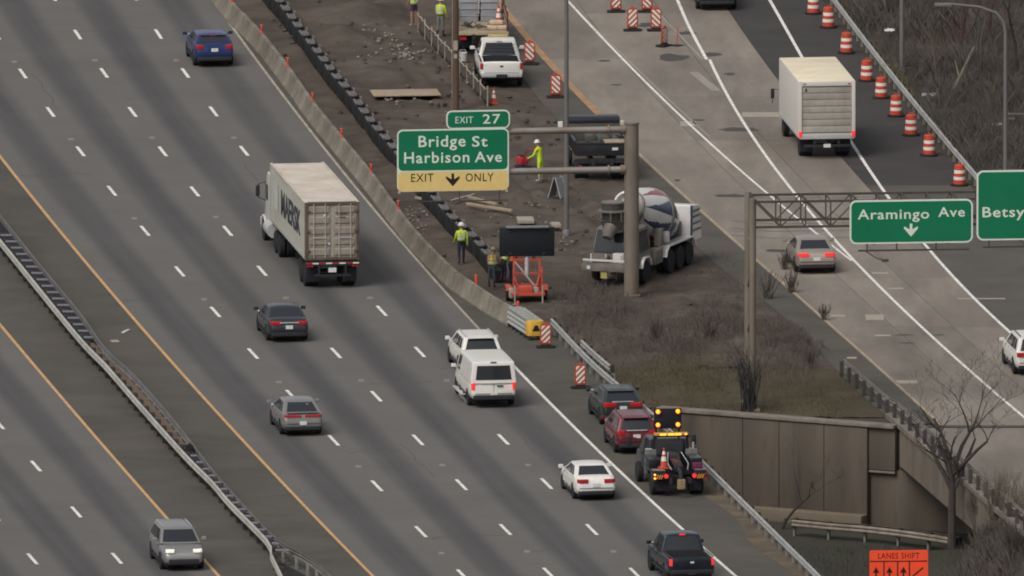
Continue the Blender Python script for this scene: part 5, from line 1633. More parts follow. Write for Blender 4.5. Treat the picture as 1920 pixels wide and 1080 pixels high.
# ---------------------------------------------------------------- box truck on the ramp
g = G(1544, 291); a = .112
d = Vector((-math.sin(a), math.cos(a), 0)); o = Vector((g.x, g.y, 0)) - d * 1.25
bt = thing('box_truck', 'white box truck with a grubby roll up door on the ramp beside the drums', 'truck', (o.x, o.y, 0.006), a)
BW, BL, b0, b1 = 2.60, 7.5, .98, 3.58
BOXW = M('box_white', (0.60, 0.575, 0.54), .5, var=.06, scale=.5, dirt=(.5, .46, .41), dirt_scale=.5, dirt_amt=.4)
BOXR = M('box_roof', (0.76, 0.67, 0.50), .6, var=.08, scale=.6, dirt=(.55, .46, .32), dirt_scale=.7, dirt_amt=.5)
DOORW = M('roll_door', (0.36, 0.335, 0.29), .6, var=.12, scale=1.0, dirt=(.24, .215, .18), dirt_scale=.8, dirt_amt=.7, rand=.06)
MB().box(0, BL / 2 + .05, (b0 + b1) / 2, BW, BL - .1, b1 - b0 - .06).build('cargo_box', BOXW, bt, bevel=.03)
MB().box(0, BL / 2, b1 - .015, BW - .02, BL - .02, .05).build('roof', BOXR, bt, bevel=.02)
for s in (-1, 1):
    MB().box(s * (BW / 2 - .08), .0, (b0 + b1) / 2, .17, .12, b1 - b0).build('rear_post', BOXW, bt, bevel=.02)
    MB().box(s * (BW / 2 + .006), BL / 2, b0 + .08, .015, BL - .3, .14).build('skirt_rail', RIM, bt)
MB().box(0, .0, b1 - .12, BW - .34, .12, .2).build('rear_header', BOXW, bt, bevel=.02)
MB().box(0, .0, b0 + .08, BW - .1, .14, .26).build('rear_sill', RIM, bt, bevel=.02)
nd = 7
for k in range(nd):
    zc = b0 + .24 + (k + .5) * (b1 - b0 - .48) / nd
    MB().box(0, .02, zc, BW - .36, .05, (b1 - b0 - .48) / nd - .02).build('door_slat', DOORW, bt, bevel=.008)
MB().box(0, .055, (b0 + b1) / 2, BW - .36, .02, b1 - b0 - .4).build('door_backing', DARK, bt)
MB().box(-.95, -.02, b0 + 2.2, .08, .02, .14).build('placard', DARK, bt)
MB().box(.1, -.04, b0 + .1, .5, .05, .07).build('door_latch', DARK, bt)
for s in (-1, 1):
    for z in (b1 - .12,): MB().box(s * (BW / 2 - .28), -.065, z, .12, .02, .05).build('marker_lamp', TAIL, bt)
    MB().box(s * (BW / 2 - .09), -.08, b0 + .18, .15, .04, .26).build('tail_lamp', TAIL_ON, bt, bevel=.01)
    MB().box(s * .55, 3.6, .82, .12, 7.2, .24).build('frame_rail', CHASS, bt)
    MB().box(s * .85, .55, .58, .6, .02, .62).build('mud_flap', NAVYF, bt)
    dual_wheel(bt, s, 1.25, .46)
    add_wheel(bt, s * 1.02, 7.3, .46, .26)
    MB().tube([(s * 1.05, 8.1, 2.0), (s * 1.52, 8.15, 2.05), (s * 1.52, 8.15, 1.4)], .02, 6).build('mirror_arm', CHASS, bt)
    MB().box(s * 1.52, 8.13, 1.85, .17, .09, .45).build('mirror', CHASS, bt, bevel=.03)
MB().box(0, -.1, .62, 2.1, .12, .12).build('rear_bumper', CHASS, bt, bevel=.02)
MB().box(0, -.17, .64, .32, .02, .16).build('number_plate', PLATE, bt)
MB().cyl((-1, 1.25, .46), (1, 1.25, .46), .09, n=10).build('axle', CHASS, bt)
MB().hexa([(-1.08, 7.65, .6), (1.08, 7.65, .6), (1.05, 9.4, .6), (-1.05, 9.4, .6)], [(-1.0, 7.65, 2.45), (1.0, 7.65, 2.45), (.95, 8.7, 2.4), (-.95, 8.7, 2.4)]).build('cab', WHITEP, bt, bevel=.08, seg=3)
MB().hexa([(-1.0, 9.0, .6), (1.0, 9.0, .6), (.95, 10.1, .6), (-.95, 10.1, .6)], [(-.95, 9.0, 1.5), (.95, 9.0, 1.5), (.9, 10.0, 1.3), (-.9, 10.0, 1.3)]).build('hood', WHITEP, bt, bevel=.08, seg=3)
for s in (-1, 1): MB().hexa([(s * 1.05, 7.85, 1.6), (s * 1.07, 7.85, 1.6), (s * 1.06, 8.85, 1.6), (s * 1.04, 8.85, 1.6)], [(s * 1.01, 7.85, 2.25), (s * 1.03, 7.85, 2.25), (s * 1.02, 8.6, 2.25), (s * 1.0, 8.6, 2.25)]).build('side_window', GLASS, bt)

# ---------------------------------------------------------------- tow truck
g = G(1268, 926); a = math.atan(-RE.slope(g.y)); d = Vector((-math.sin(a), math.cos(a), 0)); o = Vector((g.x, g.y, 0)) - d * 1.1
tt = thing('tow_truck', 'black tow truck with a raised amber arrow board parked behind the red wagon', 'tow truck', (o.x, o.y, 0.006), a)
TOWB = paint('tow_black', (0.012, 0.013, 0.018), .3)
TDECK = M('tread_plate', (0.27, 0.265, 0.255), .45, .4, var=.2, scale=3, dirt=(.12, .11, .10), dirt_scale=2)
for s in (-1, 1):
    MB().box(s * .42, 2.9, .72, .14, 5.9, .22).build('frame_rail', CHASS, tt)
    dual_wheel(tt, s, 1.1, .44, 1.0)
    add_wheel(tt, s * 1.0, 4.9, .44, .26)
    MB().prismx([(.1, .86), (.1, 1.12), (.5, 1.16), (2.6, 1.16), (2.6, .86), (1.75, .80), (1.55, 1.0), (1.1, 1.06), (.65, 1.0), (.45, .80)], s * .62, s * 1.18).build('rear_body', TOWB, tt, bevel=.03)
    MB().box(s * .92, .35, 1.185, .52, .52, .03).build('deck_plate', TDECK, tt)
    MB().box(s * .90, 1.9, 1.35, .55, 1.3, .36).build('tool_box', TOWB, tt, bevel=.03)
    MB().box(s * .90, 2.56, 1.5, .5, .06, .5).build('bed_guard', TDECK, tt)
    MB().box(s * .88, .06, .92, .62, .05, .22).build('lamp_board', TOWB, tt, bevel=.01)
    for k in range(3):
        MB().box(s * (1.0 - k * .10), .025, .92, .05, .02, .2, mat=T(s * (1.0 - k * .1), 0, .92) @ RY(rad(25)) @ T(-s * (1.0 - k * .1), 0, -.92)).build('hazard_stripe', M('hazard_amber', (.65, .25, .03), .5, var=.1), tt)
    MB().cyl((s * .62, .035, .95), (s * .62, .0, .95), .10, n=14).build('tail_lamp', TAIL_ON, tt)
    for z in (.86, 1.02): MB().cyl((s * 1.12, .035, z), (s * 1.12, .0, z), .045, n=10).build('warning_lamp', AMBER_ON if s < 0 else TAIL, tt)
    MB().tube([(s * 1.1, 5.0, 1.9), (s * 1.42, 5.05, 1.9)], .02, 6).build('mirror_arm', CHASS, tt)
    MB().box(s * 1.43, 5.03, 1.75, .2, .1, .42).build('mirror', CHASS, tt, bevel=.03)
    MB().box(s * .75, .4, .5, .5, .02, .5).build('mud_flap', NAVYF, tt)
MB().hexa([(-1.02, 3.0, .75), (1.02, 3.0, .75), (1.02, 5.4, .75), (-1.02, 5.4, .75)], [(-.98, 3.0, 1.35), (.98, 3.0, 1.35), (.98, 5.35, 1.3), (-.98, 5.35, 1.3)]).build('cab_lower', TOWB, tt, bevel=.05)
MB().hexa([(-.98, 3.0, 1.35), (.98, 3.0, 1.35), (.98, 5.2, 1.35), (-.98, 5.2, 1.35)], [(-.84, 3.1, 2.12), (.84, 3.1, 2.12), (.82, 4.5, 2.12), (-.82, 4.5, 2.12)]).build('cab', TOWB, tt, bevel=.06, seg=3)
MB().hexa([(-1.0, 5.35, .6), (1.0, 5.35, .6), (.92, 6.6, .6), (-.92, 6.6, .6)], [(-.95, 5.3, 1.33), (.95, 5.3, 1.33), (.85, 6.5, 1.2), (-.85, 6.5, 1.2)]).build('hood', TOWB, tt, bevel=.07, seg=3)
MB().hexa([(-.72, 2.985, 1.45), (.72, 2.985, 1.45), (.72, 3.0, 1.45), (-.72, 3.0, 1.45)], [(-.68, 3.07, 2.02), (.68, 3.07, 2.02), (.68, 3.09, 2.02), (-.68, 3.09, 2.02)]).build('rear_window', GLASS, tt)
for s in (-1, 1): MB().hexa([(s * .985, 3.9, 1.42), (s * 1.0, 3.9, 1.42), (s * 1.0, 5.0, 1.42), (s * .985, 5.0, 1.42)], [(s * .87, 3.9, 2.03), (s * .885, 3.9, 2.03), (s * .88, 4.5, 2.03), (s * .865, 4.5, 2.03)]).build('side_window', GLASS, tt)
for s in (-1, 1): MB().box(s * .72, 2.62, 1.75, .09, .09, 1.2).build('pylon', TOWB, tt)
MB().box(0, 2.62, 2.32, 1.55, .30, .07).build('light_bar_base', DARK, tt, bevel=.02)
lb = MB().box(0, 2.55, 2.41, 1.5, .26, .12).build('light_bar', M('amber_lens_dim', (.55, .26, .05), .3, var=.1), tt, bevel=.03)
for x in (-.36, 0, .3): MB().box(x, 2.41, 2.41, .28, .04, .08).build('lamp', AMBER_ON, lb, bevel=.02)
MB().box(.64, 2.41, 2.41, .10, .04, .06).build('lamp', AMBER_ON, lb, bevel=.02)
ab = MB().box(0, 3.4, 2.96, 1.22, .08, .88).build('arrow_board', M('board_black', (.011, .012, .016), .6, var=.15), tt, bevel=.02)
for s in (-1, 1): MB().box(s * .5, 3.45, 2.3, .08, .08, .5).build('board_post', CHASS, tt)
for x in (-.44, .44):
    for z in (2.70, 3.28):
        MB().lathe([(.085, 0), (.085, .03), (.05, .06), (0, .07)], 14, mat=T(x, 3.36, z) @ RX(math.pi / 2)).build('board_lamp', AMBER_ON, ab)
        MB().lathe([(.11, .0), (.125, .10), (.115, .10), (.10, .0)], 14, mat=T(x, 3.36, z) @ RX(math.pi / 2)).build('lamp_hood', M('hood_rust', (.30, .07, .02), .6), ab)
boom = MB().hexa([(-.22, .5, 1.0), (.22, .5, 1.0), (.28, 2.5, 1.2), (-.28, 2.5, 1.2)], [(-.2, .5, 1.3), (.2, .5, 1.3), (.25, 2.5, 1.75), (-.25, 2.5, 1.75)])
boom.build('boom', TOWB, tt, bevel=.03)
MB().tube([(0, .55, 1.2), (0, -.15, 1.05), (0, -.2, .7)], [.10, .09, .08], 10).build('wheel_lift', CHASS, tt)
MB().box(0, -.22, .62, .34, .10, .44).build('crossbar', M('boom_tip', (.28, .2, .12), .6, var=.4, scale=8), tt, bevel=.02)
for s in (-1, 1):
    MB().tube([(s * .3, 1.6, 1.75), (s * .45, .6, 1.4), (s * .35, .2, 1.2)], .02, 6).build('chain', RIM, tt)
MB().box(0, 1.5, .98, 1.2, 1.9, .12).build('bed', TOWB, tt)
MB().box(-.95, 2.7, 1.62, .3, .2, .3).build('winch_gear', RIM, tt, bevel=.04)
MB().tube([(1.0, 2.75, 1.3), (1.02, 2.75, 2.0)], .05, 8).build('exhaust_stack', RIM, tt)
MB().box(.82, .45, 1.32, .42, .3, .26).build('gear_tray', M('gear_red', (.12, .02, .05), .7, var=.4, scale=9), tt, bevel=.03)
cp = o + d * .65 + Vector((math.cos(a) * -.62, math.sin(a) * -.62, 0))
cone(0, 0, 'orange cone with white collar riding on the tow truck rear deck', loc=(cp.x, cp.y, 1.21), h=.9)

# ---------------------------------------------------------------- concrete mixer (discharges over the cab)
ha = rad(180 - 19.6)                                          # heads toward the camera and to the left
hd = Vector((-math.sin(ha), math.cos(ha), 0)); lf = Vector((-math.cos(ha), -math.sin(ha), 0))
fw = G(1207, 532)
o = Vector((fw.x, fw.y, 0)) - lf * 1.08 - hd * 2.6
mx = thing('concrete_mixer', 'concrete mixer truck with red and blue striped drum parked in the mud', 'concrete mixer', (o.x, o.y, 0.02), ha)
MXW = paint('mixer_white', (0.68, 0.66, 0.63))
MXG = M('mixer_grey', (0.19, 0.172, 0.15), .6, var=.2, scale=2, dirt=(.10, .088, .075), dirt_scale=1.5, dirt_amt=.8)
MXB = paint('mixer_blue', (0.035, 0.05, 0.115))
MXR = paint('mixer_red', (0.27, 0.035, 0.045))
for s in (-1, 1):
    MB().box(s * .45, -.4, .98, .16, 8.4, .28).build('frame_rail', CHASS, mx)
    for y in (-3.25, -2.0, -.75):
        dual_wheel(mx, s, y, .53, 1.08)
    add_wheel(mx, s * 1.08, 2.6, .53, .32)
    MB().prismx([(-4.05, .75), (-3.95, 1.05), (-3.6, 1.3), (-.4, 1.3), (-.1, 1.1), (0, .8), (-.08, .8), (-.2, 1.05), (-.45, 1.22), (-3.55, 1.22), (-3.85, 1.0), (-3.95, .75)], s * .72, s * 1.26).build('rear_fender', MXW, mx, bevel=.02)
    MB().prismx([(1.95, .75), (2.05, 1.05), (2.3, 1.22), (2.9, 1.22), (3.15, 1.05), (3.25, .75), (3.17, .75), (3.05, 1.0), (2.85, 1.14), (2.35, 1.14), (2.15, 1.0), (2.03, .75)], s * .85, s * 1.27).build('front_fender', MXW, mx, bevel=.02)
    MB().box(s * 1.0, 1.0, 1.0, .5, 1.1, .65).build('tank', MXG, mx, bevel=.05)
    MB().box(s * .95, .2, 1.75, .35, .35, .8).build('tool_box', MXG, mx, bevel=.04)
    MB().box(s * .98, -.55, 1.66, .36, .3, .5).build('water_tank', MXW, mx, bevel=.06)
# drum: tilted, mouth forward over the cab
dm = MB()
prof = [(.30, 0), (.62, .05), (1.02, .7), (1.22, 1.6), (1.20, 2.5), (.98, 3.7), (.66, 4.7), (.52, 5.25), (.54, 5.3), (.46, 5.32), (.44, 5.0)]
nn = 96
prof = [(prof[i][0] + (prof[i + 1][0] - prof[i][0]) * q / 5, prof[i][1] + (prof[i + 1][1] - prof[i][1]) * q / 5) for i in range(len(prof) - 1) for q in range(5)] + [prof[-1]]
dm.lathe(prof, nn)
k = 0
for i in range(len(prof) - 1):
    for j in range(nn):
        q = (j % 24) / 24.0; mi = 0
        taper = interp([(0, .52), (1.6, .46), (4.5, 0), (9, 0)], prof[i][1])
        if q < taper: mi = 1 if (j // 24) % 2 == 0 else 2
        elif .5 <= q < .5 + taper * .85: mi = 2 if (j // 24) % 2 == 0 else 1
        dm.m[i * nn + j] = mi
dmat = T(0, -3.0, 1.85) @ RX(rad(-72))
drum_o = dm.build('drum', [MXW, MXB, MXR], mx, dmat, smooth=30)
MB().lathe([(1.225, 2.02), (1.27, 2.04), (1.27, 2.2), (1.215, 2.22)], 32).build('roller_ring', MXG, drum_o)
MB().lathe([(.69, 4.62), (.73, 4.64), (.73, 4.74), (.67, 4.76)], 32).build('roller_ring', MXG, drum_o)
# rear engine house
eng = MB().hexa([(-1.2, -4.9, 1.0), (1.2, -4.9, 1.0), (1.2, -3.5, 1.0), (-1.2, -3.5, 1.0)], [(-1.12, -4.75, 2.55), (1.12, -4.75, 2.55), (1.12, -3.6, 2.65), (-1.12, -3.6, 2.65)]).build('engine_housing', MXW, mx, bevel=.06, seg=3)
for s in (-1, 1):
    for z in (1.5, 1.8, 2.1, 2.35): MB().box(s * (1.235 - (z - 1) * .052), -4.2, z, .02, 1.0, .09).build('louvre', MXG, eng)
    MB().box(s * 1.19, -3.52, 1.85, .08, .10, 1.6).build('blue_post', MXB, mx)
# cab under the discharge
MB().hexa([(-1.15, 1.75, 1.1), (1.15, 1.75, 1.1), (1.15, 3.5, 1.0), (-1.15, 3.5, 1.0)], [(-1.0, 1.8, 2.55), (1.0, 1.8, 2.55), (.95, 3.15, 2.5), (-.95, 3.15, 2.5)]).build('cab', MXG, mx, bevel=.06, seg=3)
MB().hexa([(-1.0, 3.46, 1.45), (1.0, 3.46, 1.45), (1.0, 3.42, 1.45), (-1.0, 3.42, 1.45)], [(-.88, 3.22, 2.42), (.88, 3.22, 2.42), (.88, 3.18, 2.42), (-.88, 3.18, 2.42)]).build('windshield', GLASS, mx)
for s in (-1, 1): MB().hexa([(s * 1.14, 2.0, 1.5), (s * 1.125, 2.0, 1.5), (s * 1.125, 3.2, 1.45), (s * 1.14, 3.2, 1.45)], [(s * 1.03, 2.0, 2.38), (s * 1.015, 2.0, 2.38), (s * 1.0, 3.05, 2.38), (s * 1.015, 3.05, 2.38)]).build('side_window', GLASS, mx)
# front platform
MB().box(0, 3.9, 1.02, 2.45, .9, .10).build('platform', MXG, mx, bevel=.02)
MB().box(0, 4.32, .86, 2.5, .14, .30).build('front_bumper', MXG, mx, bevel=.04)
MB().box(0, 4.30, 1.2, 2.4, .06, .10).build('bumper_rail', MXW, mx, bevel=.02)
for x in (-1.1, -.5, .2, .9): MB().cyl((x, 4.05, 1.05), (x, 4.05, 1.45), .04, n=8).build('valve_post', MXW, mx)
MB().box(-.35, 3.8, 1.28, .5, .4, .42).build('control_box', MXW, mx, bevel=.03)
MB().box(.5, 3.85, 1.2, .7, .5, .26).build('gear_box', MXG, mx, bevel=.03)
for s in (-1, 1): MB().cyl((s * .9, 4.38, .88), (s * .9, 4.42, .88), .09, n=12).build('head_lamp', HEAD, mx)
for x in (-.9, -.3): MB().tube([(x, 4.2, .75), (x - .1, 4.3, .35), (x + .1, 4.25, .25)], .03, 6).build('hose', CHASS, mx)
MB().box(.2, 4.28, .55, .3, .1, .3).build('number_plate', M('plate_yellow', (.42, .36, .12), .6), mx)
# discharge hopper and chute held over the cab
HX, HY = .12, 3.35
MB().lathe([(.42, 2.42), (.66, 2.86), (.74, 2.92), (.76, 2.95), (.70, 2.95), (.6, 2.86), (.38, 2.5)], 26, mat=T(HX, HY, 0) @ Matrix.Diagonal((.86, .86, 1, 1))).build('hopper', MXG, mx)
MB().lathe([(.46, 2.36), (.56, 2.38), (.56, 2.46), (.44, 2.48)], 26, mat=T(HX, HY, 0) @ Matrix.Diagonal((.86, .86, 1, 1))).build('hopper_lip', MXG, mx)
MB().lathe([(.70, 3.28), (.76, 3.30), (.76, 3.36), (.70, 3.38)], 26, mat=T(HX, HY, 0) @ Matrix.Diagonal((.86, .86, 1, 1))).build('collector_ring', MXG, mx)
MB().lathe([(.52, 2.95), (.60, 3.3), (.58, 3.7), (.5, 3.7), (.5, 3.0)], 26, mat=T(HX, HY, 0) @ Matrix.Diagonal((.86, .86, 1, 1))).build('collector', M('hopper_dark', (.07, .065, .06), .8, var=.3), mx)
MB().lathe([(.58, 3.66), (.62, 3.68), (.62, 3.74), (.56, 3.74)], 26, mat=T(HX, HY, 0) @ Matrix.Diagonal((.86, .86, 1, 1))).build('collector_rim', MXG, mx)
for q in range(8):
    an = 2 * math.pi * q / 8 + .2
    MB().cyl((HX + (.64) * math.cos(an), HY + (.64) * math.sin(an), 2.9), (HX + (.64) * math.cos(an), HY + (.64) * math.sin(an), 3.33), .028, n=6).build('railing_post', MXG, mx)
chute = [(.05, 3.75, 2.62), (.1, 4.0, 2.38), (.12, 4.12, 2.2)]
MB().tube(chute, [.34, .26, .22], 12).build('chute', MXG, mx)
for s in (-1, 1): MB().tube([(s * .9, 2.0, 1.2), (s * .7, 2.4, 2.7), (s * .35, 2.9, 3.3)], .05, 8).build('drum_stand', MXG, mx)
MB().box(0, 1.4, 2.1, 1.3, .2, 1.9).build('front_pedestal', MXG, mx, bevel=.03)
MB().box(0, -3.3, 1.5, 1.5, .3, .9).build('rear_pedestal', MXG, mx, bevel=.03)

# ---------------------------------------------------------------- black dump truck behind the cantilever post
g = G(1128, 342); a = rad(5)
dt = thing('dump_truck', 'black high sided dump truck seen behind the cantilever post and its pipes', 'dump truck', (g.x, g.y, 0.02), a)
DBK = paint('dump_black', (0.016, 0.017, 0.022), .4)
BEDI = M('bed_inside', (0.085, 0.082, 0.072), .7, var=.3, dirt=(.09, .08, .065))
for s in (-1, 1):
    MB().box(s * 1.16, 2.1, 1.52, .07, 4.0, .62).build('side_wall', DBK, dt, bevel=.015)
    MB().box(s * 1.18, 2.1, 1.84, .12, 4.05, .08).build('side_rail', DBK, dt, bevel=.015)
    for y in (.5, 1.4, 2.3, 3.2): MB().box(s * 1.21, y, 1.52, .05, .1, .58).build('side_rib', DBK, dt)
    MB().box(s * .42, 2.6, .95, .14, 6.4, .22).build('frame_rail', CHASS, dt)
    dual_wheel(dt, s, 1.1, .45, 1.0)
    add_wheel(dt, s * 1.0, 5.6, .45, .26)
    MB().tube([(s * 1.0, 5.4, 1.9), (s * 1.38, 5.4, 1.95)], .02, 6).build('mirror_arm', CHASS, dt)
    MB().box(s * 1.4, 5.38, 1.75, .22, .1, .5).build('mirror', WHITEP, dt, bevel=.03)
    MB().cyl((s * .95, .03, .72), (s * .95, -.02, .72), .07, n=10).build('tail_lamp', TAIL, dt)
MB().box(0, 2.1, 1.24, 2.3, 4.0, .08).build('bed_floor', BEDI, dt)
MB().box(0, 4.08, 1.72, 2.4, .08, 1.0).build('headboard', BEDI, dt, bevel=.02)
MB().prismx([(4.0, 2.12), (4.0, 2.26), (4.2, 2.36), (5.0, 2.36), (5.05, 2.28), (4.3, 2.2)], -1.2, 1.2).build('cab_shield', DBK, dt, bevel=.03)
MB().box(0, .10, 1.46, 2.28, .07, .56).build('tailgate', DBK, dt, bevel=.02)
MB().box(0, .07, 1.76, 2.4, .10, .08).build('tailgate_rail', CHASS, dt, bevel=.02)
MB().box(.62, .045, 1.5, .26, .02, .12).build('number_plate', PLATE, dt)
MB().box(.3, -.02, .62, 1.7, .16, .14).build('rear_bumper', M('bumper_yellow', (.44, .36, .17), .6, var=.2), dt, bevel=.03)
MB().box(0, .1, .95, 2.2, .1, .2).build('rear_beam', CHASS, dt)
MB().hexa([(-1.0, 4.3, .8), (1.0, 4.3, .8), (1.0, 6.0, .8), (-1.0, 6.0, .8)], [(-.9, 4.35, 2.06), (.9, 4.35, 2.06), (.88, 5.5, 2.06), (-.88, 5.5, 2.06)]).build('cab', WHITEP, dt, bevel=.07, seg=3)
MB().hexa([(-.95, 6.0, .7), (.95, 6.0, .7), (.85, 7.1, .7), (-.85, 7.1, .7)], [(-.9, 5.95, 1.45), (.9, 5.95, 1.45), (.8, 7.0, 1.25), (-.8, 7.0, 1.25)]).build('hood', WHITEP, dt, bevel=.07, seg=3)
pl = MB().box(0, 0, 0, .95, .9, .06).build('plank', WOOD, None, bevel=.008)
d = Vector((-math.sin(a), math.cos(a), 0)); rgt = Vector((math.cos(a), math.sin(a), 0))
pl.location = Vector((g.x, g.y, 1.82)) + rgt * .62 + d * .45; pl.rotation_euler = (0, 0, a)
tag(pl, 'pale plywood board lying on the dump truck tailgate', 'board')
lo = thing('scrap_heap', 'heap of mixed dark scrap lying in the dump truck bed', 'scrap', (g.x, g.y, 1.3), a)
b = MB()
for i in range(26):
    b.box(RNG.uniform(-.8, .8), RNG.uniform(.5, 3.4), RNG.uniform(.1, .6), RNG.uniform(.1, .7), RNG.uniform(.1, .9), RNG.uniform(.05, .3), mat=T(0, 0, 0) @ RZ(RNG.uniform(-.2, .2)))
o_ = b.build('scrap', BEDI, lo, bevel=.01); o_['kind'] = 'stuff'

# ---------------------------------------------------------------- loaded flatbed at the top
g = G(905, 104); a = rad(2.5)
fb = thing('flatbed_truck', 'flatbed truck with red stake posts loaded with grey tanks at the top edge', 'flatbed truck', (g.x, g.y, 0.02), a)
REDS = M('stake_red', (.12, .03, .03), .7, var=.2)
MB().box(0, 3.0, 1.02, 2.35, 6.0, .10).build('deck', WOOD, fb, bevel=.01)
MB().box(0, -.02, 1.0, 2.4, .08, .14).build('rear_rail', M('tan_rail', (.36, .29, .19), .7, var=.2), fb, bevel=.01)
for s in (-1, 1):
    MB().box(s * .42, 3.6, .86, .14, 7.4, .22).build('frame_rail', CHASS, fb)
    for y in (.3, 2.2, 4.1, 5.8): MB().box(s * 1.15, y, 1.5, .08, .10, .95).build('stake_post', REDS, fb)
    for z in (1.35, 1.7): MB().box(s * 1.12, 3.0, z, .03, 5.6, .12).build('stake_board', WOOD, fb)
    dual_wheel(fb, s, 1.6, .45, 1.0)
    add_wheel(fb, s * 1.0, 7.0, .45, .26)
    MB().box(s * .9, .02, .78, .3, .05, .14).build('tail_lamp', TAIL, fb)
    MB().box(s * .72, .5, .55, .5, .02, .55).build('mud_flap', NAVYF, fb)
MB().hexa([(-1.0, 6.2, .75), (1.0, 6.2, .75), (1.0, 8.0, .75), (-1.0, 8.0, .75)], [(-.9, 6.25, 2.3), (.9, 6.25, 2.3), (.88, 7.5, 2.3), (-.88, 7.5, 2.3)]).build('cab', WHITEP, fb, bevel=.07, seg=3)
MB().hexa([(-.95, 8.0, .7), (.95, 8.0, .7), (.85, 9.0, .7), (-.85, 9.0, .7)], [(-.9, 7.95, 1.45), (.9, 7.95, 1.45), (.8, 8.9, 1.25), (-.8, 8.9, 1.25)]).build('hood', WHITEP, fb, bevel=.07, seg=3)
d = Vector((-math.sin(a), math.cos(a), 0)); rgt = Vector((math.cos(a), math.sin(a), 0))
TANKM = M('grey_tank', (.30, .31, .33), .45, .3, var=.15, scale=2, stretch=(1, 1, 3))
for s, nm in ((-1, 'grey ribbed metal tank on the flatbed, the one nearer the wooden pole'), (1, 'grey ribbed metal tank on the flatbed, the one nearer the ramp')):
    p = Vector((g.x, g.y, 1.07)) + d * 4.2 + rgt * s * .47
    tk = thing('storage_tank', nm, 'tank', p, a, 'grey tanks on the flatbed')
    MB().hexa([(-.42, -.9, 0), (.42, -.9, 0), (.42, .9, 0), (-.42, .9, 0)], [(-.40, -.85, 1.25), (.40, -.85, 1.25), (.40, .85, 1.25), (-.40, .85, 1.25)]).build('shell', TANKM, tk, bevel=.06, seg=3)
    for z in (.3, .62, .94): MB().box(0, 0, z, .87, 1.83, .05).build('rib', TANKM, tk, bevel=.02)
    MB().lathe([(.18, 1.25), (.18, 1.33), (.1, 1.36), (0, 1.36)], 14).build('cap', PLATE, tk)
p = Vector((g.x, g.y, 1.07)) + d * .75 + rgt * .62
sk = thing('cement_sack', 'tan sacks heaped at the rear corner of the flatbed', 'sack', p, a)
SACK = M('sack_paper', (.50, .38, .27), .85, var=.15)
for i, (x, y, z) in enumerate(((-.2, 0, .12), (.25, .05, .12), (.05, .1, .34), (.15, .35, .14))):
    MB().box(x, y, z, .62, .42, .22).build('sack', SACK, sk, bevel=.09, seg=3)
cp = Vector((g.x, g.y, 1.07)) + d * 2.6 + rgt * .85
cone(0, 0, 'orange cone riding on the flatbed beside the grey tanks', loc=(cp.x, cp.y, 1.07), h=.9)
p = Vector((g.x, g.y, 1.07)) + d * 1.3 + rgt * -.5
jk = thing('tool_pile', 'jumble of dark tools and hoses on the flatbed rear', 'tools', p, a)
b = MB()
for i in range(12):
    x, y = RNG.uniform(-.5, .6), RNG.uniform(-.6, .6)
    b.cyl((x, y, RNG.uniform(.02, .25)), (x + RNG.uniform(-.5, .5), y + RNG.uniform(-.6, .6), RNG.uniform(.02, .35)), RNG.uniform(.02, .06), n=7)
o_ = b.build('tools', BEDI, jk); o_['kind'] = 'stuff'
# ================================================================== WORK ZONE THINGS
RNG = random.Random(23)
# black forms of the new wall, standing in a long row through the dirt
FORMK = M('form_black', (0.014, 0.0135, 0.0145), .8, var=.35, scale=2)
MESHG = M('rebar_grey', (0.20, 0.19, 0.188), .7, .2, var=.3, scale=5)
fp = [(500, 6), (530, 35), (555, 70), (582, 105), (610, 143), (637, 178), (666, 211), (695, 253), (727, 290), (762, 333), (800, 380), (835, 420), (855, 442), (889, 473), (915, 504), (936, 530)]
fpts = resample(smooth_path([Vector((*G(*p).xy, 0)) for p in fp], 6), 2.75)
form = thing('wall_form_row', 'long row of black wall forms with grey rebar tops crossing the dirt', 'wall forms', fpts[0])
side_me = MB().box(0, 0, .33, .06, 2.62, .66).mesh('side_form', FORMK, bevel=.01)
cage = MB()
for y in np.linspace(-.62, .62, 6): cage.box(0, y, .70, .36, .06, .05)
for x in (-.14, .14): cage.box(x, 0, .74, .05, 1.35, .04)
cage_me = cage.mesh('rebar_top', MESHG)
brace = MB().box(0, 0, .34, .05, .10, .70).box(.0, .22, .68, .05, .45, .06)
brace_me = brace.mesh('brace', MESHG)
core_me = MB().box(0, 0, .25, .34, 2.7, .5).mesh('footing', FORMK)
for p, q in zip(fpts, fpts[1:]):
    a, L = frame_at(p, q); m = (p + q) / 2 - fpts[0]
    B = T(m.x, m.y, .04) @ RZ(a)
    place('footing', core_me, form, B)
    for s in (-1, 1): place('side_form', side_me, form, B @ T(s * .20, 0, 0))
    place('rebar_top', cage_me, form, B @ T(.04, -.2 + RNG.uniform(-.1, .1), 0) @ RZ(RNG.uniform(-.03, .03)))
    place('brace', brace_me, form, B @ T(-.26, .75, 0))

# plywood, lumber and loose blocks on the dirt
def board(px, py, w, d, h, rz, label, mat=WOOD, z=.12, name='plank', cat='plank', tilt=0):
    g = G(px, py)
    o = MB().box(0, 0, h / 2, w, d, h).build(name, mat, None, bevel=min(w, d, h) * .12)
    o.location = (g.x, g.y, z); o.rotation_euler = (tilt, 0, rz)
    return tag(o, label, cat)
PLY = M('plywood', (0.33, 0.26, 0.175), .85, var=.15, scale=1.5)
board(760, 183, 3.1, 1.9, .05, .1, 'tan plywood sheet lying flat on the dirt left of the wooden pole', PLY, .2, 'plywood_sheet', 'plywood')
board(905, 385, .16, 2.6, .12, .5, 'thin timber lying on the dirt under the exit sign, upper of two', z=.15)
board(918, 397, .14, 3.0, .12, .75, 'thin timber lying on the dirt under the exit sign, lower of two', z=.15)
board(868, 379, .12, 2.2, .1, -.5, 'pale strip of wood beside the black wall forms below the exit sign', PALE, .15)
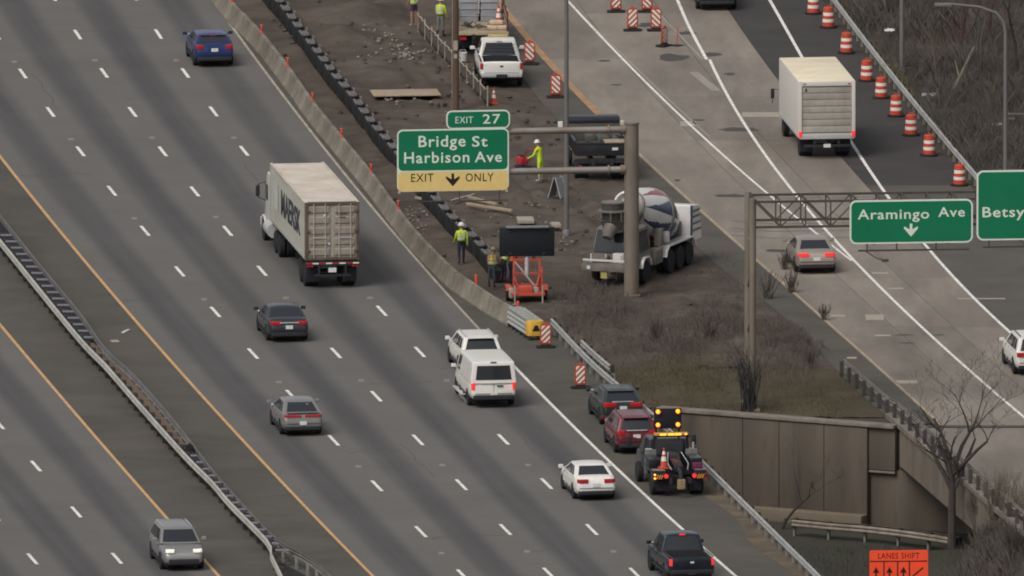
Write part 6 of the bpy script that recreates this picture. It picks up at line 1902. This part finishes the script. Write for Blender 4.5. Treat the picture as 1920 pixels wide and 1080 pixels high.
board(802, 382, .12, 1.9, .1, .6, 'pale strip of wood between barrier and black wall forms', PALE, .12)
board(985, 422, .75, 1.2, .16, .05, 'pale concrete block slab on the dirt above the message board', PALE, .15, 'concrete_block', 'block')
board(1042, 431, .4, .8, .16, .1, 'small pale block on the dirt beside the lamp post', PALE, .15, 'concrete_block', 'block')
board(215, 640, .35, .6, .03, .2, 'pale flattened scrap on the median shoulder near the brown trough', PALE, .0, 'road_scrap', 'scrap')
board(236, 622, .14, .9, .05, -.3, 'small white scrap on the median shoulder near the yellow line', M('scrap_white', (.55, .55, .54), .7), .0, 'road_scrap', 'scrap')
board(1078, 657, .28, .5, .04, .2, 'white scrap of paper on the shoulder by the crash cushion', MATS['scrap_white'], .0, 'road_scrap', 'scrap')

# rubble: broken stone scattered over the dirt
def rubble(name, spots, n, smin, smax, mat, seed):
    r = random.Random(seed); b = MB()
    for i in range(n):
        px, py, wx_, wy_ = r.choice(spots)
        g = G(r.gauss(px, wx_), r.gauss(py, wy_)); s = r.uniform(smin, smax)
        if g.x > RSH(g.y) - .3 or g.x < ROADR(g.y) + .6: continue
        vv = []
        for zz, rr_ in ((0, .8), (.5, 1.0), (.9, .5)):
            for k in range(5):
                q = 2 * math.pi * (k + r.uniform(-.2, .2)) / 5
                vv.append((g.x + math.cos(q) * rr_ * s * r.uniform(.7, 1.2), g.y + math.sin(q) * rr_ * s * r.uniform(.7, 1.2), zz * s * 1.3 * r.uniform(.7, 1.0) + .03))
        fs_ = [(i_ * 5 + k, i_ * 5 + (k + 1) % 5, (i_ + 1) * 5 + (k + 1) % 5, (i_ + 1) * 5 + k) for i_ in range(2) for k in range(5)] + [tuple(range(10, 15)), tuple(reversed(range(5)))]
        b.add(vv, fs_)
    o = b.build(name, mat, None, smooth=0)
    return o
STONE = M('pale_stone', (.20, .178, .155), .9, var=.35, scale=1.5)
CLOD = M('earth_clod', (.074, .060, .050), .95, var=.35, scale=1)
tag(rubble('rubble', [(745, 95, 22, 9), (765, 105, 22, 8), (720, 88, 20, 10), (790, 185, 40, 12), (700, 60, 26, 12), (870, 130, 16, 30)], 110, .04, .13, STONE, 2), 'pale broken stones scattered over the upper dirt work zone', 'rubble', kind='stuff')
tag(rubble('rubble', [(790, 420, 10, 14), (775, 405, 8, 8), (900, 400, 40, 16), (960, 430, 50, 14), (1060, 460, 20, 12), (1010, 400, 50, 25)], 80, .03, .10, STONE, 5), 'pale stones and bits scattered over the dirt around the message board', 'rubble', kind='stuff')
tag(rubble('dirt_clods', [(700, 130, 70, 60), (820, 150, 60, 60), (900, 380, 100, 60), (1050, 430, 90, 60), (1000, 250, 60, 40), (640, 60, 60, 40), (1250, 470, 70, 40)], 340, .04, .15, CLOD, 8), 'dark clods of earth strewn across the dirt work zone', 'dirt', kind='stuff')

# silt fence with stakes running past the wooden pole
sf = [(784, 58), (806, 82), (822, 100), (842, 122), (868, 148), (890, 172), (914, 198)]
sp_ = resample(smooth_path([Vector((*G(*p).xy, 0)) for p in sf], 5), 2.4)
fence = thing('silt_fence', 'sagging grey silt fence on short stakes beside the white pickup', 'fence', sp_[0])
FAB = M('silt_fabric', (.075, .066, .06), .95, var=.35, scale=2)
for i, p in enumerate(sp_):
    q = p - sp_[0]
    MB().box(q.x, q.y, .42, .07, .07, .95).build('stake', WOOD, fence)
    if i < len(sp_) - 1:
        e = sp_[i + 1] - sp_[0]; sag = RNG.uniform(.05, .2)
        f = lambda u, v, q=q, e=e, sag=sag: Vector((q.x + (e.x - q.x) * u + .05 * math.sin(9 * u + 4 * v), q.y + (e.y - q.y) * u, .02 + v * (.78 - sag * math.sin(math.pi * u))))
        o_ = MB().grid(f, 8, 3).build('fabric_panel', FAB, fence, recalc=False)
        o_.modifiers.new('t', 'SOLIDIFY').thickness = .01
        MB().tube([f(u, 1) for u in np.linspace(0, 1, 6)], .03, 6).build('top_cord', PALE, fence)

# ---------------------------------------------------------------- message board trailer (seen from behind)
g = G(988, 566); a = rad(5)
mb = thing('message_board_trailer', 'black backed message board on an orange trailer behind the barrier', 'message board', (g.x, g.y, 0.03), a)
MBO = M('trailer_orange', (.50, .075, .045), .5, var=.15, scale=2, dirt=(.25, .06, .045), dirt_scale=2)
MBK = M('board_back', (.010, .012, .016), .5, var=.1)
bd = MB().box(0, 0, 2.68, 2.46, .16, 1.30).build('board', MBK, mb, bevel=.03)
for x in (-.75, .75):
    for z in (2.15, 3.18): MB().box(x, -.10, z, .12, .05, .10).build('mount', DARK, bd, bevel=.01)
MB().box(.02, .0, 3.35, 1.9, .5, .05).build('solar_panel', M('solar_back', (.16, .16, .17), .5, var=.1), bd, bevel=.01)
for x in (-.58, .58):
    MB().box(x, .05, 1.12, .09, .09, 1.75).build('upright', MBO, mb, bevel=.01)
    MB().box(x * 1.1, -.4, .95, .06, .06, 1.3).build('stay', MBO, mb, bevel=.01)
    MB().tube([(x, .05, 1.2), (x * .6, -.3, .5)], .04, 6).build('brace', MBO, mb)
MB().box(0, .05, 1.86, 1.25, .10, .10).build('top_bar', MBO, mb, bevel=.01)
MB().cyl((0, .05, 1.2), (0, .05, 2.1), .10, n=12).build('mast', RIM, mb)
for z in (.75, 1.25): MB().box(0, .06, z, 1.2, .06, .06).build('cross_bar', MBO, mb)
MB().tube([(-.55, .04, 1.8), (.5, -.2, .5)], .05, 6).build('slanted_bar', PALE, mb)
for x in (-.3, .3): MB().box(x, .3, 1.0, .05, .05, 1.2).build('lattice_post', MBO, mb)
MB().box(-.62, -.3, 1.35, .05, .7, .05).build('side_bar', MBO, mb)
MB().box(.62, -.3, 1.35, .05, .7, .05).build('side_bar', MBO, mb)
MB().box(0, .1, .42, 1.5, 1.9, .12).build('trailer_frame', MBO, mb, bevel=.02)
MB().box(-.12, -.55, .60, .62, .5, .34).build('battery_box', MBO, mb, bevel=.03)
MB().box(.35, -.5, .56, .22, .3, .26).build('winch', PALE, mb, bevel=.03)
MB().box(-.72, -.2, .42, .2, .5, .42).build('control_cabinet', PALE, mb, bevel=.03)
for s in (-1, 1):
    add_wheel(mb, s * .82, .3, .32, .18)
    MB().prismx([(-.12, .5), (-.05, .68), (.65, .68), (.72, .5), (.66, .5), (.6, .62), (0, .62), (-.06, .5)], s * .70, s * .94).build('fender', MBO, mb)
for x, y in ((-.62, -.95), (.62, -.95)):
    MB().cyl((x, y, 0), (x, y, .85), .035, n=8).build('jack_leg', PALE, mb)
    MB().lathe([(.1, 0), (.1, .02), (.03, .03)], 10, mat=T(x, y, 0)).build('jack_foot', PALE, mb)
MB().tube([(0, 1.0, .42), (0, 2.4, .42)], .06, 8).build('drawbar', MBO, mb)

# small red plate compactor by the worker in yellow
g = G(980, 318)
pc = thing('plate_compactor', 'small red plate compactor on the dirt beside the worker in bright yellow', 'compactor', (g.x, g.y, .1), rad(30))
REDM = M('machine_red', (.42, .035, .04), .5, var=.15)
MB().prism([(-.25, -.35), (.25, -.35), (.3, .25), (.2, .42), (-.2, .42), (-.3, .25)], 0, .09).build('plate', CHASS, pc, bevel=.02)
MB().box(0, .05, .32, .42, .5, .34).build('engine', REDM, pc, bevel=.05)
MB().lathe([(.12, .48), (.13, .56), (0, .6)], 12).build('air_filter', DARK, pc)
MB().tube([(-.18, -.25, .3), (-.2, -.9, .95), (.2, -.9, .95), (.18, -.25, .3)], .025, 8).build('handle', REDM, pc)
# grey A-frame panel beside the lamp post
g = G(1046, 372)
af = thing('folding_sign_frame', 'grey metal folding sign frame standing by the lamp post', 'sign frame', (g.x, g.y, .06), rad(62)); af.scale = (.7, .7, .8)
for s in (-1, 1):
    MB().hexa([(-.5, s * .42, 0), (.5, s * .42, 0), (.5, s * .46, 0), (-.5, s * .46, 0)], [(-.48, s * .04, 1.1), (.48, s * .04, 1.1), (.48, s * .08, 1.1), (-.48, s * .08, 1.1)]).build('panel', M('frame_grey', (.24, .245, .25), .6, .2, var=.2), af)
    for x in (-.5, .5): MB().cyl((x, s * .46, 0), (x * .96, s * .05, 1.16), .03, n=6).build('leg', RIM, af)
# barrel shaped white lid lying next to the pickup
g = G(868, 116)
wb = thing('wash_bucket', 'white bucket standing on the dirt between the wooden pole and the pickup', 'bucket', (g.x, g.y, .05))
MB().lathe([(.15, 0), (.18, .36), (.19, .36), (.19, .39), (.17, .39), (.16, .2), (0, .2)], 16).build('pail', PLATE, wb)
MB().tube([(-.18, 0, .36), (-.1, .1, .5), (.1, .1, .5), (.18, 0, .36)], .012, 6).build('handle', RIM, wb)

# ================================================================== PEOPLE
SKIN = M('skin', (.30, .17, .11), .6, var=.08)
HIVIS = M('hi_vis_yellow', (.48, .62, .035), .7, var=.12, scale=5)
HIVIS2 = M('faded_vest_yellow', (.42, .44, .10), .75, var=.15, scale=5)
HIVIS_O = M('hi_vis_orange', (.70, .10, .03), .7, var=.12, scale=5)
NAVY = M('navy_trousers', (.016, .020, .042), .85, var=.25, scale=6)
JEANS = M('grey_blue_jeans', (.055, .065, .075), .85, var=.25, scale=6)
PURPLE = M('purple_shorts', (.06, .03, .09), .8, var=.2)
GREYT = M('grey_shirt', (.17, .165, .155), .85, var=.15)
BOOT = M('boots', (.04, .03, .024), .8, var=.2)
PBOOT = M('pale_boots', (.33, .31, .25), .8, var=.2)
HATW = M('hard_hat_white', (.68, .67, .62), .4, var=.05)
HATT = M('hard_hat_tan', (.34, .31, .19), .5, var=.1)
SILV = M('silver_tape', (.55, .56, .52), .4, var=.05)

def person(label, px, py, face, top, pants, hat, z=.05, lean=0.0, arms=((0, 0), (0, 0)), stride=.0, vest=None, boots=BOOT, shirt=None, scale=1.0, bare_legs=False, knees=0.0):
    """face: heading in degrees (0 looks away from the camera); arms: (forward swing, elbow bend) per arm in degrees"""
    g = G(px, py)
    t = thing('person', label, 'person', (g.x, g.y, z), rad(face))
    t.scale = (scale,) * 3
    V, E, Rr, K = [], [], [], []
    def v(p, r, kind):
        V.append(Vector(p)); Rr.append(r); K.append(kind); return len(V) - 1
    def e(a, b): E.append((a, b))
    LM = T(0, 0, .95) @ RX(rad(-lean)) @ T(0, 0, -.95)
    up = lambda p: LM @ Vector(p)
    pel = v((0, 0, .96), (.145, .115), 'p')
    sp1 = v(up((0, 0, 1.12)), (.14, .11), 't'); ch = v(up((0, .0, 1.33)), (.165, .12), 't')
    nk = v(up((0, .01, 1.50)), (.062, .062), 's'); hd1 = v(up((0, .03, 1.60)), (.085, .095), 's'); hd2 = v(up((0, .03, 1.71)), (.075, .085), 's')
    e(pel, sp1); e(sp1, ch); e(ch, nk); e(nk, hd1); e(hd1, hd2)
    ns = v(up((0, .135, 1.615)), (.016, .02), 's'); e(hd1, ns)
    for s in (-1, 1):
        er = v(up((s * .10, .02, 1.62)), (.014, .022), 's'); e(hd1, er)
    fingers = []
    for s, (sw, el) in zip((-1, 1), arms):
        sh = Vector((s * .20, 0, 1.43)); ua = RX(rad(sw)) @ Vector((s * .05, -.0, -.29)); el_p = sh + ua
        fa = RX(rad(sw + el)) @ Vector((s * .02, .0, -.26)); wr = el_p + fa
        hd = wr + fa.normalized() * .10
        a = v(up(sh), (.068, .068), 't'); b_ = v(up(el_p), (.052, .052), 't' if not shirt else 's'); c = v(up(wr), (.034, .036), 't' if not shirt else 's'); h = v(up(hd), (.022, .046), 's')
        e(ch, a); e(a, b_); e(b_, c); e(c, h)
        dirn = fa.normalized()
        for k in range(5):
            if k < 4:
                base = hd + Vector((0, (k - 1.5) * .021, 0)) - dirn * .01
                l = (.058, .068, .064, .050)[k]
                p1 = base + dirn * l * .6; p2 = p1 + (dirn + Vector((-s * .6, 0, 0))).normalized() * l * .5
            else:
                base = wr + dirn * .03 + Vector((0, .03, 0)); p1 = base + (dirn + Vector((0, .9, 0))).normalized() * .035; p2 = p1 + dirn * .03
            fingers.append([up(base), up(p1), up(p2)])
    for s in (-1, 1):
        st = s * stride
        hp = v((s * .095, .0, .90), (.095, .10), 'p'); kn = v((s * .115, st * .35 + knees, .50), (.066, .07), 'p' if not bare_legs else 's'); an = v((s * .12, st - .02, .11), (.046, .05), 'b' if not bare_legs else 's')
        hl = v((s * .125, st - .03, .05), (.045, .048), 'b'); to = v((s * .135, st + .16, .04), (.045, .036), 'b')
        e(pel, hp); e(hp, kn); e(kn, an); e(an, hl); e(hl, to)
    n0 = len(V)
    roots = [pel]
    for f in fingers:
        i0 = v(f[0], (.0095, .0095), 's'); i1 = v(f[1], (.009, .009), 's'); i2 = v(f[2], (.008, .008), 's')
        e(i0, i1); e(i1, i2); roots.append(i0)
    me = bpy.data.meshes.new('skeleton'); me.from_pydata(V, E, [])
    o = bpy.data.objects.new('skeleton', me); COL.objects.link(o)
    o.modifiers.new('skin', 'SKIN')
    sd = me.skin_vertices[0].data
    for i in range(len(V)):
        sd[i].radius = Rr[i]; sd[i].use_root = i in roots
    ss = o.modifiers.new('sub', 'SUBSURF'); ss.levels = 1; ss.render_levels = 1
    bpy.context.view_layer.update()
    out = bpy.data.meshes.new_from_object(o.evaluated_get(bpy.context.evaluated_depsgraph_get()))
    bpy.data.objects.remove(o); bpy.data.meshes.remove(me)
    mats = {'s': 0, 't': 1, 'p': 2, 'b': 3}
    out.materials.clear()
    for m in (SKIN, top if not shirt else shirt, pants, boots): out.materials.append(m)
    for p in out.polygons:
        c = p.center; best, bk = 9, 's'
        for a, b_ in E:
            A, B_ = V[a], V[b_]; d = B_ - A; q = max(0, min(1, (c - A).dot(d) / max(1e-9, d.length_squared)))
            dist = (A + d * q - c).length - (Rr[a][0] * (1 - q) + Rr[b_][0] * q)
            if dist < best:
                best = dist; bk = K[a] if q < .5 else K[b_]
        p.material_index = mats[bk]
    out.shade_smooth(); out.name = 'body'
    place('body', out, t)
    # eyes and mouth
    for s in (-1, 1): MB().lathe([(.011, 0), (.008, .006), (0, .008)], 8, mat=LM @ T(s * .035, .118, 1.645) @ RX(-math.pi / 2)).build('eye', SIGN_BLACK, t)
    MB().box(0, .122, 1.565, .05, .01, .012, mat=LM).build('mouth', TAIL, t)
    # hat
    if hat:
        MB().lathe([(.150, 1.685), (.152, 1.695), (.118, 1.70), (.117, 1.75), (.095, 1.80), (.05, 1.825), (0, 1.83)], 18, mat=LM @ T(0, .03, 0)).build('hard_hat', hat, t)
    # clothing shell with bands
    if vest:
        rings = []
        for zz, rx, ry in ((1.0, .185, .145), (1.12, .185, .148), (1.26, .20, .155), (1.38, .215, .152), (1.46, .17, .125)):
            rings.append([LM @ Vector((rx * math.cos(q), ry * math.sin(q), zz)) for q in np.linspace(0, 2 * math.pi, 18, endpoint=False)])
        vo = MB().loft(rings, caps=False).build('vest', vest, t, recalc=False)
        vo.modifiers.new('t', 'SOLIDIFY').thickness = .012
        for zz, rx, ry in ((1.10, .190, .152), (1.27, .206, .160)):
            r2 = [[LM @ Vector((rx * math.cos(q), ry * math.sin(q), zz + dz)) for q in np.linspace(0, 2 * math.pi, 18, endpoint=False)] for dz in (-.025, .025)]
            MB().loft(r2, caps=False).build('reflective_band', SILV, t, recalc=False)
        for x in (-.09, .09): MB().box(x, -.148, 1.30, .045, .02, .30, mat=LM).build('reflective_strap', SILV if vest is not HIVIS2 else HIVIS_O, t)
    return t
person('worker in bright yellow jacket and navy trousers walking alone beside the black wall forms', 865, 496, 15, HIVIS, NAVY, HATW, stride=.10, arms=((12, 25), (-10, 20)), vest=HIVIS, scale=1.02)
person('worker in faded yellow vest and grey blue jeans standing closest to the barrier', 922, 541, -20, GREYT, JEANS, HATT, lean=12, arms=((25, 40), (30, 40)), vest=HIVIS2, shirt=GREYT)
person('worker in bright vest and dark trousers stooping between the other two at the message board', 943, 531, -55, HIVIS, NAVY, HATT, lean=38, arms=((40, 25), (50, 20)), vest=HIVIS, knees=.06)
person('worker in orange shirt stooping over the message board trailer', 957, 534, -70, HIVIS_O, NAVY, None, lean=34, arms=((45, 25), (55, 15)), shirt=None, knees=.06)
person('worker in full bright yellow suit and white hard hat beside the red compactor', 1013, 344, 60, HIVIS, HIVIS, HATW, z=.1, lean=10, arms=((30, 40), (40, 40)), boots=PBOOT, scale=1.05)
person('worker in yellow vest and purple shorts at the top edge of the picture', 776, 50, 30, HIVIS, PURPLE, HATW, arms=((5, 20), (30, 50)), vest=HIVIS, bare_legs=True, shirt=SKIN, boots=PBOOT)
person('worker in yellow vest and grey trousers standing next to the wooden pole', 826, 70, -30, HIVIS, GREYT, HATW, arms=((10, 20), (10, 20)), vest=HIVIS, stride=.06)

# ================================================================== PLANTS
BARK = M('bark', (.055, .047, .043), .95, var=.3, scale=4)
TWIG = M('twig', (.085, .070, .060), .95, var=.3, scale=2)
PTWIG = M('pale_twig', (.13, .11, .085), .95, var=.3, scale=2)
def branch_mesh(r, b, p, d, L, rad_, depth, spread, n=5, up=.25, tw=None, kids=(2, 4)):
    pts = [p.copy()]; rs = [rad_]
    k = 4
    for i in range(k):
        d = (d + Vector((r.uniform(-1, 1), r.uniform(-1, 1), r.uniform(-.4, .9) * up)) * .22).normalized()
        pts.append(pts[-1] + d * L / k); rs.append(rad_ * (1 - .6 * (i + 1) / k))
    (b if depth > 1 or tw is None else tw).tube(pts, rs, n if depth > 1 else 3, caps=False)
    if depth <= 0: return
    for j in range(r.randint(*kids)):
        i = r.randint(1, k); q = pts[i]
        ax = Vector((r.uniform(-1, 1), r.uniform(-1, 1), r.uniform(-.2, .4))).normalized()
        nd = (d * (1 - spread) + ax * spread + Vector((0, 0, up * .5))).normalized()
        branch_mesh(r, b, q, nd, L * r.uniform(.5, .78), max(.006, rs[i] * r.uniform(.5, .75)), depth - 1, spread, n, up, tw, kids)
def bare_tree(name, label, base, h, r0, seed, lean=(0, 0, 1), depth=5, forks=None, mat=BARK, group=None, kids=(2, 4), spread=.55, cat='tree'):
    r = random.Random(seed)
    t = thing(name, label, cat, base, 0, group)
    tr, cr = MB(), MB()
    d = Vector(lean).normalized()
    if forks:
        trunk_top = Vector((0, 0, 0)); pts = [Vector((0, 0, -.2))]
        k = 5
        for i in range(k): pts.append(pts[-1] + (d + Vector((r.uniform(-.05, .05), r.uniform(-.05, .05), 0))) * h * .42 / k)
        tr.tube(pts, [r0 * (1 - .3 * i / k) for i in range(k + 1)], 9)
        for fx, fy, fl, frac in forks:
            q = pts[max(1, int(frac * k))]
            branch_mesh(r, cr, q, Vector((fx, fy, 1)).normalized(), h * fl, r0 * .6, depth - 1, spread, kids=kids)
    else:
        branch_mesh(r, cr, Vector((0, 0, -.1)), d, h * .62, r0, depth, spread, kids=kids)
        pts = [Vector((0, 0, -.2)), Vector((0, 0, .0)) + d * h * .15]
        tr.tube(pts, [r0 * 1.1, r0], 8)
    tr.build('trunk', mat, t); cr.build('crown', mat, t, recalc=False)
    return t
gt = G(1786, 1030, -2.85)
bare_tree('bare_tree', 'tall bare tree with forked trunk in front of the ramp bridge', (gt.x, gt.y, -2.95), 8.4, .21, 14, depth=6, kids=(2, 3), forks=[(-.10, 0, .32, 1.0), (.70, -.1, .30, .8), (-.38, .1, .30, .9), (.12, .1, .34, 1.0), (.95, 0, .26, 1.0), (-.2, 0, .30, .9)], spread=.5)
gt = G(1463, 992, LOW)
bare_tree('bare_sapling', 'small bent bare sapling growing against the retaining wall footing', (gt.x, gt.y, LOW), 3.6, .075, 9, lean=(.55, 0, 1), depth=4, kids=(2, 3), spread=.45)
def bush_parts(t, h, n, seed, mat, w=.35, ev=0.0):
    r = random.Random(seed); b = MB()
    for i in range(n):
        q = r.uniform(0, 6.28); l = r.uniform(.6, 1.0) * h; s = r.uniform(.1, 1) * w
        p0 = Vector((r.gauss(0, .12 * h * w), r.gauss(0, .12 * h * w), -.05)); d = Vector((math.cos(q) * s, math.sin(q) * s, 1)).normalized()
        p1 = p0 + d * l * .5; p2 = p0 + d * l + Vector((r.uniform(-.1, .1) * l, r.uniform(-.1, .1) * l, 0))
        b.tube([p0, p1, p2], [.02 + .006 * h, .014, .005], 3, caps=False)
        for k in range(6):
            f = r.uniform(.35, .98); a_ = p0.lerp(p2, f); nd = (d + Vector((r.uniform(-1, 1), r.uniform(-1, 1), r.uniform(-.1, .6))) * .7).normalized()
            b.tube([a_, a_ + nd * l * r.uniform(.15, .35)], [.009, .004], 3, caps=False)
    b.build('stems', mat, t, recalc=False)
def bush(name, label, px, py, h, n, seed, mat=TWIG, z=0.0, w=.35, group=None):
    g = G(px, py, z); t = thing(name, label, 'shrub', (g.x, g.y, z), 0, group)
    bush_parts(t, h, n, seed, mat, w)
    return t
bush('bare_shrub', 'tall bare shrub growing round the twin gantry legs', 1404, 772, 2.9, 46, 3, mat=M('dark_twig', (.040, .036, .037), .95, var=.25), w=.42)
for i, (px, py, h, lab) in enumerate([(1470, 505, .9, 'thin bare weed at the ramp edge beside the gantry legs'), (1485, 548, 1.1, 'bare weed on the ramp edge just below the champagne sedan'), (1545, 600, .8, 'low weed on the ramp edge near the pale patches'), (1440, 560, 1.3, 'bare shrub in the brown scrub right of the gantry legs'), (1330, 640, 1.3, 'bare shrub in the middle of the brown scrub'), (1230, 640, 1.2, 'bare shrub in the brown scrub below the cantilever post'), (1520, 690, 1.0, 'bare shrub by the start of the bridge guardrail')]):
    bush('bare_shrub', lab, px, py, h, 22, 40 + i, w=.55)

# brown leafless scrub filling the ground under the signs
def scrub(name, label, spots, n, hmin, hmax, mat, seed, zf=lambda p: 0.0, inside=None, zg=0.0):
    r = random.Random(seed); vs_, fs_ = [], []
    for i in range(n):
        px, py, sx, sy = r.choice(spots)
        g = G(r.gauss(px, sx), r.gauss(py, sy), zg)
        if inside and not inside(g): continue
        nz = mnoise.noise(Vector((g.x * .45, g.y * .13, seed * 3.7))) + .5 * mnoise.noise(Vector((g.x * 1.3, g.y * .5, seed)))
        if nz < r.uniform(-.75, .35): continue
        z = zf(g); h = r.uniform(hmin, hmax) * min(1.35, max(.4, .85 + .9 * nz)); w = r.uniform(.006, .016)
        q = r.uniform(0, 3.14); dx, dy = math.cos(q) * w, math.sin(q) * w
        lx, ly = r.gauss(0, .3) * h, r.gauss(0, .3) * h
        o = len(vs_)
        vs_ += [(g.x - dx, g.y - dy, z - .03), (g.x + dx, g.y + dy, z - .03), (g.x + lx * .5 + dx * .6, g.y + ly * .5, z + h * .6), (g.x + lx, g.y + ly, z + h)]
        fs_ += [(o, o + 1, o + 2), (o, o + 2, o + 3)]
        for k in range(2):
            f = r.uniform(.3, .9); c = Vector((g.x + lx * f * .8, g.y + ly * f * .8, z + h * f)); e_ = c + Vector((r.uniform(-.5, .5), r.uniform(-.5, .5), r.uniform(.05, .5))) * h * .7
            o = len(vs_); vs_ += [c - Vector((w * .5, 0, 0)), c + Vector((w * .5, 0, 0)), e_]; fs_.append((o, o + 1, o + 2))
    me = bpy.data.meshes.new(name); me.from_pydata([tuple(v_) for v_ in vs_], [], fs_); me.materials.append(mat)
    return tag(place(name, me), label, 'scrub', kind='stuff')
ok_mid = lambda g: g.x > ROADR(g.y) + 1.0 and g.x < RYF(g.y) - 1.2 and g.y > wall_y(g.x) + .8
BRUSH = M('brown_brush', (.105, .088, .076), .95, var=.3, scale=.4)
scrub('brown_scrub', 'leafless brown scrub spread over the ground between the roads', [(1180, 600, 70, 26), (1290, 600, 70, 34), (1380, 600, 60, 40), (1330, 660, 90, 20), (1440, 640, 40, 40), (1500, 650, 30, 25), (1120, 580, 40, 20)], 34000, .10, .42, BRUSH, 1, inside=ok_mid)
scrub('winter_grass', 'thin olive winter grass on the verge above the retaining wall', [(1330, 730, 60, 24), (1450, 738, 70, 24), (1560, 755, 50, 20), (1250, 715, 40, 20), (1400, 765, 90, 8), (1330, 690, 90, 18)], 15000, .08, .28, M('olive_grass', (.112, .096, .058), .9, var=.35, scale=.5), 2, inside=ok_mid)
bank_z = lambda p: max(0, -.02 + (1.8 * (max(0, (p.x - RRF(p.y)) / 45) ** 1.3)) * min(1, max(0, (p.x - RRF(p.y)) / 45) * 12))
ok_bank = lambda g: g.x > RRF(g.y) + .7
scrub('hillside_scrub', 'dark leafless undergrowth covering the hillside beyond the ramp guardrail', [(1690, 40, 60, 40), (1790, 90, 70, 60), (1880, 160, 50, 80), (1840, 260, 60, 60), (1900, 330, 50, 40), (1760, 200, 40, 40)], 44000, .2, 1.1, M('dark_brush', (.090, .079, .068), .95, var=.4, scale=.4), 3, zf=bank_z, inside=ok_bank)
r_ = [(RRF(y) + .55) for y in range(3)]
scrub('rail_grass', 'yellowish grass tufts along the back of the ramp guardrail', [(1575 + k * 18, 20 + k * 22.6 + 6, 8, 5) for k in range(16)], 5000, .12, .45, M('straw_grass', (.16, .135, .055), .9, var=.3, scale=.8), 4, zf=bank_z, inside=lambda g: RRF(g.y) + .3 < g.x < RRF(g.y) + 1.3)
scrub('lower_weeds', 'dark weeds on the lower ground below the bridge', [(1560, 1080, 90, 40), (1850, 1070, 60, 40), (1700, 1060, 90, 24), (1600, 1130, 120, 40)], 9000, .06, .3, M('lower_weed', (.066, .064, .046), .95, var=.3), 5, zf=lambda p: berm_z(p.x, p.y), inside=lambda g: g.y < -56 and g.x > ROADR(g.y) + .8, zg=-2.9)
for i, (px, py, h, sd, kind) in enumerate([(1760, 215, 4.2, 1, 0), (1832, 165, 5.0, 2, 0), (1905, 150, 5.6, 3, 0), (1800, 110, 4.6, 4, 1), (1730, 95, 3.6, 5, 0), (1870, 260, 3.0, 6, 0), (1668, 52, 3.8, 7, 0), (1900, 300, 2.6, 8, 0), (1850, 95, 6.0, 9, 1), (1720, 40, 4.5, 10, 0), (1790, 250, 2.0, 11, 0)]):
    labs = ['bare tree just right of the plain grey post, nearest the drums', 'bare tree in the middle of the hillside scrub', 'bare tree at the frame edge behind the curved lamp post', 'reddish brown tree high in the hillside scrub', 'low bare tree beside the plain grey post', 'small bare tree above the big green sign', 'bare tree at the top by the end of the guardrail', 'small bare tree at the frame edge above the big green sign', 'tall dark tree at the top edge under the curved lamp arm', 'bare tree at the top edge right of the plain post', 'lowest small bare tree near the guardrail']
    g = G(px, py); g.z = bank_z(g)
    bare_tree('bare_tree', labs[i], (g.x, g.y, g.z), h, .05 + .012 * h, 60 + sd, depth=4, kids=(3, 4), spread=.5, mat=M('red_brown_twig', (.075, .042, .033), .95, var=.3) if kind == 1 else (TWIG if i % 3 else PTWIG), group='bare trees on the hillside')
g = G(1775, 195); g.z = bank_z(g)
lg_ = thing('fallen_trunk', 'pale fallen trunk leaning up through the hillside scrub', 'log', (g.x, g.y, g.z))
MB().tube([(0, 0, 0), (.6, 2.0, .9), (1.3, 5.0, 1.9)], [.10, .08, .05], 7).build('trunk', PTWIG, lg_)
MB().tube([(.6, 2.0, .9), (.4, 3.0, 1.6)], [.05, .02], 6).build('branch', PTWIG, lg_)
for i, (px, py, w_, lab) in enumerate([(1745, 202, .5, 'crumpled white plastic litter on the hillside near the guardrail'), (1668, 80, .3, 'small white litter just past the guardrail near the top'), (1867, 258, .35, 'white litter beside the curved lamp post')]):
    g = G(px, py); g.z = bank_z(g) + .5
    b = MB()
    r = random.Random(i)
    b.grid(lambda u, v: Vector(((u - .5) * w_ * 1.6, (v - .5) * w_ * 2, .12 * mnoise.noise(Vector((u * 4, v * 4, i))) + .1)), 6, 6)
    o_ = b.build('litter', MATS['scrap_white'], None, recalc=False); o_.location = g
    o_.modifiers.new('t', 'SOLIDIFY').thickness = .01
    tag(o_, lab, 'litter')
# evergreen-dark shrubs at the bridge end
for i, (px, py, h, lab) in enumerate([(1862, 1050, 2.9, 'dense dark shrub at the near end of the ramp bridge'), (1888, 1078, 2.6, 'dark shrub at the bottom beside the lower guardrail end')]):
    bush('dark_shrub', lab, px, py, h, 90, 80 + i, mat=MATS['dark_twig'], z=-2.95, w=.35)

# tangle of pale bare shrubs over the bank at the near end of the ramp bridge
for i, (px, py, z, h, lab) in enumerate([(1842, 1000, -1.8, 2.2, 'pale bare shrub hiding the end of the bridge fascia'), (1872, 985, -.7, 2.6, 'tall pale bare shrub on the bank at the frame edge above the lower guardrail'), (1905, 1000, -.6, 2.4, 'pale bare shrub at the frame edge in front of the ramp surface'), (1850, 1045, -2.6, 1.6, 'low bare shrub on the bank just above the bottom corner'), (1898, 1050, -.9, 1.9, 'bare shrub in the bottom corner of the picture')]):
    bush('bare_shrub', lab, px, py, h, 46, 120 + i, mat=PTWIG if i in (1, 2) else TWIG, z=z, w=.6)
scrub('bank_scrub', 'dense dead scrub on the bank at the near end of the ramp bridge', [(1860, 1010, 26, 26), (1895, 1020, 24, 30), (1880, 1060, 30, 26)], 9000, .15, .8, BRUSH, 9, zf=lambda p: berm_z(p.x, p.y), inside=lambda g: g.y < -58 and g.x < DECKL(g.y) + .3, zg=-1.2)
